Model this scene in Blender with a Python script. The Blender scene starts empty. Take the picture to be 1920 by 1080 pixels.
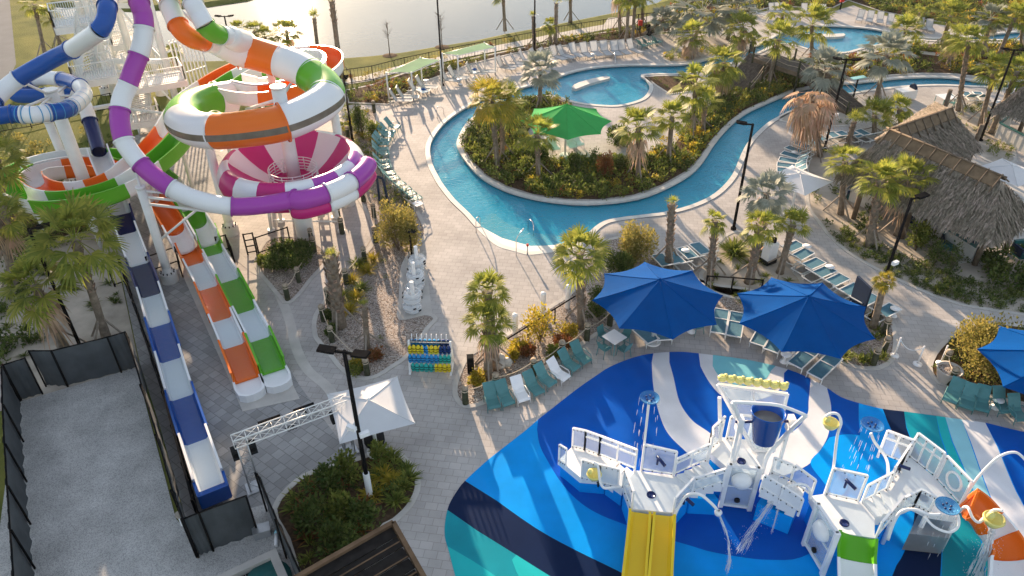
import bpy, math, random
import numpy as np
from mathutils import Vector, Matrix, Euler
from mathutils.geometry import tessellate_polygon
R0 = random.Random(7)
D = math.radians
SC = bpy.context.scene
COL = SC.collection
# ---------------------------------------------------------------- camera geometry
FPX, CH, VPX, VPY = 1400.0, 22.0, 982.0, 2540.0
_d = Vector((VPX-960, VPY-540, FPX)).normalized()
_up = -_d
_f = Vector((0, 0, 1))
_Y = (_f - _f.dot(_up)*_up).normalized()
_X = _Y.cross(_up)
def cam2w(v): return Vector((_X.dot(v), _Y.dot(v), _up.dot(v)))
CP = Vector((0, 0, CH))
def ray(px, py): return cam2w(Vector((px-960, py-540, FPX)))
def G(px, py, z=0.0):
    r = ray(px, py); t = (z-CH)/r.z
    return CP + r*t
def above(base, px, py):
    """the point at (nearly) plumb over base that stands at this sight line"""
    r = ray(px, py); h = Vector((r.x, r.y, 0)); b = Vector((base.x, base.y, 0))
    t = b.dot(h)/h.dot(h)
    return CP + r*t
def G2(px, py, z=0): p = G(px, py, z); return (p.x, p.y)
# ---------------------------------------------------------------- materials
MATS = {}
def mat(name, col, rough=.6, var=.1, scale=2.5, bump=0., bscale=30., metal=0., col2=None, coat=0., spec=.25, trans=0., rnd=0., island=0., detail=3, bdist=.02):
    m = bpy.data.materials.new(name); m.use_nodes = True
    nt = m.node_tree; N = nt.nodes; L = nt.links
    b = N['Principled BSDF']
    tc = N.new('ShaderNodeTexCoord'); ns = N.new('ShaderNodeTexNoise')
    ns.inputs['Scale'].default_value = scale; ns.inputs['Detail'].default_value = detail
    L.new(tc.outputs['Object'], ns.inputs['Vector'])
    rp = N.new('ShaderNodeMapRange'); rp.inputs['From Min'].default_value = .3; rp.inputs['From Max'].default_value = .7
    L.new(ns.outputs['Fac'], rp.inputs['Value'])
    mx = N.new('ShaderNodeMix'); mx.data_type = 'RGBA'
    c2 = col2 or [min(1, c*(1+var)) for c in col]
    c1 = col if col2 else [c*(1-var) for c in col]
    mx.inputs[6].default_value = (*c1, 1); mx.inputs[7].default_value = (*c2, 1)
    L.new(rp.outputs[0], mx.inputs[0]); out = mx.outputs[2]
    if rnd or island:
        hs = N.new('ShaderNodeHueSaturation'); L.new(out, hs.inputs['Color'])
        mr = N.new('ShaderNodeMapRange')
        if island:
            g = N.new('ShaderNodeNewGeometry'); src = g.outputs['Random Per Island']; k = island
        else:
            g = N.new('ShaderNodeObjectInfo'); src = g.outputs['Random']; k = rnd
        mr.inputs['To Min'].default_value = 1-k; mr.inputs['To Max'].default_value = 1+k
        L.new(src, mr.inputs['Value']); L.new(mr.outputs[0], hs.inputs['Value'])
        if island:
            mh = N.new('ShaderNodeMapRange'); mh.inputs['To Min'].default_value = .5+.035*k*2; mh.inputs['To Max'].default_value = .5-.035*k*2
            L.new(src, mh.inputs['Value']); L.new(mh.outputs[0], hs.inputs['Hue'])
        out = hs.outputs['Color']
    L.new(out, b.inputs['Base Color'])
    b.inputs['Roughness'].default_value = rough; b.inputs['Metallic'].default_value = metal
    b.inputs['Specular IOR Level'].default_value = spec; b.inputs['Coat Weight'].default_value = coat
    b.inputs['Coat Roughness'].default_value = .08
    if bump:
        n2 = N.new('ShaderNodeTexNoise'); n2.inputs['Scale'].default_value = bscale; n2.inputs['Detail'].default_value = 4
        L.new(tc.outputs['Object'], n2.inputs['Vector'])
        bp = N.new('ShaderNodeBump'); bp.inputs['Strength'].default_value = bump; bp.inputs['Distance'].default_value = bdist
        L.new(n2.outputs['Fac'], bp.inputs['Height']); L.new(bp.outputs[0], b.inputs['Normal'])
    if trans:
        t = N.new('ShaderNodeBsdfTranslucent'); L.new(out, t.inputs['Color'])
        ms = N.new('ShaderNodeMixShader'); ms.inputs[0].default_value = trans
        L.new(b.outputs[0], ms.inputs[1]); L.new(t.outputs[0], ms.inputs[2])
        L.new(ms.outputs[0], N['Material Output'].inputs['Surface'])
    MATS[name] = m; return m
def paver(name, base, mortar, bw, bh, rot, var=.2, stain=.18, msize=.018, off=.5, bump=.3):
    m = mat(name, base, .8, 0, 1, spec=.12)
    nt = m.node_tree; N = nt.nodes; L = nt.links; b = N['Principled BSDF']
    g = N.new('ShaderNodeNewGeometry'); mp = N.new('ShaderNodeMapping')
    mp.inputs['Rotation'].default_value = (0, 0, rot)
    L.new(g.outputs['Position'], mp.inputs['Vector'])
    br = N.new('ShaderNodeTexBrick'); br.offset = off
    br.inputs['Scale'].default_value = 1; br.inputs['Brick Width'].default_value = bw; br.inputs['Row Height'].default_value = bh
    br.inputs['Mortar Size'].default_value = msize; br.inputs['Mortar Smooth'].default_value = .3
    br.inputs['Color1'].default_value = (*[c*(1-var) for c in base], 1); br.inputs['Color2'].default_value = (*[c*(1+var) for c in base], 1)
    br.inputs['Mortar'].default_value = (*mortar, 1)
    L.new(mp.outputs[0], br.inputs['Vector'])
    ns = N.new('ShaderNodeTexNoise'); ns.inputs['Scale'].default_value = .35; ns.inputs['Detail'].default_value = 7; ns.inputs['Roughness'].default_value = .65
    L.new(g.outputs['Position'], ns.inputs['Vector'])
    mr = N.new('ShaderNodeMapRange'); mr.inputs['From Min'].default_value = .3; mr.inputs['From Max'].default_value = .7
    mr.inputs['To Min'].default_value = 1-stain; mr.inputs['To Max'].default_value = 1+stain
    L.new(ns.outputs['Fac'], mr.inputs['Value'])
    hs = N.new('ShaderNodeHueSaturation'); L.new(br.outputs['Color'], hs.inputs['Color']); L.new(mr.outputs[0], hs.inputs['Value'])
    L.new(hs.outputs[0], b.inputs['Base Color'])
    bp = N.new('ShaderNodeBump'); bp.inputs['Strength'].default_value = bump; bp.inputs['Distance'].default_value = .01; bp.invert = True
    L.new(br.outputs['Fac'], bp.inputs['Height']); L.new(bp.outputs[0], b.inputs['Normal'])
    return m
def pebble(name, cols, scale, bump=.8):
    m = mat(name, cols[0], .9, 0, 1, spec=.06)
    nt = m.node_tree; N = nt.nodes; L = nt.links; b = N['Principled BSDF']
    g = N.new('ShaderNodeNewGeometry')
    v = N.new('ShaderNodeTexVoronoi'); v.inputs['Scale'].default_value = scale
    L.new(g.outputs['Position'], v.inputs['Vector'])
    sp = N.new('ShaderNodeSeparateColor'); L.new(v.outputs['Color'], sp.inputs[0])
    cr = N.new('ShaderNodeValToRGB'); cr.color_ramp.interpolation = 'CONSTANT'
    e = cr.color_ramp.elements
    e[0].color = (*cols[0], 1); e[1].color = (*cols[1], 1); e[1].position = 1/len(cols)
    for i, c in enumerate(cols[2:]):
        x = e.new((i+2)/len(cols)); x.color = (*c, 1)
    L.new(sp.outputs[0], cr.inputs[0])
    ns = N.new('ShaderNodeTexNoise'); ns.inputs['Scale'].default_value = .8; ns.inputs['Detail'].default_value = 5
    L.new(g.outputs['Position'], ns.inputs['Vector'])
    mr = N.new('ShaderNodeMapRange'); mr.inputs['From Min'].default_value = .3; mr.inputs['From Max'].default_value = .7
    mr.inputs['To Min'].default_value = .78; mr.inputs['To Max'].default_value = 1.15
    L.new(ns.outputs['Fac'], mr.inputs['Value'])
    hs = N.new('ShaderNodeHueSaturation'); L.new(cr.outputs[0], hs.inputs['Color']); L.new(mr.outputs[0], hs.inputs['Value'])
    L.new(hs.outputs[0], b.inputs['Base Color'])
    bp = N.new('ShaderNodeBump'); bp.inputs['Strength'].default_value = bump; bp.inputs['Distance'].default_value = .03; bp.invert = True
    L.new(v.outputs['Distance'], bp.inputs['Height']); L.new(bp.outputs[0], b.inputs['Normal'])
    return m
def clear(name, tint, gloss_rough=.05, fmin=0., bump=0., bscale=3., opac=0., ocol=(1, 1, 1), aniso=None):
    """see-through surface: tinted transparent + fresnel gloss (+ a little body colour)"""
    m = bpy.data.materials.new(name); m.use_nodes = True
    nt = m.node_tree; N = nt.nodes; L = nt.links; N.remove(N['Principled BSDF'])
    t = N.new('ShaderNodeBsdfTransparent'); t.inputs[0].default_value = (*tint, 1)
    g = N.new('ShaderNodeBsdfGlossy'); g.inputs['Roughness'].default_value = gloss_rough
    lw = N.new('ShaderNodeLayerWeight'); lw.inputs['Blend'].default_value = .5
    pw = N.new('ShaderNodeMath'); pw.operation = 'POWER'; pw.inputs[1].default_value = 5; N_ = L.new(lw.outputs['Facing'], pw.inputs[0])
    fr = N.new('ShaderNodeMath'); fr.operation = 'MULTIPLY_ADD'; fr.inputs[1].default_value = .9; fr.inputs[2].default_value = .02; L.new(pw.outputs[0], fr.inputs[0])
    ms = N.new('ShaderNodeMixShader'); sh = t.outputs[0]
    if opac:
        df = N.new('ShaderNodeBsdfDiffuse'); df.inputs[0].default_value = (*ocol, 1); dfn = df
        mo = N.new('ShaderNodeMixShader'); mo.inputs[0].default_value = opac
        L.new(sh, mo.inputs[1]); L.new(df.outputs[0], mo.inputs[2]); sh = mo.outputs[0]
    L.new(fr.outputs[0], ms.inputs[0]); L.new(sh, ms.inputs[1]); L.new(g.outputs[0], ms.inputs[2])
    L.new(ms.outputs[0], N['Material Output'].inputs['Surface'])
    if bump:
        ge = N.new('ShaderNodeNewGeometry'); n = N.new('ShaderNodeTexNoise'); n.inputs['Scale'].default_value = bscale; n.inputs['Detail'].default_value = 3
        n.inputs['Distortion'].default_value = .6
        mp = N.new('ShaderNodeMapping')
        if aniso: mp.inputs['Scale'].default_value = aniso
        L.new(ge.outputs['Position'], mp.inputs[0]); L.new(mp.outputs[0], n.inputs['Vector'])
        bp = N.new('ShaderNodeBump'); bp.inputs['Strength'].default_value = bump; bp.inputs['Distance'].default_value = .05
        L.new(n.outputs['Fac'], bp.inputs['Height']); L.new(bp.outputs[0], g.inputs['Normal']); L.new(bp.outputs[0], lw.inputs['Normal'])
        if opac: L.new(bp.outputs[0], dfn.inputs['Normal'])
    MATS[name] = m; return m
# ---------------------------------------------------------------- mesh builder
class MB:
    def __init__(s): s.v = []; s.f = []; s.mi = []; s.sm = []
    def add(s, vs, fs, m=0, smooth=False, M=None):
        o = len(s.v)
        s.v.extend([(M @ Vector(v)) if M else Vector(v) for v in vs])
        for f in fs: s.f.append(tuple(o+i for i in f)); s.mi.append(m); s.sm.append(smooth)
        return s
    def poly(s, pts, m=0): return s.add(pts, [tuple(range(len(pts)))], m)
    def box(s, c, size, rz=0, m=0, M=None):
        x, y, z = [k/2 for k in size]
        vs = [(-x,-y,-z),(x,-y,-z),(x,y,-z),(-x,y,-z),(-x,-y,z),(x,-y,z),(x,y,z),(-x,y,z)]
        T = Matrix.Translation(Vector(c)) @ Matrix.Rotation(rz, 4, 'Z')
        if M: T = M @ T
        return s.add(vs, [(0,3,2,1),(4,5,6,7),(0,1,5,4),(1,2,6,5),(2,3,7,6),(3,0,4,7)], m, False, T)
    def bar(s, a, b, w, h=None, m=0, up=(0,0,1)):
        a, b = Vector(a), Vector(b); h = h or w; d = (b-a); L = d.length
        if L < 1e-6: return s
        d.normalize(); u = Vector(up)
        if abs(d.dot(u)) > .99: u = Vector((1, 0, 0))
        x = d.cross(u).normalized(); y = x.cross(d)
        vs = []
        for p in (a, b):
            for sx, sy in ((-1,-1),(1,-1),(1,1),(-1,1)): vs.append(p + x*(sx*w/2) + y*(sy*h/2))
        return s.add(vs, [(0,3,2,1),(4,5,6,7),(0,1,5,4),(1,2,6,5),(2,3,7,6),(3,0,4,7)], m)
    def tube(s, pts, r, n=8, m=0, cap=True, closed=False, smooth=True):
        pts = [Vector(p) for p in pts]; k = len(pts)
        rs = r if isinstance(r, (list, tuple)) else [r]*k
        rings = []
        nrm = None
        for i, p in enumerate(pts):
            if closed: t = pts[(i+1) % k]-pts[i-1]
            else: t = pts[min(i+1, k-1)]-pts[max(i-1, 0)]
            t.normalize()
            if nrm is None:
                nrm = t.cross(Vector((0, 0, 1)))
                if nrm.length < .05: nrm = t.cross(Vector((1, 0, 0)))
            nrm = (nrm - nrm.dot(t)*t).normalized(); bi = t.cross(nrm)
            rings.append([p + (nrm*math.cos(a)+bi*math.sin(a))*rs[i] for a in [2*math.pi*j/n for j in range(n)]])
        vs = [v for rg in rings for v in rg]; fs = []
        for i in range(k if closed else k-1):
            i2 = (i+1) % k
            for j in range(n):
                j2 = (j+1) % n
                fs.append((i*n+j, i*n+j2, i2*n+j2, i2*n+j))
        s.add(vs, fs, m, smooth)
        if cap and not closed:
            o = len(s.v)-len(vs)
            s.f.append(tuple(o+j for j in reversed(range(n)))); s.mi.append(m); s.sm.append(False)
            s.f.append(tuple(o+(k-1)*n+j for j in range(n))); s.mi.append(m); s.sm.append(False)
        return s
    def lathe(s, prof, n=20, c=(0,0,0), m=0, smooth=True, a0=0, a1=None, M=None):
        full = a1 is None; a1 = 2*math.pi if full else a1
        na = n if full else n+1; vs = []; fs = []
        for r, z in prof:
            for j in range(na):
                a = a0+(a1-a0)*j/n; vs.append((c[0]+r*math.cos(a), c[1]+r*math.sin(a), c[2]+z))
        for i in range(len(prof)-1):
            for j in range(n):
                j2 = (j+1) % na
                fs.append((i*na+j, i*na+j2, (i+1)*na+j2, (i+1)*na+j))
        return s.add(vs, fs, m, smooth, M)
    def cyl(s, c, r, h, n=14, m=0, r2=None):
        r2 = r if r2 is None else r2
        s.lathe([(r, 0), (r2, h)], n, c, m)
        vs = [(c[0]+r2*math.cos(2*math.pi*j/n), c[1]+r2*math.sin(2*math.pi*j/n), c[2]+h) for j in range(n)]
        return s.add(vs, [tuple(range(n))], m)
    def slab(s, poly, z0, z1, holes=(), m=0, walls=True, bottom=False):
        loops = [[Vector((x, y, 0)) for x, y in poly]] + [[Vector((x, y, 0)) for x, y in h] for h in holes]
        flat = [v for l in loops for v in l]
        tri = tessellate_polygon(loops); fs = []
        for t in tri:
            a, b, c = [flat[i] for i in t]
            if (b-a).cross(c-a).z < 0: t = (t[0], t[2], t[1])
            fs.append(tuple(t))
        s.add([(v.x, v.y, z1) for v in flat], fs, m)
        if bottom: s.add([(v.x, v.y, z0) for v in flat], [tuple(reversed(f)) for f in fs], m)
        if walls:
            for l in loops:
                k = len(l); vs = [(v.x, v.y, z0) for v in l]+[(v.x, v.y, z1) for v in l]
                area = sum(l[i].x*l[(i+1) % k].y-l[(i+1) % k].x*l[i].y for i in range(k))
                hole = l is not loops[0]
                f2 = []
                for i in range(k):
                    j = (i+1) % k; q = (i, j, k+j, k+i)
                    if (area < 0) != hole: q = tuple(reversed(q))
                    f2.append(q)
                s.add(vs, f2, m)
        return s
    def build(s, name, mats, parent=None, loc=None, smooth=None):
        org = ORG[parent.name] if parent is not None else Vector(loc if loc is not None else (0, 0, 0))
        me = bpy.data.meshes.new(name)
        me.from_pydata([tuple(v-org) for v in s.v], [], s.f)
        if not isinstance(mats, (list, tuple)): mats = [mats]
        for m in mats: me.materials.append(MATS[m] if isinstance(m, str) else m)
        me.polygons.foreach_set('material_index', s.mi)
        me.polygons.foreach_set('use_smooth', s.sm if smooth is None else [smooth]*len(s.f))
        me.update()
        return link(name, me, parent, loc)
KIDS = {}
ORG = {}
def link(name, me, parent=None, loc=None):
    o = bpy.data.objects.new(name, me); COL.objects.link(o)
    if parent is not None: o.parent = parent; KIDS.setdefault(parent.name, []).append(o)
    elif loc is not None: o.location = loc
    ORG[o.name] = ORG[parent.name] if parent is not None else Vector(loc if loc is not None else (0, 0, 0))
    return o
def tag(o, label, cat, group=None, kind=None):
    o['label'] = label; o['category'] = cat
    if group: o['group'] = group
    if kind: o['kind'] = kind
    return o
def thing(name, loc, label, cat, group=None, rz=0):
    o = bpy.data.objects.new(name, None); COL.objects.link(o); o.location = loc; o.rotation_euler.z = rz
    ORG[o.name] = Vector(loc)
    return tag(o, label, cat, group)
def struct(mb, name, m, kind='structure'):
    o = mb.build(name, m); o['kind'] = kind; return o
def part(mb, name, m, root, label=None):
    """part of root (a thing, or a part when this is a sub-part); mb in the frame the thing was made in"""
    o = mb.build(name, m, root)
    if label: o['label'] = label
    return o
def copy_tree(o, loc=None, rz=None, scale=None, label=None, parent=None, group=None):
    c = o.copy(); COL.objects.link(c)
    if parent is not None: c.parent = parent; KIDS.setdefault(parent.name, []).append(c)
    for ch in KIDS.get(o.name, []): copy_tree(ch, parent=c)
    if loc is not None: c.location = loc
    if rz is not None: c.rotation_euler.z = rz
    if scale is not None: c.scale = (scale,)*3 if isinstance(scale, (int, float)) else scale
    if label: c['label'] = label
    if group: c['group'] = group
    return c
class Proto:
    """first placement moves the prototype itself, later ones copy it"""
    def __init__(s, root): s.root = root; s.used = False
    def put(s, loc, rz=0, label=None, scale=None, group=None):
        if s.used: return copy_tree(s.root, loc, rz, scale, label, None, group)
        s.used = True; o = s.root; o.location = loc; o.rotation_euler.z = rz
        if scale is not None: o.scale = (scale,)*3 if isinstance(scale, (int, float)) else scale
        if label: o['label'] = label
        if group: o['group'] = group
        return o
def spline(pts, n=6, closed=False):
    """Catmull-Rom through pts (tuples of any length)"""
    P = [np.array(p, float) for p in pts]; k = len(P); out = []
    for i in range(k if closed else k-1):
        if closed: a, b, c, d = P[i-1], P[i], P[(i+1) % k], P[(i+2) % k]
        else: a, b, c, d = P[max(i-1, 0)], P[i], P[i+1], P[min(i+2, k-1)]
        for j in range(n):
            t = j/n
            out.append(.5*((2*b)+(-a+c)*t+(2*a-5*b+4*c-d)*t*t+(-a+3*b-3*c+d)*t**3))
    if not closed: out.append(P[-1])
    return out
def gpoly(px, sm=0, closed=True):
    """pixel outline laid on the ground as world xy, optionally smoothed"""
    w = [G2(*p) for p in px]
    return [tuple(p) for p in spline(w, sm, closed)] if sm else w
def inset(poly, d):
    k = len(poly); area = sum(poly[i][0]*poly[(i+1) % k][1]-poly[(i+1) % k][0]*poly[i][1] for i in range(k)); s = 1 if area > 0 else -1
    out = []
    for i in range(k):
        a, b, c = Vector(poly[i-1]), Vector(poly[i]), Vector(poly[(i+1) % k])
        t = (c-a)
        if t.length < 1e-6: t = Vector((1, 0))
        t.normalize(); n = Vector((-t.y, t.x))*s
        out.append(tuple(b+n*d))
    return out
def inside(p, poly):
    x, y = p; c = False; k = len(poly)
    for i in range(k):
        (x1, y1), (x2, y2) = poly[i], poly[i-1]
        if (y1 > y) != (y2 > y) and x < (x2-x1)*(y-y1)/(y2-y1)+x1: c = not c
    return c
def ring_strip(line, w, z0, z1, closed=True):
    """a kerb / coping: strip of width w (to the left of the line) with a top and two faces"""
    mb = MB(); k = len(line); L = [Vector((p[0], p[1])) for p in line]; A = []; B = []
    for i in range(k):
        a = L[i-1] if closed or i > 0 else L[i]; c = L[(i+1) % k] if closed or i < k-1 else L[i]
        t = (c-a); t = t.normalized() if t.length > 1e-6 else Vector((1, 0)); n = Vector((-t.y, t.x))
        A.append(L[i]); B.append(L[i]+n*w)
    vs = [(p.x, p.y, z) for z in (z0, z1) for p in A]+[(p.x, p.y, z) for z in (z0, z1) for p in B]
    fs = []
    for i in range(k if closed else k-1):
        j = (i+1) % k
        fs += [(k+i, k+j, 3*k+j, 3*k+i), (i, j, k+j, k+i), (3*k+i, 3*k+j, 2*k+j, 2*k+i)]
    return mb.add(vs, fs)
def scatter(templates, places):
    """numpy copies of templates [(verts Nx3, faces list)] at (template index, loc, rz, scale, tilt) as one MB-like mesh"""
    V = []; Fc = []; off = 0
    for ti, loc, rz, sc, tilt in places:
        tv, tf = templates[ti]
        M = np.array(Euler((tilt[0], tilt[1], rz)).to_matrix())*np.array(sc)
        V.append(tv @ M.T + np.array(loc)); Fc.append((tf, off)); off += len(tv)
    return V, Fc
def scatter_build(name, mats, templates, places, parent=None):
    V, Fc = scatter(templates, places)
    if not V: V = [np.zeros((0, 3))]
    v = np.concatenate(V); org = np.array(ORG[parent.name]) if parent is not None else np.zeros(3)
    v = v-org
    nf = sum(len(t) for t, _ in Fc); q = len(Fc[0][0][0])
    idx = np.concatenate([np.asarray(t, np.int32)+o for t, o in Fc]).ravel()
    me = bpy.data.meshes.new(name)
    me.vertices.add(len(v)); me.vertices.foreach_set('co', v.astype(np.float32).ravel())
    me.loops.add(len(idx)); me.loops.foreach_set('vertex_index', idx.astype(np.int32))
    me.polygons.add(nf); me.polygons.foreach_set('loop_start', np.arange(0, nf*q, q, dtype=np.int32))
    me.update(calc_edges=True); me.validate()
    me.materials.append(MATS[mats])
    return link(name, me, parent)
# ---------------------------------------------------------------- materials of this place
paver('deck_pavers', (.42,.395,.375), (.31,.29,.27), .46, .33, D(9), .07, .2, .013)
paver('slide_pavers', (.3,.295,.29), (.2,.195,.19), .42, .42, D(38), .16, .2, .016)
MATS['deck_pavers'] = bpy.data.materials['deck_pavers']; MATS['slide_pavers'] = bpy.data.materials['slide_pavers']
mat('concrete', (.5,.475,.44), .8, .12, 1.2, .2, 40, spec=.04)
mat('coping', (.6,.58,.54), .7, .1, 3, .15, 30)
mat('tile_band', (.02,.04,.08), .25, .3, 8)
pebble('gravel', [(.53,.52,.5),(.46,.45,.44),(.58,.57,.55),(.38,.37,.36),(.55,.54,.52)], 34)
pebble('pebbles', [(.38,.33,.29),(.25,.2,.17),(.48,.44,.4),(.32,.26,.22),(.15,.12,.1),(.4,.33,.28)], 21, 1.)
mat('mulch', (.05,.033,.022), .95, .5, 6, 1., 25, col2=(.12,.08,.05), bdist=.06, spec=.04)
mat('sand', (.43,.38,.32), .95, .25, .8, .5, 12, bdist=.05, spec=.04)
mat('lawn', (.07,.095,.022), .95, .3, .35, .6, 9, col2=(.19,.185,.05), bdist=.12, detail=9, spec=.04)
mat('asphalt', (.17,.18,.19), .9, .08, .5, .3, 30, spec=.04)
mat('pool_floor', (.12,.46,.62), .6, .1, .8)
mat('beach_floor', (.62,.6,.55), .6, .06, .8)
clear('pool_water', (.68,.93,.98), .05, bump=.9, bscale=3.4, opac=.5, ocol=(.035,.41,.6), aniso=(1,1.6,1))
clear('thin_water', (.92,.97,.99), .15, bump=.8, bscale=5, opac=.02, ocol=(.85,.93,.97))
# lake: dark water mirroring the sky
m = mat('lake_water', (.06,.085,.105), .06, .1, .1, spec=.3)
nt = m.node_tree; ge = nt.nodes.new('ShaderNodeNewGeometry'); n2 = nt.nodes.new('ShaderNodeTexNoise'); n2.inputs['Scale'].default_value = 1.2; n2.inputs['Detail'].default_value = 4
nt.links.new(ge.outputs['Position'], n2.inputs['Vector']); bp = nt.nodes.new('ShaderNodeBump'); bp.inputs['Strength'].default_value = .05; bp.inputs['Distance'].default_value = .1
nt.links.new(n2.outputs['Fac'], bp.inputs['Height']); nt.links.new(bp.outputs[0], nt.nodes['Principled BSDF'].inputs['Normal'])
WET = dict(rough=.4, coat=.0, spec=.035, var=.09, scale=.9, detail=8, bump=.12, bscale=60)
for nme, c in dict(splash_blue=(.002,.3,.8), splash_deep=(.002,.09,.45), splash_navy=(.006,.018,.06), splash_teal=(.01,.27,.34), splash_aqua=(.02,.45,.47), splash_pale=(.3,.62,.7), splash_white=(.7,.71,.74), splash_sky=(.2,.55,.62)).items():
    mat(nme, c, **WET)
GEL = dict(rough=.27, spec=.22, coat=.12, var=.03, scale=.5)
for nme, c in dict(gel_white=(.78,.79,.8), gel_blue=(.004,.08,.36), gel_navy=(.008,.02,.1), gel_purple=(.37,.06,.38), gel_orange=(.78,.16,.015), gel_green=(.11,.4,.02), gel_pink=(.5,.015,.17), gel_lilac=(.72,.62,.68), gel_yellow=(.78,.55,.03)).items():
    mat(nme, c, **GEL)
mat('joint_dark', (.12,.12,.125), .6, .1, 5)
mat('smoke_strip', (.17,.15,.12), .25, .2, 2, coat=.3)
mat('stripe_blue', (.05,.3,.55), .3, .05)
mat('white_steel', (.76,.76,.74), .4, .06, 1.5)
mat('steel_grey', (.42,.43,.44), .35, .1, 3, metal=.6)
mat('chrome', (.7,.7,.7), .15, .05, 3, metal=1)
mat('black_metal', (.013,.013,.014), .9, .2, 3, spec=.0)
mat('dark_plastic', (.022,.024,.026), .85, .2, 3, spec=.03)
mat('screen_mesh', (.075,.085,.092), .8, .2, 1.2, .3, 80)
mat('footing', (.62,.6,.57), .8, .1, 2)
mat('white_plastic', (.84,.84,.84), .35, .04, 3)
mat('panel_plastic', (.8,.81,.82), .3, .05, 2, coat=.2)
clear('clear_panel', (.86,.92,.95), .1, opac=.26, ocol=(.88,.92,.97))
clear('clear_vinyl', (.95,.97,.98), .1, opac=.26, ocol=(.95,.96,.97))
mat('sling_white', (.66,.67,.68), .85, .05, 6, rnd=.05, trans=.4, spec=.1)
mat('sling_blue', (.1,.23,.3), .8, .1, 8, rnd=.08, trans=.15, spec=.12)
mat('teal_plastic', (.085,.24,.245), .4, .08, 3, rnd=.1)
mat('umbrella_blue', (.001,.065,.26), .9, .08, 1.2, .15, 60, trans=.06, spec=.03)
mat('umbrella_green', (.07,.5,.14), .85, .08, 1.2, .15, 60, trans=.4, spec=.05)
mat('umbrella_white', (.74,.75,.77), .85, .04, 1.2, .1, 60, trans=.3)
mat('canopy_lime', (.56,.8,.46), .85, .06, 1, trans=.5, spec=.05)
mat('thatch', (.17,.145,.115), .95, .5, 7, 1., 30, col2=(.36,.31,.25), island=.42, spec=.05, bdist=.06)
mat('ridge_cap', (.17,.12,.075), .9, .25, 3, .5, 20)
mat('pole_wood', (.16,.12,.085), .85, .3, 3, .5, 15)
mat('bollard_wood', (.055,.06,.035), .9, .4, 5, .5, 20)
mat('bollard_top', (.33,.27,.2), .9, .3, 8)
mat('rope', (.5,.42,.32), .9, .2, 20)
mat('deck_boards', (.1,.083,.07), .85, .3, 4, .3, 20)
mat('dark_boards', (.022,.02,.019), .9, .3, 4, .2, 20, spec=.04)
mat('edge_wood', (.15,.095,.058), .8, .25, 3, spec=.08)
mat('trunk', (.21,.17,.13), .95, .35, 5, .9, 14, bdist=.05)
mat('trunk_boots', (.27,.195,.14), .95, .5, 9, .8, 20, bdist=.04, island=.25)
mat('palm_leaf', (.18,.235,.04), .55, .3, .9, col2=(.34,.33,.06), trans=.45, island=.3, spec=.1)
mat('palm_leaf_gold', (.4,.3,.04), .6, .3, .9, col2=(.26,.27,.045), trans=.45, island=.3, spec=.1)
mat('palm_leaf_silver', (.25,.28,.23), .6, .2, .9, col2=(.36,.37,.3), trans=.3, island=.2, spec=.1)
mat('palm_leaf_dead', (.4,.26,.17), .85, .3, 1.5, col2=(.56,.41,.29), trans=.3, island=.25, spec=.1)
mat('leaf_dark', (.06,.1,.026), .6, .3, 1.2, col2=(.13,.165,.04), trans=.3, island=.4, spec=.1)
mat('leaf_mid', (.13,.175,.035), .6, .3, 1.2, col2=(.24,.26,.055), trans=.35, island=.4, spec=.1)
mat('leaf_yellow', (.34,.29,.03), .6, .3, 1.2, col2=(.46,.35,.05), trans=.4, island=.35, spec=.1)
mat('leaf_olive', (.23,.21,.05), .65, .3, 1.2, col2=(.33,.28,.08), trans=.4, island=.3, spec=.1)
mat('leaf_rust', (.2,.085,.03), .7, .3, 1.2, col2=(.3,.13,.05), trans=.3, island=.35, spec=.1)
mat('leaf_pale', (.3,.33,.27), .7, .3, 1.2, trans=.3, island=.35, spec=.1)
mat('twig', (.14,.105,.08), .9, .3, 6)
mat('stake_wood', (.27,.23,.19), .9, .2, 5)
mat('rock', (.6,.56,.5), .9, .25, 3, .6, 8)
mat('vest_yellow', (.75,.6,.03), .6, .06, 5); mat('vest_blue', (.02,.28,.62), .6, .06, 5); mat('vest_teal', (.02,.4,.36), .6, .06, 5); mat('vest_navy', (.012,.05,.2), .6, .1, 5)
mat('board_teal', (.02,.12,.12), .5, .1, 3); mat('wall_white', (.6,.59,.56), .7, .08, 2); mat('sofa_navy', (.012,.03,.07), .8, .1, 5)
mat('red_paint', (.5,.03,.02), .5, .1, 3); mat('lamp_glass', (.7,.7,.68), .3, .05)
mat('duck_yellow', (.75,.68,.22), .35, .05, 3, coat=.3)
clear('spray', (.97,.98,.99), .1, opac=.55, ocol=(.95,.97,1))
mat('slide_steel', (.35,.36,.37), .45, .15, 2, metal=.3)
mat('pit_dark', (.012,.013,.015), .5, .3, 5)
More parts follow.
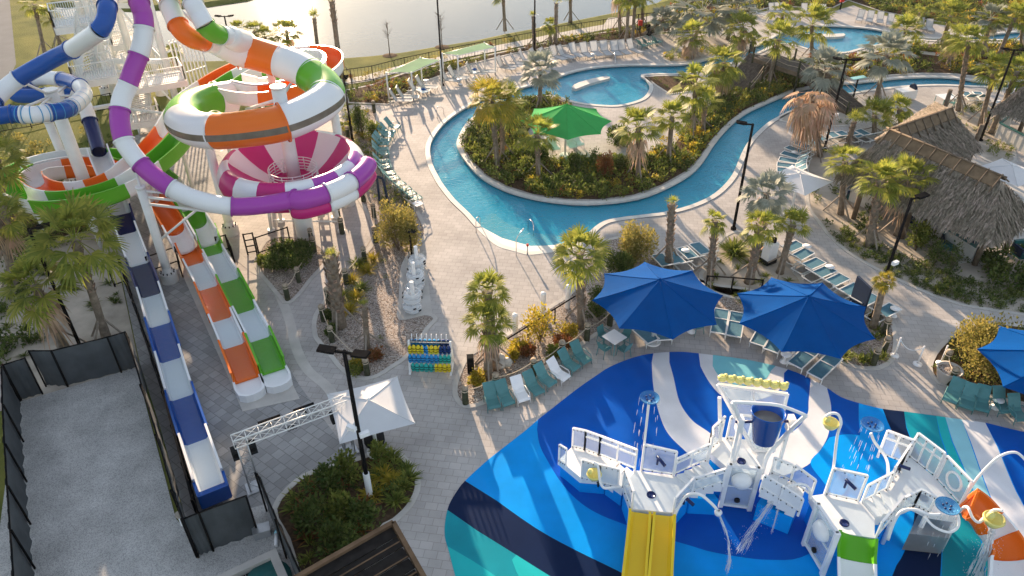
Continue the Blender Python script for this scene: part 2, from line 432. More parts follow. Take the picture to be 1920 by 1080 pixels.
# ---------------------------------------------------------------- ground, water, paving
lake_poly = [G2(95,2),G2(100,30),G2(140,90),G2(200,112),G2(330,116),G2(480,113),G2(620,111),G2(700,105),G2(760,98),G2(830,86),G2(900,75),G2(960,62),G2(1040,47),G2(1110,33),G2(1180,19),G2(1250,2),(24,98),(40,125),(75,170),(60,210),(0,190),(-14,134),(-24,112),(-28,99),(-31,92),(-35,89.5),(-43,88)]
POOL_OUT = [(2000,178),(1870,166),(1817,163),(1764,161),(1709,163),(1667,167),(1617,174),(1560,184),(1495,207),(1465,222),(1447,233),(1429,249),(1411,269),(1400,289),(1391,311),(1382,331),(1364,353),(1340,372),(1300,390),(1250,403),(1220,407),(1157,415),(1133,423),(1113,440),(1103,453),(1075,466),(1033,473),(993,478),(967,472),(933,462),(910,444),(892,427),(870,402),(845,378),(823,350),(813,333),(802,310),(797,283),(803,260),(823,233),(847,213),(873,197),(910,180),(960,166),(1013,152),(1063,135),(1097,127),(1130,123),(1180,120),(1240,120),(1292,117),(1345,103),(1400,90),(1440,72),(1460,60),(1490,51),(1530,47),(1566,47),(1624,51),(1661,57),(1725,68),(1759,71),(1828,66),(1878,60),(2000,50)]
POOL_IN = [(2000,78),(1883,76),(1827,76),(1751,78),(1722,76),(1660,84),(1619,92),(1587,100),(1540,98),(1510,92),(1490,86),(1460,84),(1430,98),(1395,112),(1340,130),(1275,140),(1235,140),(1208,142),(1217,148),(1225,160),(1223,173),(1210,187),(1180,197),(1147,201),(1097,197),(1063,190),(1043,183),(1020,181),(980,187),(953,196),(920,205),(893,222),(880,235),(866,262),(868,280),(885,305),(910,330),(950,352),(1000,367),(1060,376),(1120,377),(1190,368),(1240,350),(1285,325),(1310,300),(1332,267),(1360,235),(1392,210),(1430,192),(1465,177),(1487,169),(1540,158),(1601,153),(1672,145),(1730,142),(1790,144),(1867,154),(2000,160)]
po = spline([G2(*p) for p in POOL_OUT], 3); pi_ = spline([G2(*p) for p in POOL_IN], 3)
po = [tuple(p) for p in po]; pi_ = [tuple(p) for p in pi_]
pool_poly = po + pi_
SPLASH = [(2050,846),(2000,832),(1918,810),(1884,802),(1847,793),(1803,787),(1755,780),(1695,772),(1655,767),(1610,756),(1577,745),(1551,728),(1520,711),(1477,693),(1400,675),(1310,663),(1270,660),(1225,663),(1190,670),(1146,687),(1116,706),(1079,732),(1042,761),(1009,787),(987,806),(950,835),(912,865),(872,902),(857,921),(842,947),(835,976),(834,1006),(842,1035),(853,1078),(870,1130),(900,1200),(2150,1200)]
splash = [tuple(p) for p in spline([G2(*p) for p in SPLASH], 3, True)]
big = [(-900,-300),(900,-300),(900,1500),(-900,1500)]
g = MB(); g.slab(big, -1, -.012, [lake_poly, pool_poly], walls=False); struct(g, 'ground', 'lawn')
g = MB(); g.slab(lake_poly, -1, -.35, walls=False); struct(g, 'lake', 'lake_water')
# sloping bank round the lake
k = len(lake_poly); lp = lake_poly; inn = inset(lp, 1.6)
g = MB(); g.add([(x,y,-.012) for x,y in lp]+[(x,y,-.5) for x,y in inn], [(i,(i+1)%k,k+(i+1)%k,k+i) for i in range(k)]); struct(g, 'lake_bank', 'lawn')
DECK = [(330,1400),(352,985),(300,800),(262,680),(245,600),(228,520),(215,440),(190,400),(170,330),(215,270),(300,236),(345,224),(640,200),(662,196),(727,197),(735,191),(762,176),(800,152),(829,142),(880,122),(960,102),(1040,89),(1120,80),(1190,74),(1232,64),(1300,62),(1395,46),(1410,26),(1450,18),(1560,22),(1600,10),(1640,26),(1720,40),(1800,52),(1900,52),(2100,40),(2400,300),(2600,700),(2500,1500)]
deck = [G2(*p) for p in DECK]
g = MB(); g.slab(deck, -.1, 0, [pool_poly], walls=False); struct(g, 'pool_deck', 'deck_pavers')
g = MB(); g.slab(gpoly([(352,985),(300,800),(262,680),(245,600),(228,520),(215,440),(190,400),(170,330),(215,270),(300,236),(345,224),(420,300),(400,400),(405,470),(440,520),(500,620),(560,720),(610,790),(640,830),(690,845),(700,860),(560,1000),(500,960)]), 0, .004, walls=False); struct(g, 'slide_plaza', 'slide_pavers')
# concrete band in the paving
bl = gpoly([(405,430),(425,470),(470,510),(500,527),(530,590),(547,657),(570,700),(609,735),(640,800)], 4, False)
struct(ring_strip(bl, .45, 0, .009, False), 'paving_band', 'concrete')
# pool: floor, walls, water
fl = MB()
edge = pool_poly; kk = len(edge)
fl.slab(edge, -.5, -.5, walls=False)
fl.add([(x,y,-.5) for x,y in edge]+[(x,y,.0) for x,y in edge], [(i,(i+1)%kk,kk+(i+1)%kk,kk+i) for i in range(kk)])
struct(fl, 'pool_basin', 'pool_floor')
wt = MB(); wt.slab(edge, 0, -.19, walls=False); struct(wt, 'pool_water', 'pool_water')
# beach entry: a floor sloping up out of the water
bz = [((890,425),-.14),((905,440),-.08),((933,461),-.03),((967,473),.006),((993,479),.008),((1033,474),.006),((1075,467),-.03),((1103,454),-.08)]
far = [((925,398),-.49),((940,411),-.49),((955,420),-.49),((975,428),-.49),((998,436),-.49),((1022,440),-.49),((1050,440),-.49),((1078,438),-.49)]
A = [G(*p, z) for p, z in bz]; Bq = [G(*p, z) for p, z in far]
b = MB(); n = len(A); rows = 7; vs = []
for r in range(rows+1):
    t = r/rows
    for i in range(n): vs.append(A[i].lerp(Bq[i], t))
b.add(vs, [(r*n+i, r*n+i+1, (r+1)*n+i+1, (r+1)*n+i) for r in range(rows) for i in range(n-1)], 0, True)
struct(b, 'beach_floor', 'beach_floor')
bi0 = min(range(len(po)), key=lambda i: (po[i][0]-G2(1110,445)[0])**2+(po[i][1]-G2(1110,445)[1])**2)
bi1 = min(range(len(po)), key=lambda i: (po[i][0]-G2(890,424)[0])**2+(po[i][1]-G2(890,424)[1])**2)
for seg, nm in ((po[:bi0+1], 'pool_coping'), (po[bi1:], 'pool_coping'), (pi_, 'pool_coping')):
    struct(ring_strip(seg, -.34, -.1, .035, False), nm, 'coping')
    q = ring_strip([tuple(p) for p in seg], .02, -.45, .012, False)
    struct(q, 'waterline_tiles', 'tile_band')
struct(ring_strip(po[bi0:bi1+1], -.34, -.1, .012, False), 'beach_apron', 'beach_floor')
# lounging ledge islands in the water
for pts in ([(1072,163),(1085,155),(1110,148),(1138,143),(1143,147),(1120,153),(1095,161),(1080,167)], [(1478,50),(1500,62),(1560,64),(1582,63),(1582,68),(1555,70),(1500,69),(1470,56)]):
    p = gpoly(pts, 2); mb = MB(); mb.slab(p, -1, .03); struct(mb, 'pool_ledge', 'coping')
# splash pad and its painted stripes
g = MB(); g.slab(splash, 0, .012); struct(g, 'splash_pad', 'splash_blue')
def run(px, n=4): return [tuple(q) for q in spline([G2(*a) for a in px], n)]
def pad_edge(a, b):
    """the pad's own outline between the points nearest two pixels (anticlockwise as listed)"""
    k = len(splash); wa, wb = G2(*a), G2(*b)
    i = min(range(k), key=lambda q: (splash[q][0]-wa[0])**2+(splash[q][1]-wa[1])**2); j = min(range(k), key=lambda q: (splash[q][0]-wb[0])**2+(splash[q][1]-wb[1])**2)
    out = [splash[i]]
    st = 1 if (j-i) % k <= (i-j) % k else -1
    while i != j: i = (i+st) % k; out.append(splash[i])
    return out
def area(loops, m, z):
    p = [q for l in loops for q in l]; g = MB(); g.slab(p, z, z, walls=False); struct(g, 'splash_stripe', m)
# deep blue field round the castle
area([pad_edge((1009,787),(1610,756)), run([(1610,756),(1610,790),(1612,820),(1600,860),(1590,930),(1570,1000),(1503,1045),(1440,1050),(1389,1045),(1333,1035),(1296,1024),(1259,1013),(1172,984),(1116,961),(1079,935),(1050,902),(1027,865),(1012,835),(1007,806)])], 'splash_deep', .016)
area([pad_edge((1222,663),(1252,661)), run([(1255,680),(1263,709),(1274,754),(1296,787),(1322,806),(1360,830),(1410,838),(1460,825),(1495,803),(1514,776),(1516,754),(1519,720)]), pad_edge((1520,711),(1551,728)), run([(1551,731),(1558,761),(1557,791),(1551,821),(1536,847),(1519,869),(1490,885),(1450,897),(1400,900),(1350,890),(1307,865),(1281,843),(1255,817),(1241,791),(1230,754),(1224,717),(1222,680)])], 'splash_white', .02)
area([pad_edge((1310,664),(1471,692)), run([(1470,700),(1468,720),(1455,737),(1430,748),(1400,754),(1370,750),(1347,738),(1327,713),(1313,687)])], 'splash_white', .02)
area([pad_edge((1333,667),(1448,685)), run([(1446,695),(1435,712),(1412,722),(1385,724),(1362,716),(1345,702),(1336,687)])], 'splash_sky', .024)
area([run([(1555,821),(1585,815),(1612,817)]), run([(1612,850),(1600,900),(1570,940)]), run([(1540,900),(1519,869),(1536,847)])], 'splash_blue', .024)
L_ = [('splash_navy', (872,905), (838,958), [(931,939),(1005,991),(1079,1032),(1159,1071),(1250,1120)], [(1100,1120),(1027,1078),(968,1041),(894,995)]),
      ('splash_teal', (838,958), (838,1024), [(894,995),(968,1041),(1027,1078),(1100,1120)], [(980,1120),(927,1079),(883,1050)])]
for m_, a, b, up_, lo in L_:
    area([pad_edge(b, a), run(up_, 3), run(lo, 3)], m_, .016)
area([pad_edge((900,1190),(838,1024)), run([(883,1050),(927,1079),(980,1120)], 3)], 'splash_aqua', .016)
area([run([(968,1041),(1027,1078),(1100,1120)], 3), run([(1010,1120),(975,1085),(960,1050)], 3)], 'splash_aqua', .02)
ST = [('splash_navy', (1655,767), (1692,772), [(1699,802),(1712,835),(1740,890),(1768,950),(1766,1013),(1762,1090),(1750,1190)], [(1660,1190),(1673,1080),(1697,1032),(1715,960),(1700,890),(1680,828),(1664,791)]),
      ('splash_teal', (1692,772), (1749,780), [(1762,817),(1773,847),(1800,910),(1830,980),(1845,1060),(1850,1190)], [(1752,1190),(1764,1090),(1768,1013),(1770,950),(1742,890),(1714,835),(1700,802)]),
      ('splash_aqua', (1749,780), (1770,784), [(1784,828),(1803,872),(1835,950),(1870,1040),(1895,1190)], [(1852,1190),(1847,1060),(1832,980),(1802,910),(1775,847),(1764,817)]),
      ('splash_pale', (1770,784), (1801,787), [(1818,828),(1844,902),(1866,958),(1905,1060),(1935,1190)], [(1897,1190),(1872,1040),(1837,950),(1805,872),(1786,828)]),
      ('splash_white', (1801,787), (1845,793), [(1870,839),(1899,910),(1918,947),(1965,1040),(2020,1190)], [(1937,1190),(1907,1060),(1868,958),(1846,902),(1820,828)]),
      ('splash_deep', (1845,793), (1990,830), [(2020,900),(2080,1050),(2140,1190)], [(2022,1190),(1967,1040),(1920,947),(1901,910),(1872,839)])]
for m_, a, b, dn, up_ in ST: area([pad_edge(a, b), run(dn, 3), run(up_, 3)], m_, .016)
# planting beds and gravel
def bed(name, px, m, z=.02, kerb=True, sm=3, kw=.22, kz=.1):
    p = [tuple(q) for q in spline([G2(*a) for a in px], sm, True)] if sm else gpoly(px)
    g = MB(); g.slab(p, z-.02, z, walls=False); struct(g, name, m)
    if kerb:
        ar = sum(p[i][0]*p[(i+1) % len(p)][1]-p[(i+1) % len(p)][0]*p[i][1] for i in range(len(p)))
        struct(ring_strip(p, -kw if ar > 0 else kw, 0, .035), 'bed_kerb', 'concrete')
    return p
BED = {}
BED['rope'] = bed('pebble_bed', [(597,590),(595,625),(604,641),(624,664),(643,688),(664,702),(686,707),(708,701),(730,687),(753,672),(770,654),(800,612),(812,598),(795,592),(747,600),(748,560),(752,500),(770,470),(795,440),(785,410),(765,375),(735,352),(715,320),(704,280),(700,250),(705,215),(690,205),(655,215),(640,260),(648,330),(672,365),(692,400),(706,445),(690,475),(655,505),(630,545)], 'pebbles')
BED['small'] = bed('pebble_bed', [(485,490),(493,513),(507,530),(530,557),(540,566),(560,548),(580,522),(603,497),(610,480),(596,462),(570,450),(530,445),(500,455)], 'pebbles')
BED['front'] = bed('mulch_bed', [(520,955),(560,905),(600,885),(640,875),(690,858),(711,846),(735,850),(758,867),(775,892),(777,918),(762,948),(736,973),(711,990),(700,1050),(640,1100),(575,1090),(545,1010)], 'mulch')
BED['chairs'] = bed('pebble_bed', [(884,668),(864,705),(858,735),(868,755),(890,757),(935,737),(975,712),(1015,690),(1050,668),(1095,638),(1130,615),(1160,597),(1200,590),(1300,610),(1400,585),(1440,560),(1400,545),(1330,535),(1280,515),(1240,500),(1225,470),(1190,448),(1150,450),(1112,468),(1090,500),(1080,545),(1040,575),(985,610),(930,645)], 'pebbles')
BED['palms'] = bed('sand_bed', [(1345,470),(1358,448),(1385,436),(1420,448),(1450,470),(1475,500),(1500,530),(1480,548),(1420,556),(1370,555),(1330,540),(1318,515),(1340,495)], 'sand')
BED['lampright'] = bed('pebble_bed', [(1560,640),(1575,672),(1600,684),(1627,688),(1653,684),(1670,668),(1674,630),(1664,600),(1640,588),(1600,590),(1570,605)], 'pebbles')
BED['thatch'] = bed('sand_bed', [(1508,300),(1515,350),(1520,390),(1540,417),(1557,440),(1590,470),(1627,493),(1673,517),(1723,540),(1773,560),(1823,573),(1920,588),(2010,600),(2010,480),(1920,470),(1850,500),(1800,480),(1750,450),(1700,400),(1640,360),(1590,320),(1560,270),(1530,272)], 'sand')
BED['bush'] = bed('pebble_bed', [(1748,690),(1763,715),(1800,725),(1880,745),(1960,750),(1970,640),(1880,610),(1800,630),(1765,655)], 'mulch')
isl = [(953,199),(980,190),(1020,184),(1043,186),(1063,193),(1075,205),(1010,225),(985,250),(1000,285),(1060,304),(1125,292),(1150,302),(1210,291),(1262,276),(1282,245),(1290,215),(1330,203),(1352,176),(1400,176),(1440,150),(1420,135),(1460,118),(1520,122),(1560,140),(1590,150),(1540,156),(1487,167),(1465,175),(1430,190),(1392,208),(1360,233),(1331,265),(1309,298),(1284,322),(1239,347),(1189,365),(1120,374),(1060,373),(1000,364),(951,349),(912,328),(888,304),(871,280),(869,263),(883,236),(896,223),(922,208)]
BED['island'] = bed('mulch_bed', isl, 'mulch', kerb=False, sm=0)
BED['cove'] = bed('mulch_bed', [(1212,145),(1235,143),(1275,143),(1310,146),(1300,170),(1257,176),(1232,160)], 'mulch', sm=0)
BED['dead'] = bed('sand_bed', [(1466,226),(1487,212),(1512,204),(1560,190),(1600,182),(1620,215),(1600,232),(1560,236),(1520,234)], 'sand')
BED['midright'] = bed('mulch_bed', [(1500,112),(1560,114),(1600,107),(1640,99),(1690,88),(1751,83),(1827,81),(1883,82),(2000,84),(2000,152),(1867,148),(1790,138),(1730,137),(1672,140),(1601,148),(1570,138),(1530,120)], 'mulch', sm=0)
struct(ring_strip(gpoly([(1650,96),(1700,99),(1760,106),(1820,120),(1870,128),(2000,134)], 4, False), .9, 0, .045, False), 'garden_path', 'concrete')
BED['bar'] = bed('sand_bed', [(1790,225),(1800,205),(1840,190),(1880,200),(1880,240),(1900,300),(1850,300),(1825,262)], 'sand')
BED['topright'] = bed('mulch_bed', [(1236,60),(1300,58),(1390,44),(1400,24),(1450,12),(1560,14),(1590,0),(1650,20),(1720,34),(1800,46),(1900,46),(2050,34),(2000,-40),(1560,-50),(1300,-20),(1250,20)], 'mulch', sm=0)
BED['silver'] = bed('sand_bed', [(1243,108),(1262,96),(1290,98),(1330,88),(1385,80),(1392,92),(1345,102),(1300,113),(1265,116)], 'sand')
BED['lakeside'] = bed('mulch_bed', [(655,192),(727,195),(735,189),(762,174),(800,150),(829,140),(880,120),(960,100),(1040,87),(1120,78),(1190,72),(1230,62),(1225,50),(1130,62),(1040,78),(960,95),(880,112),(830,122),(760,138),(700,160),(650,170)], 'mulch', sm=0)
yard = gpoly([(30,756),(255,690),(330,973),(345,990),(500,945),(575,1100),(640,1300),(-40,1300)])
g = MB(); g.slab(yard, 0, .02, walls=False); struct(g, 'gravel_yard', 'gravel')
g = MB(); g.slab(gpoly([(-60,500),(40,470),(130,440),(210,425),(226,520),(243,600),(262,690),(60,750),(-80,800)]), 0, .015, walls=False); struct(g, 'sand_ground', 'sand')
g = MB(); g.slab(gpoly([(-60,500),(-60,420),(10,400),(100,330),(140,290),(215,262),(170,330),(190,400),(210,425),(130,440),(40,470)]), 0, .012, walls=False); struct(g, 'planting_ground', 'mulch')
# lakeside walk and slab, road
struct(ring_strip(gpoly([(560,172),(650,158),(700,150),(760,133),(850,112),(930,96),(1000,82),(1047,72),(1130,56),(1200,44),(1260,30)], 4, False), 1.5, -.1, .006, False), 'lakeside_path', 'concrete')
g = MB(); g.slab(gpoly([(1126,56),(1140,34),(1185,30),(1190,46)]), 0, .01, walls=False); struct(g, 'landing_slab', 'concrete')
g = MB(); g.slab([G2(-150,320),G2(-20,220),G2(30,120),G2(18,0),(-64,120),(-70,180),(-100,180),(-95,100),(-75,60)], -.1, -.004, walls=False); struct(g, 'road', 'asphalt')
g = MB(); g.slab(gpoly([(747,601),(750,500),(795,470),(812,597)]), 0, .008, walls=False); struct(g, 'tube_pad', 'concrete')
# ---------------------------------------------------------------- water slides
def path3(ctrl, n=8):
    w = [tuple(G(c[0], c[1], c[2])) for c in ctrl]
    return [Vector(p) for p in spline(w, n)]
def frames(pts):
    out = []
    for i, p in enumerate(pts):
        t = (pts[min(i+1, len(pts)-1)]-pts[max(i-1, 0)]).normalized()
        s = t.cross(Vector((0, 0, 1)))
        s = s.normalized() if s.length > .02 else Vector((1, 0, 0))
        out.append((p, t, s, s.cross(t)))
    return out
def runs(ctrl, n, idx=3):
    """(colour, first sample, last sample) for each colour run marked in ctrl"""
    marks = [(i*n, c[idx]) for i, c in enumerate(ctrl) if len(c) > idx and c[idx]]
    end = (len(ctrl)-1)*n; out = []
    for k, (i, c) in enumerate(marks): out.append((c, i, marks[k+1][0] if k+1 < len(marks) else end))
    return out
CN = dict(W='gel_white', B='gel_blue', N='gel_navy', P='gel_purple', O='gel_orange', G='gel_green', K='gel_pink', L='gel_lilac', Y='gel_yellow')
def tube_slide(root, ctrl, r, n=8, seg=18, stripes=None):
    pts = path3(ctrl, n)
    for k, (c, a, b) in enumerate(runs(ctrl, n)):
        mb = MB(); sub = pts[max(a-0, 0):b+1]
        mb.tube(sub, r, seg, 0, cap=False)
        fl = [sub[0]+(sub[1]-sub[0])*q for q in (-.0, .35)] if len(sub) > 1 else sub
        d = (sub[1]-sub[0]).normalized()
        mb.tube([sub[0]-d*.01, sub[0]+d*.07], r+.05, seg, 0, cap=False)
        mb.lathe([(r-.01, 0), (r+.05, 0)], seg, (0,0,0), 0, False, M=Matrix.Translation(sub[0]-d*.01) @ d.to_track_quat('Z', 'Y').to_matrix().to_4x4())
        if stripes and stripes[0] <= a < stripes[1]:
            for q in (2, 6, 10, 14):
                if a+q < b: dd = (pts[a+q+1]-pts[a+q]).normalized(); mb.tube([pts[a+q]-dd*.025, pts[a+q]+dd*.025], r+.012, seg, 1, cap=False)
        mb.tube([sub[0]-d*.022, sub[0]-d*.008], r+.053, seg, 2, cap=False)
        part(mb, 'tube_section', [CN[c], 'stripe_blue', 'joint_dark'], root)
    return pts
def flume(root, pts, cols, w, h, th=.06, off=0., wall=None, nm='flume_section', flat=False):
    """open U channel swept along pts; cols = (colour, a, b) runs; off = sideways shift; wall = per-sample (left,right) height factors"""
    fr = frames(pts)
    for c, a, b in cols:
        prof = []
        hw = w/2
        if flat: inn = [(-hw, h), (-hw, .08), (-hw+.1, 0), (hw-.1, 0), (hw, .08), (hw, h)]
        else: inn = [(-hw, h)]+[(hw*math.cos(math.pi+math.pi*j/8), hw*.75+hw*.75*math.sin(math.pi+math.pi*j/8)) for j in range(9)]+[(hw, h)]
        out = [(hw+.09, h-.0), (hw+.09, h-.07), (hw+th, h-.07)]+[(x*(1+th/hw) if abs(x) > .01 else x, y-th) for x, y in reversed(inn[1:-1])]+[(-hw-th, h-.07), (-hw-.09, h-.07), (-hw-.09, h)]
        loop = inn+out; k = len(loop); mb = MB(); vs = []
        for i in range(a, b+1):
            p, t, s, u = fr[i]
            for x, y in loop: vs.append(p+s*(x+off)+u*y)
        m = b-a+1; fs = []
        for i in range(m-1):
            for j in range(k):
                j2 = (j+1) % k; fs.append((i*k+j, i*k+j2, (i+1)*k+j2, (i+1)*k+j))
        fs += [tuple(range(k)), tuple((m-1)*k+j for j in reversed(range(k)))]
        mb.add(vs, fs)
        for q in range(len(mb.sm)): mb.sm[q] = not flat and q < (m-1)*k and (q % k) in range(1, len(inn)-2)
        # lip at the upstream end
        part(mb, nm, CN[c], root)
def column(root, base, top, r, foot=True, nm='support_column'):
    mb = MB(); b = Vector(base); t = Vector(top)
    mb.tube([b, t], r, 16); mb.tube([t-(t-b).normalized()*.08, t+(t-b).normalized()*.03], r*1.12, 16)
    o = part(mb, nm, 'white_steel', root)
    if foot:
        fb = MB(); fb.cyl((b.x, b.y, 0), r*1.9, .55, 20)
        for j in range(10): a = j*math.pi/5; fb.cyl((b.x+r*1.5*math.cos(a), b.y+r*1.5*math.sin(a), .55), .035, .1, 6, 1)
        fb.lathe([(r*1.7, .57), (r*1.02, .57), (r*1.02, .9)], 16, (b.x, b.y, 0), 0)
        part(fb, 'footing', ['footing', 'black_metal'], o)
    return o
def beam(root, a, b, w=.12, nm='support_arm', rnd=True):
    mb = MB(); mb.tube([a, b], w, 10) if rnd else mb.bar(a, b, w*2)
    return part(mb, nm, 'white_steel', root)
# --- blue and white body slide
bs = thing('body_slide', G(300, 600), 'blue and white slide coiling at upper left, then a long straight open flume', 'water slide')
BL = [(203,-60,13.4,'W'),(202,-20,13.2),(201,12,13.0,'B'),(198,35,12.6),(186,57,12.2,'W'),(160,76,11.6),(134,93,11.0,'B'),(100,110,10.5),(62,131,10.0),(35,147,9.6,'W'),(8,168,9.2),(-12,190,8.9,'B'),(-20,207,8.75),(-8,217,8.65),(20,214,8.55,'B'),(42,215,8.5,'W'),(66,215,8.45),(92,211,8.35,'B'),(118,207,8.25),(130,202,8.15,'W'),(148,190,8.0),(158,176,7.85),(150,162,7.7,'B'),(135,154,7.6),(116,149,7.5,'W'),(88,146,7.4),(62,150,7.2,'B'),(38,162,7.0),(30,177,6.85),(50,180,6.75),(86,178,6.6,'W'),(118,176,6.4,'B'),(138,178,6.25,'W'),(152,188,6.0),(161,204,5.6),(168,226,5.0,'N'),(177,254,4.4),(186,285,3.85)]
tube_slide(bs, BL, .41, 8, 18, (14*8, 22*8))
BR = [(187,289,3.5,'W'),(196,315,3.05),(211,350,2.5),(225,384,2.0,'W'),(229,402,1.75,'N'),(240,438,1.3,'W'),(262,497,.75,'N'),(284,555,.45,'W'),(301,610,.3,'B'),(321,676,.25,'W'),(342,746,.22,'B'),(369,829,.2,'W'),(398,915,.2)]
pts = path3(BR, 8); rn = runs(BR, 8)
for i, q in enumerate(rn): flume(bs, pts, [q], .98-.07*(i % 2), .78 if i % 2 else .7, flat=True)
eb = MB(); p, t, s, u = frames(pts)[-1]
for sx in (-1, 1): eb.bar(p+s*sx*.52+Vector((0,0,.3)), p+t*.75+s*sx*.5+Vector((0,0,.3)), .1, .66)
eb.bar(p+t*.75-s*.52+Vector((0,0,.3)), p+t*.75+s*.52+Vector((0,0,.3)), .66, .1, up=t)
eb.bar(p+Vector((0,0,.02)), p+t*.75+Vector((0,0,.02)), 1.0, .05)
part(eb, 'end_wall', 'gel_blue', bs)
wb = MB(); fr = frames(pts); vs = []; ids = list(range(rn[4][1], len(pts)))
for i in ids: p, t, s, u = fr[i]; vs += [p-s*.42+u*.13, p+s*.42+u*.13]
wb.add(vs, [(2*i, 2*i+1, 2*i+3, 2*i+2) for i in range(len(ids)-1)], 0, True); part(wb, 'water_film', 'thin_water', bs)
c1 = G(190,424); t1 = above(c1, 93, 168); column(bs, c1, t1, .34)
c2 = above(G(127,312), 127, 312); c2 = G(141,350); t2 = above(c2, 90, 226); column(bs, c2, t2, .26)
for px, z in [((35,150),9.4),((60,212),8.2),((130,158),7.4),((20,212),8.2),((145,180),7.6)]: beam(bs, t1+Vector((0,0,-.35)), G(*px, z), .07)
beam(bs, G(150,206,5.3), G(218,195,6), .09); beam(bs, G(150,206,5.3), G(205,196,4.9), .06)
for px, z in [((211,350),2.5),((232,420),1.5),((262,497),.75)]:
    p = G(*px, z); 
    for sx in (-.45, .45): beam(bs, Vector((p.x+sx, p.y, 0)), p+Vector((sx, 0, -.05)), .05, 'support_leg')
# --- purple and white slide into the bowl
ps = thing('tornado_bowl_slide', G(573, 440), 'purple and white enclosed slide winding down into a pink and white striped bowl', 'water slide')
PL = [(262,-60,13.6,'W'),(261,-25,13.2),(261,5,12.8,'P'),(268,28,12.3),(270,52,11.8,'W'),(267,80,11.2),(260,104,10.7,'P'),(250,131,10.15),(241,157,9.6,'W'),(230,181,9.1),(225,206,8.6,'P'),(225,232,8.1),(232,263,7.5,'W'),(245,285,7.0),(264,308,6.5,'P'),(290,331,6.0),(322,353,5.5,'W'),(369,374,5.0),(434,387,4.55,'P'),(494,384,4.35),(550,374,4.3)]
tube_slide(ps, PL, .45, 8, 18)
BC = G(573, 440); bx, by = BC.x, BC.y
def bowl_ring(prof, n, a0, a1, mats, col):
    mb = MB(); k = len(col)
    for j in range(k): mb.lathe(prof, 6, (bx, by, 0), 0, True, a0+(a1-a0)*j/k, a0+(a1-a0)*(j+1)/k); part(mb, n, col[j], ps); mb = MB()
prof_in = [(3.2,4.95),(3.05,4.75),(2.6,4.3),(2.1,3.9),(1.6,3.6),(1.25,3.45)]
prof_out = [(3.2,4.95),(3.32,4.98),(3.55,4.9),(3.8,4.6),(3.95,4.2),(3.9,3.8),(3.65,3.45),(3.2,3.2),(2.4,3.05),(1.3,3.0)]
cols8 = ['gel_pink', 'gel_lilac']*6
bowl_ring(prof_in, 'bowl_segment', D(-90-16), D(270-16), None, cols8)
cols_o = ['gel_white', 'gel_pink', 'gel_white', 'gel_purple', 'gel_white', 'gel_purple', 'gel_white', 'gel_pink', 'gel_white', 'gel_pink', 'gel_white', 'gel_pink', 'gel_white', 'gel_pink', 'gel_lilac', 'gel_pink']
bowl_ring(prof_out, 'bowl_shell', D(-126), D(234), None, cols_o)
# the feeder lane that hugs the bowl's right front
fp = [(bx+4.15*math.cos(a), by+4.15*math.sin(a), 4.3+.10*i/10) for i, a in enumerate([D(-83+5*q) for q in range(17)])]
fp[0] = tuple(G(550, 374, 4.3))
for i in range(1, 3): fp[i] = tuple(Vector(fp[i]).lerp(Vector((fp[0][0]+.55*i, fp[0][1]+.1*i, 4.3)), .5/i))
fpv = [Vector(q) for q in spline(fp, 2)]
for c, a, b in (('P', 0, 12), ('W', 12, 21), ('P', 21, 32)):
    mb = MB(); sub = fpv[a:b+1]; mb.tube(sub, .5, 16); d = (sub[1]-sub[0]).normalized(); mb.tube([sub[0], sub[0]+d*.08], .56, 16)
    part(mb, 'feeder_section', CN[c], ps)
    mb = MB(); mb.tube([q+Vector((0, 0, -.62)) for q in sub], .42, 14); part(mb, 'feeder_section', 'gel_pink' if c == 'P' else 'gel_white', ps)
dm = MB(); dm.lathe([(1.25,3.45),(1.2,3.3),(.3,3.25)], 24, (bx,by,0)); part(dm, 'bowl_floor', 'gel_pink', ps)
rl = MB()
for z in (3.55, 3.72, 3.9, 4.08, 4.25): rl.tube([(bx+1.3*math.cos(a), by+1.3*math.sin(a), z) for a in [2*math.pi*j/28 for j in range(28)]], .025, 6, closed=True)
for j in range(14): a = 2*math.pi*j/14; rl.tube([(bx+1.3*math.cos(a), by+1.3*math.sin(a), 3.4), (bx+1.3*math.cos(a), by+1.3*math.sin(a), 4.27)], .025, 6)
part(rl, 'drain_railing', 'white_steel', ps)
dr = MB(); dr.cyl((bx,by,2.0), .62, 1.1, 20); dr.cyl((bx,by,0), .5, 2.1, 20); part(dr, 'catch_drum', 'white_steel', ps)
for px in [(527,415),(640,434),(628,408),(556,404),(509,432),(601,398)]:
    b = G(*px); d = Vector((bx-b.x, by-b.y, 0))*.12; mb = MB(); mb.tube([b, b+d+Vector((0,0,3.25))], .1, 10); mb.cyl((b.x,b.y,0), .22, .1, 12); part(mb, 'support_leg', 'white_steel', ps)
beam(ps, G(509,432)+Vector((.2,.1,.6)), G(640,434)+Vector((-.1,.1,.6)), .05)
ls = MB()
for sx in (0, .6): ls.bar(G(596,398)+Vector((sx,0,0)), G(596,398)+Vector((sx-.5,.8,2.6)), .06)
for q in range(10): p = G(596,398)+Vector((-.05*q, .08*q, .26*q)); ls.bar(p, p+Vector((.6,0,0)), .05, .12)
part(ls, 'service_ladder', 'white_steel', ps)
c3 = G(320,527); t3 = above(c3, 263, 350); column(ps, c3, t3, .22)
beam(ps, t3+(c3-t3)*.17, G(440,402,4.2), .07); beam(ps, t3+(c3-t3)*.56, G(400,368,4.35), .06); beam(ps, t3+(c3-t3)*.04, G(310,362,5.2), .06); beam(ps, t3+(c3-t3)*.1, G(348,378,4.7), .07)
beam(ps, t3, G(250,305,6.3), .07)
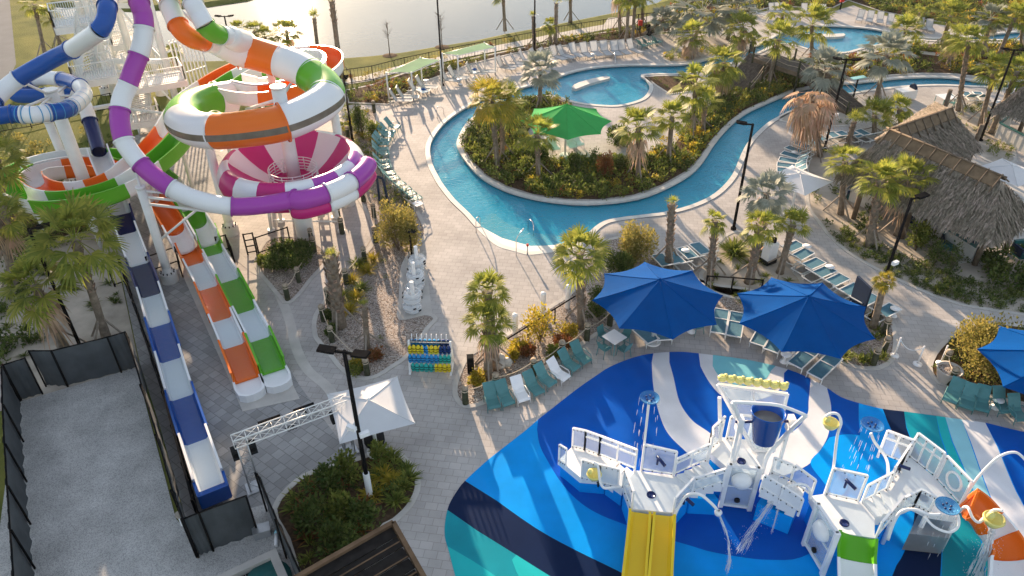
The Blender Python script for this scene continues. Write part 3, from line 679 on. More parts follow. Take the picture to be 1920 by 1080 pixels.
# --- orange / green raft slide
rs = thing('raft_slide', G(430, 600), 'orange, green and white racing slide with big looped tube and two run-out lanes', 'water slide')
tube_slide(rs, [(312,-70,13.2,'O'),(314,-25,12.6),(319,12,12.0,'W'),(327,32,11.6),(333,46,11.3,'O'),(343,60,11.0),(362,73,10.6),(383,78,10.2,'W'),(408,84,9.7)], .5, 8, 18)
tube_slide(rs, [(350,-70,13.4,'G'),(356,-25,12.9),(362,6,12.4,'W'),(374,28,11.9),(384,46,11.5,'G'),(395,58,11.1),(412,66,10.7,'W'),(440,68,10.2)], .48, 8, 18)
jb = MB()
for a, b, r1, r2 in ((G(402,84,9.8), G(452,95,8.95), .52, .95), (G(425,67,10.5), G(458,84,9.1), .5, .8)): jb.tube([a.lerp(b, q/4) for q in range(5)], [r1+(r2-r1)*q/4 for q in range(5)], 18, cap=True)
part(jb, 'merge_hood', 'gel_white', rs)
RG = [(452,95,8.9,'O'),(487,103,8.65),(529,116,8.4,'W'),(562,128,8.2),(584,142,8.0,'G'),(607,160,7.75),(613,183,7.55,'W'),(585,206,7.4),(533,229,7.25,'O'),(475,240,7.1),(407,246,6.9,'W'),(366,241,6.75),(344,226,6.6,'G'),(350,207,6.45),(378,193,6.3),(405,186,6.2,'W'),(436,181,6.1)]
rpts = path3(RG, 10); rfr = frames(rpts)
RR = .98; NS = 32
def rp_(i, a): p, t, s, u = rfr[i]; return p+s*(RR*math.cos(a))+u*(RR*.92*math.sin(a))
for c, a, b in runs(RG, 10):
    lo, hi = -9, 1   # window strip on the outer (left of travel) side: the loop turns right
    mb = MB(); k = NS; vs = [rp_(i, 2*math.pi*j/k) for i in range(a, b+1) for j in range(k)]; fs = []; ws = []
    for i in range(b-a):
        for j in range(k):
            f = (i*k+j, i*k+(j+1) % k, (i+1)*k+(j+1) % k, (i+1)*k+j)
            (ws if j in (15, 16) else fs).append(f)
    mb.add(vs, fs, 0, True)
    mb.tube([rpts[a], rpts[a]+(rpts[a+1]-rpts[a]).normalized()*.09], RR+.05, NS, 0, cap=False)
    sec = part(mb, 'tube_section', CN[c], rs)
    wm = MB(); wm.add(vs, ws, 0, True); part(wm, 'window_strip', 'smoke_strip', sec)
cc = G(573,440)+Vector((0,.35,0)); column(rs, BC+Vector((0,0,3.3)), above(BC, 521, 162), .36, False)
ct = above(BC, 521, 168)
for px, z in [((462,205),6.2),((505,214),6.3),((545,158),7.6)]: beam(rs, ct+Vector((0,0,-.5)), G(*px, z), .09)
# double open flume
FL = [(436,181,6.1),(485,189,5.95),(540,180,5.75),(588,160,5.5),(612,138,5.3),(606,122,5.15),(575,119,5.0),(530,127,4.85),(480,140,4.7),(440,158,4.5),(405,180,4.3),(372,205,4.1),(352,232,3.95),(336,262,3.75),(310,295,3.5),(278,324,3.25),(228,362,2.95),(160,384,2.75),(100,388,2.6),(60,376,2.45),(46,356,2.3),(72,337,2.15),(120,325,2.0),(180,320,1.85),(230,327,1.7),(272,345,1.55),(305,372,1.35),(330,402,1.1),(352,435,.85),(371,468,.62)]
FN = 6
fpts = path3(FL, FN)
def colmap(seq): return [(c, a*FN, b*FN) for c, a, b in seq]
W2 = .62
flume(rs, fpts, colmap([('W',0,1),('O',1,3),('W',3,4),('O',4,6),('W',6,8),('O',8,10),('W',10,13),('O',13,15),('W',15,16),('O',16,17),('W',17,18),('O',18,20),('W',20,22),('O',22,25),('W',25,26),('O',26,28),('W',28,29)]), 1.02, .92, off=W2, nm='orange_lane')
flume(rs, fpts, colmap([('W',0,2),('G',2,3),('W',3,6),('G',6,8),('W',8,9),('G',9,11),('W',11,13),('G',13,15),('W',15,16),('G',16,18),('W',18,19),('G',19,21),('W',21,23),('G',23,26),('W',26,27),('G',27,28),('W',28,29)]), 1.02, 1.0, off=-W2, nm='green_lane')
for lane, ln, ox in (([(353,468,.55,'O'),(366,496,.45,'W'),(390,541,.4,'O'),(416,600,.36,'W'),(438,650,.33,'O'),(463,712,.3)], 'orange_lane', 0), ([(388,440,.7,'G'),(402,478,.55,'W'),(430,527,.45,'G'),(460,585,.4,'W'),(487,637,.35,'G'),(513,696,.3)], 'green_lane', 0)):
    q = path3(lane, 6); rn = runs(lane, 6)
    for i, x in enumerate(rn): flume(rs, q, [x], 1.0-.08*(i % 2), .58 if i % 2 else .64, flat=True, nm=ln)
    p, t, s, u = frames(q)[-1]; pod = MB(); prof = []
    # rounded white catch pod
    out = [p+s*x+t*y for x, y in [(-.6,-.05),(-.62,.5),(-.55,.95),(-.3,1.15),(0,1.2),(.3,1.15),(.55,.95),(.62,.5),(.6,-.05)]]
    inn_ = [p+s*x+t*y for x, y in [(-.5,-.05),(-.52,.48),(-.46,.85),(-.25,1.03),(0,1.08),(.25,1.03),(.46,.85),(.52,.48),(.5,-.05)]]
    k = len(out); Z = lambda L, z: [(v.x, v.y, z) for v in L]
    vs = Z(out, 0)+Z(out, .4)+Z(inn_, .4)+Z(inn_, .22); fs = []
    for i in range(k-1):
        for r in range(3): fs.append((r*k+i, r*k+i+1, (r+1)*k+i+1, (r+1)*k+i))
    fs.append(tuple(3*k+i for i in range(k))); pod.add(vs, fs); part(pod, 'catch_pod', 'gel_white', rs)
    wb = MB(); fr = frames(q); vs = []; ids = list(range(6, len(q)))
    for i in ids: p, t, s, u = fr[i]; vs += [p-s*.44+u*.12, p+s*.44+u*.12]
    wb.add(vs, [(2*i, 2*i+1, 2*i+3, 2*i+2) for i in range(len(ids)-1)], 0, True); part(wb, 'water_film', 'thin_water', rs)
pad = MB(); pad.slab(gpoly([(322,470),(398,432),(470,560),(562,748),(455,772),(425,700)]), 0, .02); part(pad, 'slab', 'concrete', rs)
for px, z in [((60,376),2.4),((160,384),2.7),((120,325),1.95),((278,324),3.2),((46,356),2.25),((228,362),2.9),((336,262),3.7),((405,180),4.2),((480,140),4.6),((612,138),5.2),((540,180),5.7)]:
    p = G(*px, z); column(rs, (p.x, p.y, 0), (p.x, p.y, z-.05), .13, False)
for px, z in [((607,160),7.7),((366,241),6.7),((487,103),8.6)]:
    p = G(*px, z); column(rs, (p.x+.2, p.y+.6, 0), (p.x+.2, p.y+.6, z-.8), .24)
c = G(555,228); column(rs, G(497,150), above(G(497,150), 484, 128)+Vector((0,0,.3)), .3)
# ---------------------------------------------------------------- slide tower
tw = thing('slide_tower', G(300, 236), 'white steel slide tower with switchback stairs and picket railings', 'tower')
def picket(root, pts, h=1.05, gap=.13, nm='railing', m='white_steel'):
    mb = MB()
    for a, b in zip(pts[:-1], pts[1:]):
        a, b = Vector(a), Vector(b); L = (b-a).length; up = Vector((0, 0, 1))
        mb.bar(a+up*h, b+up*h, .06); mb.bar(a+up*.12, b+up*.12, .05)
        n = max(1, int(L/gap))
        for i in range(n+1): p = a.lerp(b, i/n); mb.bar(p+up*.12, p+up*h, .07 if i in (0, n) else .028)
    return part(mb, nm, m, root)
def landing(root, c, ax, lx, ly, rails):
    """platform with c = middle, ax = direction of its long side"""
    ax = Vector((ax[0], ax[1], 0)).normalized(); ay = Vector((-ax.y, ax.x, 0)); c = Vector(c)
    K = [c-ax*lx/2-ay*ly/2, c+ax*lx/2-ay*ly/2, c+ax*lx/2+ay*ly/2, c-ax*lx/2+ay*ly/2]
    mb = MB(); z = Vector((0, 0, -.14))
    mb.add([*K, *[k+z for k in K]], [(0,1,2,3),(7,6,5,4),(0,4,5,1),(1,5,6,2),(2,6,7,3),(3,7,4,0)])
    for i in range(4): mb.bar(K[i]+z, K[(i+1) % 4]+z, .12, .4)
    lo = part(mb, 'landing', 'white_steel', root)
    for r in rails:
        q = [K[i] for i in r]; picket(lo, q)
    return K
def stair(root, a0, a1, w, rails=True):
    a0, a1 = Vector(a0), Vector(a1); d = a1-a0; hd = Vector((d.x, d.y, 0)); s = Vector((-hd.y, hd.x, 0)).normalized()*w/2
    mb = MB(); n = max(3, int(abs(d.z)/.19))
    for i in range(n): p = a0.lerp(a1, (i+.5)/n); mb.bar(p-s, p+s, hd.length/n*.92, .05)
    so = part(mb, 'stair_flight', 'white_steel', root)
    st = MB()
    for q in (-1, 1): st.bar(a0+s*q, a1+s*q, .09, .42)
    part(st, 'stringer', 'white_steel', so)
    for q in (-1, 1): picket(so, [a0+s*q, a1+s*q], 1.0, .16, 'handrail')
u = (G(325,152,4.2)-G(260,163,4.2)); u.z = 0; u.normalize(); v = Vector((-u.y, u.x, 0))
LA = G(268,222,1.7); LB = G(292,152,4.4); LC = G(178,142,6.4); LD = G(143,42,9.4)
landing(tw, LA, u, 2.3, 1.8, [(0,1),(1,2),(3,0)])
landing(tw, LB, u, 3.6, 2.2, [(0,1),(1,2),(2,3)])
landing(tw, LC, u, 2.4, 2.0, [(0,1),(0,3),(3,2)])
landing(tw, LD, u, 2.4, 2.0, [(0,3),(3,2),(0,1)])
stair(tw, LA+v*.9, LB-u*1.2-v*1.0, 1.25)
stair(tw, LB-u*1.8+v*.5, LC+u*1.2+v*.3, 1.25)
stair(tw, LC-u*.4+v*1.0, LD+u*.6-v*1.0, 1.25)
stair(tw, G(277,246,0), LA-v*.9+u*.2, 1.2)
TC = [G(338,216), G(228,214)]
TC += [TC[0]+v*5.5-u*.5, TC[1]+v*5.5-u*.5]
TC += [(TC[0]+TC[1])/2+v*2.7]
tops = []
for c in TC:
    column(tw, c, c+Vector((0,0,14.2)), .26, True); tops.append(c)
for z in (4.2, 8.2, 12.4):
    mb = MB()
    for i, j in ((0,1),(1,3),(3,2),(2,0)): mb.bar(TC[i]+Vector((0,0,z)), TC[j]+Vector((0,0,z)), .22, .34)
    part(mb, 'frame_beam', 'white_steel', tw)
mb = MB()
for i, j in ((0,1),(1,3),(3,2),(2,0)):
    for z0, z1 in ((.6,4.1),(4.3,8.1),(8.3,12.3)):
        m_ = (TC[i]+TC[j])/2
        mb.bar(TC[i]+Vector((0,0,z0)), m_+Vector((0,0,z1)), .09); mb.bar(TC[j]+Vector((0,0,z0)), m_+Vector((0,0,z1)), .09)
part(mb, 'bracing', 'white_steel', tw)
ctr = sum(TC[:4], Vector())/4
landing(tw, ctr+Vector((0,0,12.75)), u, 6.6, 6.4, [(0,1),(1,2),(2,3),(3,0)])
landing(tw, ctr-u*.2+v*.5+Vector((0,0,8.4)), u, 4.2, 3.6, [(0,1),(1,2),(2,3)])
for px, z in [((333,46),10.9),((384,46),11.2),((270,52),11.5),((200,20),12.6),((262,100),10.5)]:
    q = G(*px, z); k = min(TC, key=lambda c: (c-q).xy.length); beam(tw, Vector((k.x,k.y,q.z-.7)), q+Vector((0,0,-.55)), .08)
# second stair stack on the far side and unseen roof, added for denser shade
BK = [TC[2]+v*1.2-u*1.4, TC[3]+v*1.2+u*1.4]; lv = [0, 2.2, 4.4, 6.6, 8.8, 10.8, 12.6]
for i in range(6):
    a_, b_ = BK[i % 2], BK[(i+1) % 2]; d_ = (b_-a_).normalized(); w_ = v*(.75 if i % 2 else -.75)
    stair(tw, a_+w_+d_*1.1+Vector((0,0,lv[i])), b_+w_-d_*1.1+Vector((0,0,lv[i+1])), 1.3)
    landing(tw, b_+Vector((0,0,lv[i+1])), u, 2.2, 3.0, [(1,2),(2,3),(3,0),(0,1)])
for q in BK:
    for s_ in (-1, 1): beam(tw, q+v*1.4*s_, q+v*1.4*s_+Vector((0,0,12.6)), .09, 'stair_post')
rz_ = 16.2; K = [ctr+u*4.2*a_+v*4.6*b_+Vector((0,0,rz_)) for a_, b_ in ((-1,-1),(1,-1),(1,1),(-1,1))]; ap = ctr+Vector((0,0,rz_+1.8))
mb = MB(); mb.add(K+[ap], [(0,1,4),(1,2,4),(2,3,4),(3,0,4),(3,2,1,0)]); part(mb, 'roof', 'white_steel', tw)
mb = MB()
for i in range(4):
    a_, b_ = K[i], K[(i+1) % 4]
    for z0, z1 in ((-6.3,-4.9),(-3.4,-2.2)): mb.add([a_+Vector((0,0,z0)), b_+Vector((0,0,z0)), b_+Vector((0,0,z1)), a_+Vector((0,0,z1))], [(0,1,2,3)])
part(mb, 'added_shade_screen', 'white_steel', tw)  # unseen screens, added to keep sun off the gravel yard
for i in range(4): beam(tw, TC[i]+Vector((0,0,14.2)), TC[i]+Vector((0,0,rz_)), .12, 'roof_post')
# tall louvre screen beside the tower
mb = MB(); a, b = G(352,206), G(402,188)
for i in range(9): p = a.lerp(b, i/8); mb.bar(p+Vector((0,0,.3)), p+Vector((0,0,5.4)), .16, .06)
for z in (.6, 2.8, 5.2): mb.bar(a+Vector((0,0,z)), b+Vector((0,0,z)), .08)
part(mb, 'louvre_screen', 'white_steel', tw)
mb = MB()
for a_, b_ in ((TC[0],TC[1]),): 
    mb.bar(G(206,200,3.4), G(338,216,3.6), .12)
    mb.bar(G(165,206,4.4), G(235,196,4.6), .12)
part(mb, 'tie_beam', 'white_steel', tw)
# ---------------------------------------------------------------- lamps, posts, ropes, fences
def height_at(base, px, py): return above(base, px, py).z
def lamp(base, top, heads, label, sleeve=False, cam=False, hz=None):
    b = G(*base); h = hz or height_at(b, *top); t = thing('lamp_post', b, label, 'lamp post', 'black lamp posts round the pools')
    mb = MB(); mb.tube([b, b+Vector((0,0,h))], [.085, .065], 10); mb.cyl((b.x,b.y,0), .16, .12, 12); part(mb, 'pole', 'black_metal', t)
    for ang in heads:
        d = Vector((math.cos(D(ang)), math.sin(D(ang)), 0)); s = Vector((-d.y, d.x, 0)); T = b+Vector((0,0,h-.05))
        mb = MB(); mb.bar(T, T+d*.35, .07); mb.bar(T+d*.3+Vector((0,0,.03)), T+d*.85+Vector((0,0,.09)), .32, .08)
        hd = part(mb, 'lamp_head', 'black_metal', t)
        mb = MB(); mb.bar(T+d*.42-Vector((0,0,.025)), T+d*.8+Vector((0,0,.035)), .25, .03); part(mb, 'lens', 'dark_plastic', hd)
    if sleeve: mb = MB(); mb.cyl((b.x,b.y,.02), .12, 1.25, 14); part(mb, 'sleeve', 'white_plastic', t)
    if cam:
        for zz, sx in cam: mb = MB(); mb.box((b.x+sx*.2, b.y-.05, zz), (.34,.16,.16), .5*sx); mb.box((b.x+sx*.06, b.y, zz-.02), (.14,.06,.06)); part(mb, 'camera', 'white_plastic', t)
    return t
lamp((694,931),(645,658),(172,-18),'tall black twin-head lamp post with a white sleeve rising from the dark shrub bed', True, [(3.6,-1),(3.3,1)])
lamp((1633,600),(1690,410),(20,),'tall black lamp post in the small pebble bed beside the right blue umbrella', False, [(1.9,1),(3.3,1)], 6.6)
lamp((1375,430),(1412,232),(165,),'single-head black lamp post on the paving at the outer bend of the river', )
lamp((1545,282),(1586,110),(170,-15),'twin-head black lamp post beside the tan dead palm', False, [(2.6,1)])
lamp((1838,264),(1901,92),(172,-12),'twin-head black lamp post between the two thatched roofs', False, [(2.9,1)])
lamp((830,160),(818,2),(10,),'black lamp post between the two lime canopies', False, None, 7)
lamp((1002,97),(1008,2),(170,),'black lamp post behind the white loungers near the lake', False, [(3.3,1)], 7)
lamp((661,264),(650,150),(90,),'slim black lamp post beside the magenta bowl')
lamp((153,655),(53,428),(20,),'black lamp post among the palms on the shaded sand at left')
lamp((437,104),(428,38),(0,180),'short black lamp post on the lake bank behind the tube slides', False, None, 3.6)
lamp((1190,30),(1188,-60),(170,),'black lamp post on the lake lawn near the tall palms', False, None, 6.5)
# small bollard light standing by the tubes
b = G(772,478); t = thing('path_light', b, 'slim black path light beside the olive bush and the clear tubes', 'path light')
mb = MB(); mb.tube([b, b+Vector((0,0,1.5))], .06, 8); part(mb, 'post', 'black_metal', t); mb = MB(); mb.bar(b+Vector((-.15,.1,1.5)), b+Vector((.35,-.1,1.55)), .3, .08); part(mb, 'light_head', 'dark_plastic', t)
# timber rope posts
def post_proto():
    r = thing('rope_post', (0,0,0), '', 'rope post'); mb = MB(); mb.lathe([(.14,0),(.14,.2),(.13,.85),(.125,.86)], 12); part(mb, 'post', 'bollard_wood', r)
    mb = MB(); mb.lathe([(.15,.86),(.15,.93),(.12,.98),(0,1.0)], 12); part(mb, 'cap', 'bollard_top', r); mb = MB(); mb.lathe([(.145,.74),(.155,.77),(.145,.8)], 12); part(mb, 'rope_band', 'rope', r); return r
PP = Proto(post_proto())
def posts(lst, group, labels, s=1.0):
    out = []
    for i, p in enumerate(lst):
        g_ = G(*p); PP.put(g_, R0.uniform(0, 6), labels[i] if isinstance(labels, list) else labels, s*R0.uniform(.92, 1.08), group); out.append(g_)
    return out
def rope_run(pts, label, z=.8, sag=.18):
    mb = MB()
    for a, b in zip(pts[:-1], pts[1:]):
        mb.tube([a.lerp(b, q/8)+Vector((0, 0, z-sag*4*(q/8)*(1-q/8))) for q in range(9)], .022, 6)
    o = mb.build('rope_line', 'rope', None, pts[0]); tag(o, label, 'rope', 'rope lines strung between timber posts'); return o
GR = 'timber posts carrying the rope lines'
ord_ = ['first', 'second', 'third', 'fourth', 'fifth', 'sixth', 'seventh', 'eighth', 'ninth', 'tenth', 'eleventh', 'twelfth', 'thirteenth', 'fourteenth', 'fifteenth', 'sixteenth', 'seventeenth', 'eighteenth', 'nineteenth', 'twentieth', 'twenty-first', 'twenty-second']
q = posts([(689,703),(623,641),(607,602),(617,570),(650,533),(684,490),(705,455),(702,408),(682,378)], GR, [f'timber rope post along the pebble bed, {o} from the black lamp heads' for o in ord_[:9]])
rope_run(q, 'long rope line edging the pebble bed beside the plank path')
q = posts([(540,562),(561,529),(590,472),(585,455)], GR, [f'timber rope post round the dark shrub by the bowl, {o} from its lower tip' for o in ord_[:4]])
rope_run(q, 'short rope line round the dark shrub under the bowl')
posts([(642,438),(636,415)], GR, ['timber post with a white number disc beside the white bowl leg', 'timber post just behind the numbered one by the bowl'])
q = posts([(702,211),(653,259),(635,245)], GR, ['timber post by the pale paving behind the teal chair row', 'timber post in the sandy strip right of the bowl', 'timber post nearest the upper rim of the bowl'])
q = posts([(873,757),(930,733),(1000,704),(1053,672),(1100,638),(1143,610)], GR, [f'timber rope post behind the teal and white chairs, {o} from the palm end' for o in ord_[:6]])
rope_run(q, 'rope line behind the teal and white chairs of the splash pad')
q = posts([(1637,684),(1656,661),(1656,629)], GR, [f'timber rope post in the bed under the right blue umbrella, {o} from the splash pad' for o in ord_[:3]])
rope_run(q, 'rope line in the bed under the right blue umbrella')
q = posts([(1780,722),(1768,690)], GR, ['timber rope post beside the concrete planter', 'timber rope post behind the concrete planter'])
rope_run(q, 'rope line beside the concrete planter')
# white stanchions
def stan(base, label):
    b = G(*base); t = thing('stanchion', b, label, 'stanchion', 'white stanchions with a plastic chain'); mb = MB(); mb.tube([b, b+Vector((0,0,1.05))], .035, 10); part(mb, 'post', 'white_plastic', t)
    mb = MB(); mb.lathe([(.2,0),(.2,.04),(.05,.09)], 16, tuple(b)); part(mb, 'base', 'white_plastic', t); return b
a = stan((1677,667), 'white stanchion next to the pebble bed kerb'); b = stan((1720,683), 'white stanchion standing out on the paving'); c = stan((1763,682), 'white stanchion leaning against the concrete planter')
for p, q_, l in ((a, b, 'white plastic chain between the two free stanchions'), ):
    mb = MB(); mb.tube([p.lerp(q_, i/8)+Vector((0,0,.95-.35*4*(i/8)*(1-i/8))) for i in range(9)], .02, 6); tag(mb.build('chain', 'white_plastic', None, p), l, 'chain')
# white spray bollards on the deck
for base, top, l in (((1064,577),(1065,523),'nearest the palm and the left blue umbrella'), ((1018,591),(1017,548),'behind the small yellow-green tree'), ((966,632),(966,575),'closest to the twin palm heads')):
    b = G(*base); t = thing('bollard', b, 'white round bollard on the pale deck, '+l, 'bollard', 'white bollards on the deck'); mb = MB(); mb.cyl((b.x,b.y,0), .13, 1.25, 16); part(mb, 'tube', 'white_plastic', t)
    mb = MB(); mb.lathe([(.14,1.25),(.13,1.32),(.07,1.37),(0,1.38)], 16, tuple(b)); part(mb, 'cap', 'white_plastic', t)
# hand rails and shower post of the pool
def railthing(pts, label, cat, m='chrome', r=.025, nm='hand_rail'):
    mb = MB(); mb.tube([Vector(p) for p in pts], r, 8); o = mb.build(nm, m, None, pts[0]); tag(o, label, cat); return o
def hoop(p1, p2, label, h=.85):
    a, b = G(*p1), G(*p2); railthing([a, a+Vector((0,0,h*.8)), a.lerp(b,.15)+Vector((0,0,h)), a.lerp(b,.7)+Vector((0,0,h*.8)), b+Vector((0,0,h*.5)), b+Vector((0,0,-.4))], label, 'hand rail')
hoop((893,436),(900,420),'chrome grab rail at the beach end of the pool, nearer pair member'); hoop((1000,443),(990,425),'chrome grab rail standing in the shallow blue water')
hoop((820,222),(832,214),'chrome grab rail on the deck at the left bend of the river'); hoop((1150,113),(1153,122),'chrome grab rail by the white lounger row')
s0 = G(968,480); t = thing('shower_post', s0, 'bent chrome shower post at the beach entry', 'shower'); mb = MB(); mb.tube([s0, s0+Vector((0,0,1.05)), s0+Vector((.1,.06,1.25)), s0+Vector((.32,.2,1.5))], .022, 8); part(mb, 'pipe', 'chrome', t)
mb = MB(); mb.tube([s0+Vector((.32,.2,1.5)), s0+Vector((.42,.26,1.6))], .04, 8); part(mb, 'shower_head', 'white_plastic', t)
s0 = G(989,477); t = thing('ground_jet', s0, 'short red-capped post in the shallow beach entry', 'post'); mb = MB(); mb.tube([s0, s0+Vector((0,0,.55))], .04, 8); part(mb, 'post', 'chrome', t); mb = MB(); mb.cyl((s0.x,s0.y,.55), .07, .12, 8); part(mb, 'cap', 'red_paint', t)
# black rails and fences
def black_fence(px, label, h=1.15, bars=2, step=2.0, m='black_metal', w=.05, mesh=None, pick=0):
    P = [G(*p) for p in px]; t = thing('metal_fence', P[0], label, 'fence')
    mb = MB()
    for k in range(bars):
        z = h-k*(h-.15)/max(1, bars-1) if bars > 1 else h; rb = MB()
        for a, b in zip(P[:-1], P[1:]): rb.bar(a+Vector((0,0,z)), b+Vector((0,0,z)), w)
        part(rb, 'rail', m, t)
    for a, b in zip(P[:-1], P[1:]):
        if pick:
            n = int((b-a).length/pick)
            for i in range(1, n): p = a.lerp(b, i/n); mb.bar(p+Vector((0,0,.15)), p+Vector((0,0,h)), .02)
    if pick: part(mb, 'picket_infill', m, t)['kind'] = 'stuff'
    for a, b in zip(P[:-1], P[1:]):
        n = max(1, round((b-a).length/step))
        for i in range(n+(b is P[-1])): p = a.lerp(b, i/n); mb = MB(); mb.bar(p, p+Vector((0,0,h+.04)), w*1.3); part(mb, 'post', m, t)
    return t
black_fence([(232,512),(262,600),(318,770),(356,905),(375,975)], 'long low black fence between the blue flume and the gravel yard', 1.1, 2, 2.4, w=.07)
black_fence([(216,538),(240,530),(246,560)], 'short black gate frame beside the upper blue flume', 1.15, 2, 1)
black_fence([(283,512),(336,493),(343,520)], 'black rail between the white column footing and the racing lanes', 1.0, 2, 1.2)
black_fence([(411,474),(430,470),(440,492)], 'small black rail frame right of the green lane', 1.0, 2, .8)
black_fence([(465,478),(482,475),(486,492)], 'black gate panel with mesh beside the racing lanes', 1.3, 4, .8)
black_fence([(486,478),(545,458)], 'black rail running from the gate panel to the bowl legs', 1.1, 2, 1.3)
black_fence([(935,675),(990,640),(1040,607),(1085,578)], 'thin black rail crossing the planted bed between two palms', .9, 1, 2)
black_fence([(1322,545),(1370,548),(1425,553)], 'thin black rail between the two blue umbrellas', .9, 1, 1.5)
black_fence([(560,176),(660,158),(700,152),(760,136),(850,116),(930,100),(1000,86),(1047,75),(1130,62),(1195,52)], 'long black picket fence along the lakeside path', 1.3, 2, 2.4, w=.045, pick=.3)
black_fence([(1195,58),(1240,52),(1255,40)], 'black gate fence by the red sign at the end of the white loungers', 1.6, 2, 1, pick=.15)
black_fence([(0,250),(60,240),(130,222),(215,205),(262,200)], 'black picket fence across the lawn behind the blue tube coil', 1.3, 2, 2.4, w=.045, pick=.3)
# ---------------------------------------------------------------- dark screen fence round the gravel yard
def screen_panel(a, b, label, h=2.0):
    a, b = G(*a), G(*b); t = thing('screen_fence_panel', a, label, 'fence panel', 'dark screen panels round the gravel yard')
    d = (b-a).normalized(); n = Vector((-d.y, d.x, 0)); mb = MB(); k = 10; vs = []
    for i in range(k+1):
        for j in range(5):
            w = .04*math.sin(i*1.9+j*1.3)+.02*math.sin(i*.7); p = a.lerp(b, i/k)+n*w; vs.append(p+Vector((0,0,.04+(h-.04)*j/4)))
    o = len(vs); vs2 = [v_+n*.02 for v_ in vs]
    f = [(i*5+j, (i+1)*5+j, (i+1)*5+j+1, i*5+j+1) for i in range(k) for j in range(4)]
    mb.add(vs+vs2, f+[tuple(o+q for q in reversed(x)) for x in f], 0, True); part(mb, 'screen', 'screen_mesh', t)
    for p in (a, b): mb = MB(); mb.tube([p+n*-.05, p+n*-.05+Vector((0,0,h+.06))], .035, 8); part(mb, 'post', 'black_metal', t)
    mb = MB(); mb.tube([a+Vector((0,0,h)), b+Vector((0,0,h))], .03, 6); part(mb, 'top_rail', 'black_metal', t)
YP = [(38,752),(42,830),(48,905),(55,985),(63,1068),(72,1160)]
for i, (a, b) in enumerate(zip(YP[:-1], YP[1:])): screen_panel(b, a, f'dark screen panel on the long left yard side, {ord_[i]} from the far corner')
screen_panel((38,752),(80,738),'short dark screen panel turned at the far left corner of the yard')
screen_panel((88,724),(128,724),'narrow dark screen panel just right of the gap in the far side')
screen_panel((128,724),(228,698),'wide dark screen panel on the far side of the yard below the palms')
screen_panel((228,698),(260,688),'end dark screen panel of the far side next to the blue flume')
for i, (a, b) in enumerate([((262,690),(292,790)),((292,790),(322,885)),((322,885),(352,990)),]): screen_panel(a, b, f'dark screen panel seen edge-on beside the blue flume, {ord_[i]} from the far corner')
screen_panel((352,990),(372,1044),'dark corner screen panel turned towards the viewer below the flume end')
screen_panel((372,1044),(400,1032),'narrow dark screen panel at the near corner in front of the flume end')
screen_panel((400,1032),(484,1000),'wide dark screen panel in front of the blue flume end wall')
screen_panel((503,958),(540,1046),'dark screen panel along the dark shrub bed, farther one'); screen_panel((540,1046),(590,1160),'dark screen panel along the dark shrub bed, nearer one')
# equipment pit and odds and ends in the yard
P0 = [G(*p) for p in ((425,1082),(520,1040),(540,1085),(560,1150),(330,1180))]
oc = gpoly([(405,1092),(520,1038),(560,1130),(430,1200)]); t = thing('equipment_pit', G(500,1080), 'square grey kerbed pit with a dark grate and teal cover in the gravel yard', 'pit')
ic = inset(oc, .38); ic = ic if abs(ic[0][0]-oc[0][0]) < 3 else oc
mb = MB(); mb.slab(oc, 0, .3, [ic]); part(mb, 'kerb', 'concrete', t); mb = MB(); mb.slab(ic, .02, .06, walls=False); part(mb, 'grate', 'pit_dark', t)
mb = MB(); c_ = G(520,1075); 
for i in range(9): a = G(452+i*9, 1083-i*3.6); mb.bar(a+Vector((0,0,.09)), a+Vector((.35,-.9,.09)), .02)
part(mb, 'grid_bars', 'steel_grey', t); mb = MB(); mb.lathe([(.75,.1),(.75,.16),(0,.2)], 20, tuple(G(505,1092))); part(mb, 'cover', 'board_teal', t)
p = G(493,1003); t = thing('utility_box', p, 'small grey utility box on the gravel near the screen fence', 'box'); mb = MB(); mb.box((p.x,p.y,.17), (.55,.35,.34), .4); part(mb, 'body', 'slide_steel', t); mb = MB(); mb.box((p.x,p.y,.36), (.6,.4,.04), .4); part(mb, 'lid', 'steel_grey', t)
p = G(519,1004); t = thing('pipe_stub', p, 'white pipe with a pale blue end lying by the screen fence', 'pipe'); mb = MB(); mb.tube([p+Vector((0,0,.08)), p+Vector((.12,-.5,.08))], .07, 10); part(mb, 'pipe', 'white_plastic', t); mb = MB(); mb.tube([p+Vector((-.03,.14,.08)), p+Vector((0,0,.08))], .075, 10); part(mb, 'end_cap', 'splash_pale', t)
p = G(343,985); t = thing('valve_post', p, 'small pale valve post at the near corner of the blue flume', 'valve'); mb = MB(); mb.cyl(tuple(p), .06, .5, 10); part(mb, 'stem', 'white_plastic', t); mb = MB(); mb.cyl((p.x,p.y,.5), .11, .16, 10); part(mb, 'cap', 'sand', t)
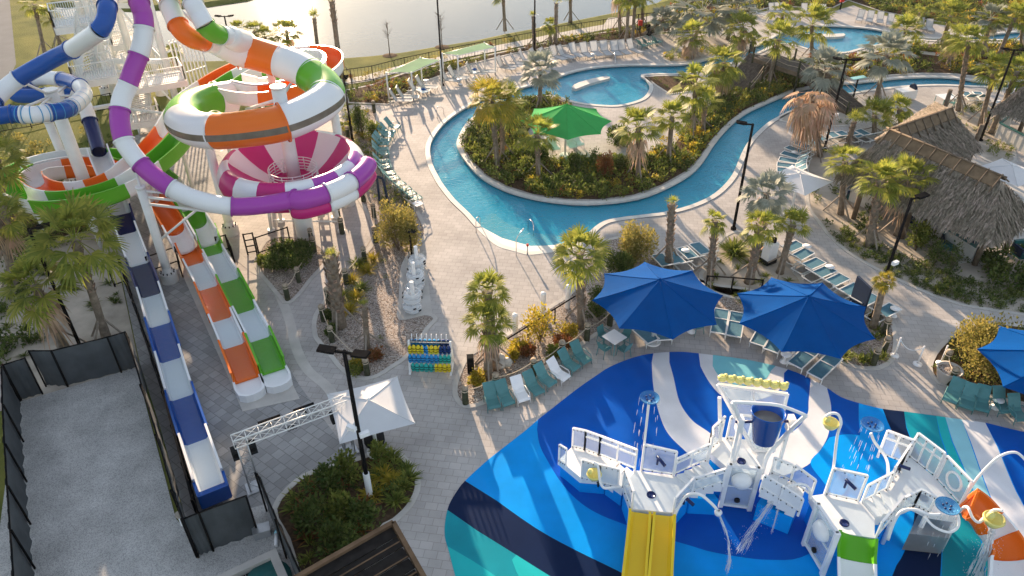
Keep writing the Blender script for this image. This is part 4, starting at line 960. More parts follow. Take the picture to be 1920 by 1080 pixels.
# ---------------------------------------------------------------- truss arch over the plaza
t = thing('truss_arch', G(560,880), 'white lattice truss arch with speakers and dark light bars over the plaza', 'truss arch')
A, B = G(478,914), G(655,845); u = (B-A).normalized(); n = Vector((-u.y, u.x, 0)); TH = 2.55
def truss(mb, p, q, up, w, step=.42):
    d = (q-p); L = d.length; d.normalize(); s = d.cross(up).normalized(); c4 = [s*w/2+up*w/2, -s*w/2+up*w/2, -s*w/2-up*w/2, s*w/2-up*w/2]
    for c in c4: mb.tube([p+c, q+c], .026, 6)
    k = int(L/step)
    for i in range(k):
        a, b = p+d*(L*i/k), p+d*(L*(i+1)/k)
        for j in range(4): mb.tube([a+c4[j], b+c4[(j+1) % 4]], .012, 5); mb.tube([a+c4[j], a+c4[(j+1) % 4]], .012, 5)
for e, nm in ((A, 1), (B, -1)):
    mb = MB(); truss(mb, e+Vector((0,0,.05)), e+Vector((0,0,TH-.15)), n, .36); lg = part(mb, 'truss_leg', 'steel_grey', t)
    mb = MB(); mb.box((e.x,e.y,.03), (.62,.62,.05), math.atan2(u.y,u.x)); part(mb, 'base_plate', 'steel_grey', lg)
    mb = MB(); 
    for k in (-1, 1): c = e+u*nm*.02+n*k*.0+u*k*.3+Vector((0,0,TH-.55)); mb.box(tuple(c), (.26,.3,.46), math.atan2(u.y,u.x)); mb.tube([c-n*.16, c-n*.155], .1, 12, 1)
    part(mb, 'speaker', ['dark_plastic', 'black_metal'], t)
mb = MB(); truss(mb, A-u*.25+Vector((0,0,TH)), B+u*.25+Vector((0,0,TH)), Vector((0,0,1)), .36); part(mb, 'truss_beam', 'white_steel', t)
for f0, f1 in ((.2,.42),(.55,.76)): mb = MB(); p, q = A.lerp(B,f0)+n*.32+Vector((0,0,TH+.1)), A.lerp(B,f1)+n*.32+Vector((0,0,TH+.1)); mb.bar(p, q, .14, .12); mb.bar(p.lerp(q,.5), p.lerp(q,.5)-n*.3, .05); part(mb, 'light_bar', 'black_metal', t)
mb = MB()
for i in range(3): c = A.lerp(B,.45)+u*i*.12+Vector((0,0,TH-.2)); mb.tube([c+Vector((.1*math.cos(a),.1*math.sin(a),-.1+.06*math.sin(2*a))) for a in [2*math.pi*k/10 for k in range(10)]], .014, 5, closed=True)
part(mb, 'cable_loop', 'black_metal', t)
mb = MB(); c = B+u*.42+Vector((0,0,1.5)); mb.box(tuple(c), (.3,.22,.42), math.atan2(u.y,u.x)); part(mb, 'control_box', 'panel_plastic', t)
p = G(703,832); t = thing('covered_drum', p, 'black wrapped drum on the paving below the white square umbrella', 'drum'); mb = MB(); mb.lathe([(.36,0),(.42,.2),(.4,.55),(.3,.75),(.12,.82),(0,.83)], 14, tuple(p)); part(mb, 'cover', 'dark_plastic', t); mb = MB(); mb.tube([p+Vector((.28,.1,.55)), p+Vector((.42,.18,.75))], .05, 8); part(mb, 'handle', 'steel_grey', t)
p = G(883,697); t = thing('speaker_box', p, 'upright black speaker box beside the palm bed', 'speaker'); mb = MB(); mb.box((p.x,p.y,.45), (.3,.3,.9), .1); part(mb, 'cabinet', 'dark_plastic', t); mb = MB(); mb.box((p.x-.0,p.y-.16,.5), (.24,.02,.7), .1); part(mb, 'grille', 'black_metal', t)
# ---------------------------------------------------------------- loungers and chairs (local +x points to the foot end)
def sling(mb, prof, w, th=.015):
    k = len(prof); vs = []
    for x, z in prof: vs += [(x,-w/2,z),(x,w/2,z)]
    for x, z in prof: vs += [(x,-w/2,z-th),(x,w/2,z-th)]
    o = 2*k; fs = []
    for i in range(k-1): a = 2*i; fs += [(a,a+2,a+3,a+1),(o+a,o+a+1,o+a+3,o+a+2),(a,o+a,o+a+2,a+2),(a+1,a+3,o+a+3,o+a+1)]
    fs += [(0,1,o+1,o),(2*k-2,o+2*k-2,o+2*k-1,2*k-1)]
    return mb.add(vs, fs)
def lounger(name, cat, fab, frame, seat, back, w, zs, r=.022, fr_w=None):
    """seat/back = profiles [(x,z)...] head to foot; the hinge is back[-1] == seat[0]"""
    t = thing(name, (0,0,0), '', cat)
    mb = MB(); sling(mb, seat, w-.06); part(mb, 'seat', fab, t)
    mb = MB(); sling(mb, back, w-.06); part(mb, 'backrest', fab, t)
    mb = MB()
    for y in (-w/2, w/2): mb.bar((seat[0][0]-.02,y,zs), (seat[-1][0],y,seat[-1][1]), r*2.2, r*2.2); 
    mb.bar((seat[-1][0],-w/2,seat[-1][1]), (seat[-1][0],w/2,seat[-1][1]), r*2); mb.bar((seat[0][0],-w/2,zs), (seat[0][0],w/2,zs), r*2)
    hx = min(back[0][0], back[-1][0])
    part(mb, 'frame', frame, t)
    mb = MB()
    for y in (-w/2, w/2):
        for p, q in zip(back[:-1], back[1:]): mb.bar((p[0],y,p[1]), (q[0],y,q[1]), r*2)
    mb.bar((back[0][0],-w/2,back[0][1]), (back[0][0],w/2,back[0][1]), r*2); part(mb, 'back_frame', frame, t)
    return t
def legs(t, frame, xs, w, z, r=.02):
    for x, dx in xs:
        for y in (-w/2, w/2): mb = MB(); mb.tube([(x,y,z), (x+dx,y,0)], r, 6); part(mb, 'leg', frame, t)
def white_lounger():
    t = lounger('sun_lounger', 'sun lounger', 'sling_white', 'slide_steel', [(-.1,.36),(.25,.34),(.6,.35),(1.05,.33)], [(-.5,1.1),(-.38,.84),(-.24,.58),(-.1,.36)], .64, .36)
    legs(t, 'slide_steel', [(-.3,-.08),(.92,.06)], .64, .36); 
    for y in (-.32,.32): mb = MB(); mb.bar((-.62,y,.36), (-.1,y,.36), .045); mb.bar((-.55,y,.36),(-.32,y,.7), .03); part(mb, 'rear_rail', 'slide_steel', t)
    return t
def blue_lounger(flat):
    bk = [(-.78,.36),(-.4,.355),(0,.35)] if flat else [(-.60,.80),(-.3,.58),(0,.35)]
    t = lounger('sun_lounger', 'sun lounger', 'sling_blue', 'white_steel', [(0,.35),(.4,.34),(.8,.34),(1.15,.35)], bk, .68, .35)
    legs(t, 'white_steel', [(-.5,-.05),(1.05,.04)], .68, .35)
    mb = MB()
    for y in (-.34,.34): mb.bar((-.78,y,.35), (0,y,.35), .045)
    mb.bar((-.78,-.34,.35), (-.78,.34,.35), .045); part(mb, 'rear_rail', 'white_steel', t); return t
def deck_chair(fab, frame):
    t = thing('deck_chair', (0,0,0), '', 'deck chair'); 
    prof = [(-.62,.98),(-.5,.86),(-.36,.66),(-.22,.46),(-.08,.36),(.15,.35),(.38,.37),(.5,.33)]
    mb = MB(); sling(mb, prof[:5], .58, .03); part(mb, 'backrest', fab, t); mb = MB(); sling(mb, prof[4:], .58, .03); part(mb, 'seat', fab, t)
    for y in (-.31,.31):
        mb = MB(); mb.tube([(-.34,y,0),(-.28,y,.5),(-.2,y,.58),(.3,y,.56),(.36,y,.5),(.42,y,0)], .02, 6); part(mb, 'side_frame', frame, t)
    for x, z in ((.4,.2),(-.29,.35)): mb = MB(); mb.tube([(x,-.31,z),(x,.31,z)], .016, 6); part(mb, 'stretcher', frame, t)
    return t
WL, BF, BRs = Proto(white_lounger()), Proto(blue_lounger(True)), Proto(blue_lounger(False))
TC_, WC_ = Proto(deck_chair('teal_plastic', 'teal_plastic')), Proto(deck_chair('white_plastic', 'white_steel'))
def by_foot(proto, foot, head, zf, zh, off, label, group, scale=1):
    f_, h_ = G(*foot, zf), G(*head, zh); d = f_-h_; rz = math.atan2(d.y, d.x)
    loc = Vector((f_.x-off*math.cos(rz)*scale, f_.y-off*math.sin(rz)*scale, 0)); return proto.put(loc, rz+R0.uniform(-.05,.05), label, scale, group)
LG = 'white sling loungers in the row by the lake'
WLP = [((741,173),(773,188)),((757,167),(785,182)),((782,154),(806,170)),((795,148),(820,164)),((847,136),(864,152)),((862,131),(878,147)),((898,123),(912,138)),((913,120),(930,134)),((950,113),(965,130)),((967,110),(980,124)),((982,105),(994,119)),((997,101),(1009,116)),((1014,98),(1027,114)),((1028,97),(1043,114)),((1048,94),(1060,112)),((1063,92),(1077,109)),((1081,88),(1093,107)),((1097,86),(1110,107)),((1118,85),(1127,105)),((1135,83),(1143,104)),((1153,82),(1163,104)),((1170,82),(1180,102)),((1188,80),(1203,99))]
for i, (h_, f_) in enumerate(WLP):
    lb = f'white sling lounger with raised back beside the nearer lime canopy, {ord_[i]} from its front post' if i < 4 else (f'white sling lounger by the farther lime canopy, {ord_[i-4]} right of the black lamp' if i < 8 else f'white sling lounger with raised back in the long lakeside row, {ord_[22-i]} from the gate end')
    by_foot(WL, f_, h_, .33, 1.0, 1.05, lb, LG, 1.1)
tops = [((1616,20),(1611,38)),((1634,22),(1630,40)),((1653,25),(1650,42)),((1672,29),(1669,46)),((1693,32),(1690,49)),((1709,34),(1707,50)),((1733,38),(1732,54)),((1748,40),(1748,57))]
for i, (h_, f_) in enumerate(tops): by_foot(WL, f_, h_, .33, 1.0, 1.05, f'white sling lounger above the upper right pool, {ord_[i]} along from the red post', 'white loungers above the upper right pool', .95)
tops = [((1426,13),(1440,27)),((1450,8),(1457,25)),((1463,8),(1468,24)),((1476,9),(1482,24)),((1510,8),(1512,26)),((1525,9),(1527,27)),((1545,10),(1548,28))]
for i, (h_, f_) in enumerate(tops): by_foot(WL, f_, h_, .33, 1.0, 1.05, f'white sling lounger at the very top edge behind the palms, {ord_[i]} from its left end', 'white loungers at the top edge', .95)
TP = [(722,221),(712,231),(708,238),(702,247),(698,254),(697,265),(698,273),(699,288),(701,298),(709,312),(716,322),(727,333),(738,342),(747,351),(758,360)]
for i, p in enumerate(TP):
    nx = TP[min(i+1, len(TP)-1)]; pv = TP[max(i-1, 0)]; a, b = G(*nx), G(*pv); d = (b-a); rz = math.atan2(d.y, d.x)-math.pi/2
    loc = G(*p, .95); loc = Vector((loc.x+.6*math.cos(rz), loc.y+.6*math.sin(rz), 0)); TC_.put(loc, rz, f'teal deck chair in the curved row left of the pool, {ord_[i]} from the lamp end', 1, 'teal deck chairs in the curved row')
by_foot(WC_, (790,378), (774,368), .35, .95, .5, 'white deck chair ending the curved teal row above the olive bush', 'white deck chairs')
SPC = [((920,724),(927,764),0),((944,719),(955,758),0),((972,711),(985,750),1),((996,700),(1014,737),0),((1020,687),(1038,720),0),((1046,678),(1064,709),1),((1063,658),(1083,691),0),((1085,643),(1103,678),0)]
n_ = [0, 0]
for h_, f_, wq in SPC:
    i = n_[wq]; n_[wq] += 1
    by_foot(WC_ if wq else TC_, f_, h_, .33, .96, .5, (f'white deck chair between teal ones at the splash pad, {ord_[i]} from the palm end' if wq else f'teal deck chair beside the rope at the splash pad, {ord_[i]} from the palm end'), 'white deck chairs' if wq else 'teal deck chairs at the splash pad', .9)
for i, (h_, f_) in enumerate([((1800,708),(1782,752)),((1825,719),(1813,764)),((1849,725),(1842,769)),((1885,733),(1890,773)),((1912,745),(1920,788))]):
    by_foot(TC_, f_, h_, .33, .96, .5, f'teal deck chair in the row under the big olive bush, {ord_[i]} from the concrete planter', 'teal deck chairs under the olive bush', .9)
for i, (h_, f_) in enumerate([((1205,73),(1212,84)),((1215,70),(1222,81)),((1225,67),(1233,79)),((1233,66),(1240,77))]): by_foot(TC_, f_, h_, .33, .96, .5, f'teal deck chair beyond the lakeside loungers by the black gate, {ord_[i]} from them', 'teal deck chairs by the black gate')
FLT = [((1190,608),(1225,640),'half under the left blue umbrella beside the square table'),((1232,600),(1250,637),'mostly hidden by the left blue umbrella, only its foot showing'),((1358,567),(1344,624),'between the two blue umbrellas, the one nearer the left umbrella'),((1388,570),(1374,630),'between the two blue umbrellas, the one nearer the right umbrella'),((1440,610),(1418,645),'at the lower left rim of the right blue umbrella, farther one'),((1467,622),(1443,657),'at the lower left rim of the right blue umbrella, nearer one'),((1526,652),(1490,685),'at the near rim of the right blue umbrella, left one'),((1571,662),(1527,705),'at the near rim of the right umbrella, closest to the pebbles')]
for h_, f_, l in FLT: by_foot(BF, f_, h_, .35, .36, 1.15, 'flat blue lounger '+l, 'flat blue loungers at the splash pad', 1.0)
PTH = [((1477,466),(1500,455)),((1495,482),(1518,470)),((1514,499),(1538,487)),((1534,514),(1558,502)),((1558,530),(1583,517)),((1585,548),(1610,535)),((1615,567),(1640,553)),((1653,588),(1677,573))]
for i, (h_, f_) in enumerate(PTH): by_foot(BRs, f_, h_, .35, .35, 1.15, f'raised-back blue lounger in the slanting row by the path, {ord_[i]} from the far end', 'blue loungers along the path', 1.0)
for i, (f_, h_) in enumerate([((1230,477),(1250,496)),((1253,474),(1272,491)),((1277,464),(1298,482)),((1301,456),(1320,472))]): by_foot(BRs, f_, h_, .35, .35, 1.15, f'blue sling lounger behind the left blue umbrella, {ord_[i]} from the olive bush', 'blue loungers behind the left umbrella', 1.0)
CUR = [((1457,318),(1492,321)),((1457,307),(1492,312)),((1461,297),(1494,303)),((1466,286),(1497,294)),((1475,275),(1503,285)),((1489,266),(1513,275)),((1507,258),(1528,267)),((1527,252),(1546,262)),((1556,247),(1570,258)),((1573,246),(1589,255)),((1592,246),(1608,254)),((1608,243),(1624,251))]
for i, (f_, h_) in enumerate(CUR): by_foot(BRs, f_, h_, .35, .35, 1.15, f'blue lounger fanned at the river bend, {ord_[i]} from the white square umbrella', 'blue loungers fanned at the river bend', 1.0)
for i, (f_, h_) in enumerate([((1807,172),(1824,186)),((1830,172),(1846,185)),((1776,176),(1798,190))]): by_foot(BRs, f_, h_, .35, .35, 1.15, f'pale lounger on the far deck beside the white table, {ord_[i]} by distance from the river', 'pale loungers on the far deck', 1.0)
# ---------------------------------------------------------------- side tables, dining tables
def side_table():
    t = thing('side_table', (0,0,0), '', 'side table'); mb = MB(); mb.lathe([(.21,.41),(.23,.43),(.23,.45),(0,.455)], 18); part(mb, 'table_top', 'white_plastic', t)
    mb = MB(); mb.lathe([(.2,0),(.19,.04),(.06,.12),(.05,.3),(.1,.41)], 14); part(mb, 'pedestal', 'white_plastic', t); return t
ST_ = Proto(side_table())
for p, l in [((1674,592),'beside the last blue lounger of the path row'),((1865,764),'between the teal chairs under the olive bush'),((1488,296),'among the fanned blue loungers at the river bend'),((1521,262),'at the head of the fanned loungers near the dead palm'),((1510,474),'between the far loungers of the path row'),((1553,513),'in the middle of the path row of loungers'),((1284,482),'between the blue loungers behind the left umbrella'),((862,158),'between two white loungers by the black lamp post'),((890,146),'between the two lounger pairs near the lime canopy'),((800,160),'under the nearer lime canopy'),((1112,110),'in the lakeside row near its middle'),((1470,678),'by the flat loungers at the right umbrella'),((1296,622),'in the shade of the left blue umbrella')]:
    ST_.put(G(*p), 0, 'small round white side table '+l, 1, 'small white side tables')
def low_table(p, l):
    b = G(*p); t = thing('low_table', b, l, 'table'); mb = MB(); mb.box((b.x,b.y,.42), (.6,1.1,.04), .6); part(mb, 'table_top', 'panel_plastic', t)
    for sx in (-1,1):
        for sy in (-1,1): mb = MB(); v_ = Matrix.Rotation(.6,3,'Z') @ Vector((.26*sx,.5*sy,0)); mb.bar(b+v_, b+v_+Vector((0,0,.41)), .035); part(mb, 'leg', 'slide_steel', t)
    q = mb = MB(); mb.box((b.x+.1,b.y+.15,.47), (.3,.42,.06), .5); o = mb.build('folded_towel', 'umbrella_blue', None, b); tag(o, 'folded blue towel on the '+l, 'towel')
low_table((792,179), 'low table between loungers under the nearer lime canopy'); low_table((888,141), 'low table between lounger pairs behind the black lamp')
def table(p, l, rot, s=.8, h=.73):
    b = G(*p); t = thing('dining_table', b, l, 'table'); mb = MB(); mb.box((b.x,b.y,h), (s,s,.035), rot); part(mb, 'table_top', 'panel_plastic', t)
    for sx in (-1,1):
        for sy in (-1,1): mb = MB(); v_ = Matrix.Rotation(rot,3,'Z') @ Vector((s*.43*sx,s*.43*sy,0)); mb.bar(b+v_, b+v_+Vector((0,0,h-.01)), .04); part(mb, 'leg', 'teal_plastic', t)
    return b
def side_chair():
    t = thing('dining_chair', (0,0,0), '', 'chair'); mb = MB(); sling(mb, [(-.2,.45),(0,.43),(.22,.45)], .44, .03); part(mb, 'seat', 'teal_plastic', t)
    mb = MB(); sling(mb, [(-.3,.85),(-.25,.65),(-.2,.47)], .42, .03); part(mb, 'backrest', 'teal_plastic', t)
    for x, dx in ((-.19,-.07),(.2,.05)):
        for y in (-.2,.2): mb = MB(); mb.tube([(x,y,.44),(x+dx,y*1.1,0)], .018, 6); part(mb, 'leg', 'teal_plastic', t)
    for y in (-.24,.24): mb = MB(); mb.tube([(-.25,y,.65),(-.1,y,.66),(.18,y,.64),(.2,y,.45)], .018, 6); part(mb, 'armrest', 'teal_plastic', t)
    return t
SCp = Proto(side_chair())
tb = table((1150,655), 'square white table with teal legs between splash pad and left umbrella', D(40))
for a, l in ((40,'on its far right'),(130,'on its far left'),(220,'on its near left'),(310,'on its near right')):
    SCp.put(tb+Vector((.62*math.cos(D(a)),.62*math.sin(D(a)),0)), D(a+180), 'teal dining chair tucked at the square white table, '+l, 1, 'teal dining chairs at the square table')
SCp.put(G(1306,624), D(200), 'teal dining chair half in the shade of the left blue umbrella', 1)
table((1768,198), 'white table on the far deck near the leaning palm', .2, 1.1); SCp.put(G(1782,202), D(150), 'pale chair beside the white table on the far deck', 1)
for p, a, l in (((1071,272),60,'right of the mast under the green umbrella'),((1084,268),120,'at the right rim under the green umbrella'),((1040,276),30,'at the left under the green umbrella')): by_foot(WC_, (p[0]+5, p[1]+4), p, .35, .35, .5, 'white deck chair '+l, 'white deck chairs')
# ---------------------------------------------------------------- umbrellas
def canopy_umbrella(name, apex, corners, m, label, zc, rise, n=8, R=2.95, sub=6, scal=.085, base=None, ang=None):
    c = sum((G(*p, zc) for p in corners), Vector())/len(corners)
    if ang is None: q = G(*corners[0], zc)-c; ang = math.atan2(q.y, q.x)
    t = thing(name, Vector((c.x,c.y,0)), label, 'umbrella'); mb = MB(); zc0 = zc
    rows = 5; ring = n*sub
    vs = [(c.x, c.y, zc+rise)]
    for r in range(1, rows+1):
        f = r/rows
        for k in range(ring):
            a = ang+2*math.pi*k/ring; w = (k % sub)/sub; bow = 4*w*(1-w)
            p0 = Vector((math.cos(ang+2*math.pi*(k//sub)/n), math.sin(ang+2*math.pi*(k//sub)/n), 0)); p1 = Vector((math.cos(ang+2*math.pi*(k//sub+1)/n), math.sin(ang+2*math.pi*(k//sub+1)/n), 0))
            p = p0.lerp(p1, w)*(1-scal*bow*f*f)*R*f
            vs.append((c.x+p.x, c.y+p.y, zc+rise*(1-f)**1.12-.02*bow*f))
    fs = [(0, 1+k, 1+(k+1) % ring) for k in range(ring)]
    for r in range(rows-1):
        for k in range(ring): k2 = (k+1) % ring; fs.append((1+r*ring+k, 1+(r+1)*ring+k, 1+(r+1)*ring+k2, 1+r*ring+k2))
    mb.add(vs, fs); o = part(mb, 'canopy', m, t)
    if n == 8:
        for f in o.data.polygons: f.use_smooth = False
    sm = MB()
    for k in range(n): a = ang+2*math.pi*k/n; sm.tube([(c.x+R*f*math.cos(a), c.y+R*f*math.sin(a), zc+rise*(1-f)**1.12+.006) for f in (0.02,.2,.4,.6,.8,1)], .016, 5)
    part(sm, 'seam_rib', m, o)
    mb = MB(); mb.tube([(c.x,c.y,0),(c.x,c.y,zc+rise-.05)], .07, 10); part(mb, 'mast', 'white_steel', t)
    mb = MB(); mb.lathe([(.05,zc+rise-.02),(.06,zc+rise+.05),(0,zc+rise+.1)], 10, (c.x,c.y,0)); part(mb, 'finial', 'white_plastic' if n == 4 else m, t)
    mb = MB()
    for k in range(n): a = ang+2*math.pi*k/n; mb.tube([(c.x+.07*math.cos(a),c.y+.07*math.sin(a),zc-.35), (c.x+R*.6*math.cos(a),c.y+R*.6*math.sin(a),zc+rise*.4**1.12-.05)], .018, 5)
    part(mb, 'strut', 'white_steel', t)
    mb = MB(); mb.cyl((c.x,c.y,0), .4, .09, 18); part(mb, 'base_plate', 'white_steel', t); return t
canopy_umbrella('shade_umbrella', None, [(1117,563),(1135,515),(1208,492),(1290,507),(1350,552),(1342,607),(1263,637),(1167,617)], 'umbrella_blue', 'big eight-sided royal blue umbrella left of the pair at the splash pad', 2.5, 1.0)
canopy_umbrella('shade_umbrella', None, [(1388,552),(1443,522),(1535,530),(1615,572),(1633,635),(1580,670),(1473,660),(1397,610)], 'umbrella_blue', 'big eight-sided royal blue umbrella with the lamp post at its right edge', 2.5, 1.0)
canopy_umbrella('shade_umbrella', None, [(1883,725),(1881,663),(1935,625),(2020,620),(2090,660),(2110,725),(2060,780),(1950,775)], 'umbrella_blue', 'big royal blue umbrella cut off by the edge beside the large olive bush', 2.5, 1.0)
canopy_umbrella('shade_umbrella', None, [(982,227),(1010,207),(1063,197),(1113,202),(1140,230),(1120,252),(1063,260),(1002,248)], 'umbrella_green', 'bright green eight-sided umbrella on the planted island', 2.5, 1.15, R=3.05)
canopy_umbrella('square_umbrella', None, [(622,742),(728,715),(770,790),(655,822)], 'umbrella_white', 'white square umbrella behind the near lamp post beside the truss arch', 2.35, .45, n=4, R=1.95, scal=.03)
canopy_umbrella('square_umbrella', None, [(1447,335),(1482,312),(1542,337),(1518,367)], 'umbrella_white', 'white square umbrella at the end of the fanned blue loungers', 2.3, .42, n=4, R=1.95, scal=.03)
canopy_umbrella('square_umbrella', None, [(1843,317),(1872,304),(1945,325),(1915,345)], 'umbrella_white', 'white square umbrella behind the large thatched roof', 2.3, .42, n=4, R=1.95, scal=.03)
def lime(px, hs, label, posts_):
    Q = [G(*p, h) for p, h in zip(px, hs)]; b = G(*posts_[0]); t = thing('shade_canopy', b, label, 'canopy'); mb = MB(); n = 8; vs = []
    for i in range(n+1):
        for j in range(n+1):
            u_, v_ = i/n, j/n; p = Q[0].lerp(Q[1], u_).lerp(Q[3].lerp(Q[2], u_), v_); c = sum(Q, Vector())/4; k = .12*(4*u_*(1-u_)*(2*v_-1)**2+4*v_*(1-v_)*(2*u_-1)**2)*.6; vs.append(p.lerp(c, k))
    f = [(i*(n+1)+j, (i+1)*(n+1)+j, (i+1)*(n+1)+j+1, i*(n+1)+j+1) for i in range(n) for j in range(n)]; mb.add(vs, f, 0, True); part(mb, 'fabric', 'canopy_lime', t)
    for q in Q: mb = MB(); mb.tube([(q.x,q.y,0), q+Vector((0,0,.05))], .06, 8); part(mb, 'post', 'white_steel', t)
    mb = MB()
    for i in range(4): mb.tube([Q[i]-Vector((0,0,.04)), Q[(i+1)%4]-Vector((0,0,.04))], .03, 6)
    part(mb, 'edge_tube', 'white_steel', t)
lime([(724,136),(788,108),(825,112),(771,136)], (2.4,2.5,2.4,2.3), 'lime green fabric canopy on white posts nearest the tube slides', [(729,191)])
lime([(829,100),(908,80),(928,88),(858,104)], (2.4,2.5,2.4,2.3), 'lime green fabric canopy on white posts beyond the black lamp post', [(833,143)])
# ---------------------------------------------------------------- inflatable tubes and life vests
def ring_tube():
    t = thing('inner_tube', (0,0,0), '', 'swim ring'); mb = MB(); mb.tube([(.34*math.cos(a),.34*math.sin(a),.14) for a in [2*math.pi*k/24 for k in range(24)]], .14, 12, closed=True); part(mb, 'ring', 'clear_vinyl', t)
    for a in (.6, 3.5): mb = MB(); mb.box((.47*math.cos(a),.47*math.sin(a),.18), (.05,.15,.06), a); part(mb, 'handle', 'black_metal', t)
    return t
TP_ = Proto(ring_tube())
for p, nm in (((784,515),'far'),((779,546),'middle'),((777,583),'near')):
    b = G(*p); t = thing('tube_post', b, f'white storage post through the {nm} stack of clear swim rings', 'post', 'white posts holding swim rings'); mb = MB(); mb.cyl(tuple(b), .1, 1.75, 14); part(mb, 'post', 'white_plastic', t); mb = MB(); mb.cyl(tuple(b), .3, .05, 16); part(mb, 'foot_plate', 'white_plastic', t)
    for i in range(4): TP_.put(b+Vector((R0.uniform(-.1,.1), R0.uniform(-.12,.1), .06+.265*i)), R0.uniform(0,6), f'clear swim ring with black handles, {["bottom","second lowest","third from the ground","topmost"][i]} in the {nm} stack', 1, 'clear swim rings in three stacks')
A, B = G(772,689), G(848,691); u = (B-A).normalized(); n = Vector((-u.y,u.x,0)); t = thing('vest_rack', (A+B)/2, 'white A-frame rack hung with coloured life vests', 'rack')
for e in (A, B):
    mb = MB(); mb.bar(e-n*.42, e+Vector((0,0,1.55)), .09); mb.bar(e+n*.42, e+Vector((0,0,1.55)), .09); mb.bar(e-n*.5+Vector((0,0,.04)), e+n*.5+Vector((0,0,.04)), .09); part(mb, 'end_frame', 'white_plastic', t)
for z, o in ((1.5,0),(1.1,.12),(.7,.25)):
    for sg in (-1,1): mb = MB(); mb.bar(A+n*o*sg+Vector((0,0,z)), B+n*o*sg+Vector((0,0,z)), .07); part(mb, 'cross_bar', 'white_plastic', t)
for i in range(8):
    p = A.lerp(B,(i+.6)/8.4)+Vector((0,0,1.5)); mb = MB(); mb.tube([p, p+n*.12+Vector((0,0,.34))], .022, 6); part(mb, 'peg', 'white_plastic', t)
def vest(m):
    t = thing('life_vest', (0,0,0), '', 'life vest'); 
    for y in (-.085,.085): mb = MB(); mb.lathe([(0,0),(.08,.02),(.095,.15),(.085,.3),(.05,.42),(0,.44)], 10, (0,y,-.44)); part(mb, 'foam_panel', m, t)
    mb = MB(); 
    for z in (-.15,-.28): mb.lathe([(.1,-.015),(.105,0),(.1,.015)], 10, (0,-.085,z)); mb.lathe([(.1,-.015),(.105,0),(.1,.015)], 10, (0,.085,z))
    part(mb, 'strap', 'black_metal', t); return t
VP_ = {c: Proto(vest('vest_'+c)) for c in ('yellow','blue','teal','navy')}
rz = math.atan2(u.y,u.x)-math.pi/2
rows = [(1.42,.16,['yellow']*3+['blue']+['yellow']*3+['navy','navy'],'top'),(1.02,.3,['blue']*7+['teal','teal'],'middle'),(.62,.42,['teal']*4+['teal']+['yellow']*3,'bottom')]
for z, o, cs, nm in rows:
    for i, c in enumerate(cs):
        k = (i+.7)/(len(cs)+.5) if nm != 'bottom' else (i+1.2)/(len(cs)+1)
        VP_[c].put(A.lerp(B,k)-n*o+Vector((0,0,z)), rz+R0.uniform(-.2,.2), f'{c} life vest hanging in the {nm} row of the white rack', 1, f'{c} life vests in the {nm} row')
for i in range(8): c = 'navy' if i > 5 else 'blue'; VP_[c].put(A.lerp(B,(i+.9)/9)+n*.18+Vector((0,0,1.5)), rz, f'{c} life vest hanging on the far side of the white rack', 1, f'{c} life vests on the far side')
# ---------------------------------------------------------------- odds and ends
def simple(name, label, cat, loc, parts_):
    t = thing(name, loc, label, cat)
    for nm, m, mb in parts_: part(mb, nm, m, t)
    return t
b = G(1428,487); mb = MB(); mb.bar(b, b+Vector((0,0,1.3)), .16); m2 = MB(); m2.box((b.x,b.y,1.35), (.34,.26,.5), .3); m3 = MB(); m3.cyl((b.x,b.y,1.6), .12, .22, 12)
simple('filter_unit', 'slim pale equipment post with a dark cap behind the palm bed', 'equipment', b, [('post','dark_plastic',mb),('housing','wall_white',m2),('cap','dark_plastic',m3)])
b = G(1439,492); mb = MB(); mb.box((b.x,b.y,.75), (.62,.5,1.0), .5); m2 = MB(); m2.box((b.x,b.y,.14), (.7,.58,.28), .5); m3 = MB(); m3.cyl((b.x+.12,b.y+.05,1.25), .13, .24, 12)
simple('equipment_cabinet', 'white boxy cabinet with a dark knob between the two leaning palms', 'cabinet', b, [('body','white_plastic',mb),('plinth','dark_plastic',m2),('knob','dark_plastic',m3)])
a, b2 = G(1592,572), G(1612,592); t = thing('privacy_board', a, 'rounded dark navy board standing behind the right blue umbrella', 'board'); d = (b2-a).normalized(); mb = MB(); n2 = Vector((-d.y,d.x,0)); mb.bar(a+d*.0+Vector((0,0,1.0)), b2+d*.2+Vector((0,0,1.0)), .12, 1.5); part(mb, 'board', 'sofa_navy', t); mb = MB(); mb.bar(a, a+Vector((0,0,.4)), .08); mb.bar(b2, b2+Vector((0,0,.4)), .08); part(mb, 'foot', 'black_metal', t)
a = G(718,380); t = thing('leaning_sign', a, 'navy A-shaped sign frame leaning by the curved teal row', 'sign'); mb = MB(); mb.bar(a+Vector((-.2,0,0)), a+Vector((-.2,.15,1.75)), .12); mb.bar(a+Vector((.35,-.1,0)), a+Vector((.15,.1,1.6)), .12); part(mb, 'upright', 'sofa_navy', t); mb = MB(); mb.bar(a+Vector((-.2,.15,1.7)), a+Vector((.15,.1,1.6)), .12); part(mb, 'cross_bar', 'sofa_navy', t)
for p, l in (((1575,18),'red-topped post at the far path beyond the upper pool'),((1199,63),'red sign box on a post by the black gate')):
    b = G(*p); mb = MB(); mb.bar(b, b+Vector((0,0,.9)), .12); m2 = MB(); m2.box((b.x,b.y,1.05), (.4,.25,.5)); simple('sign_post', l, 'sign', b, [('post','black_metal',mb),('sign_box','red_paint',m2)])
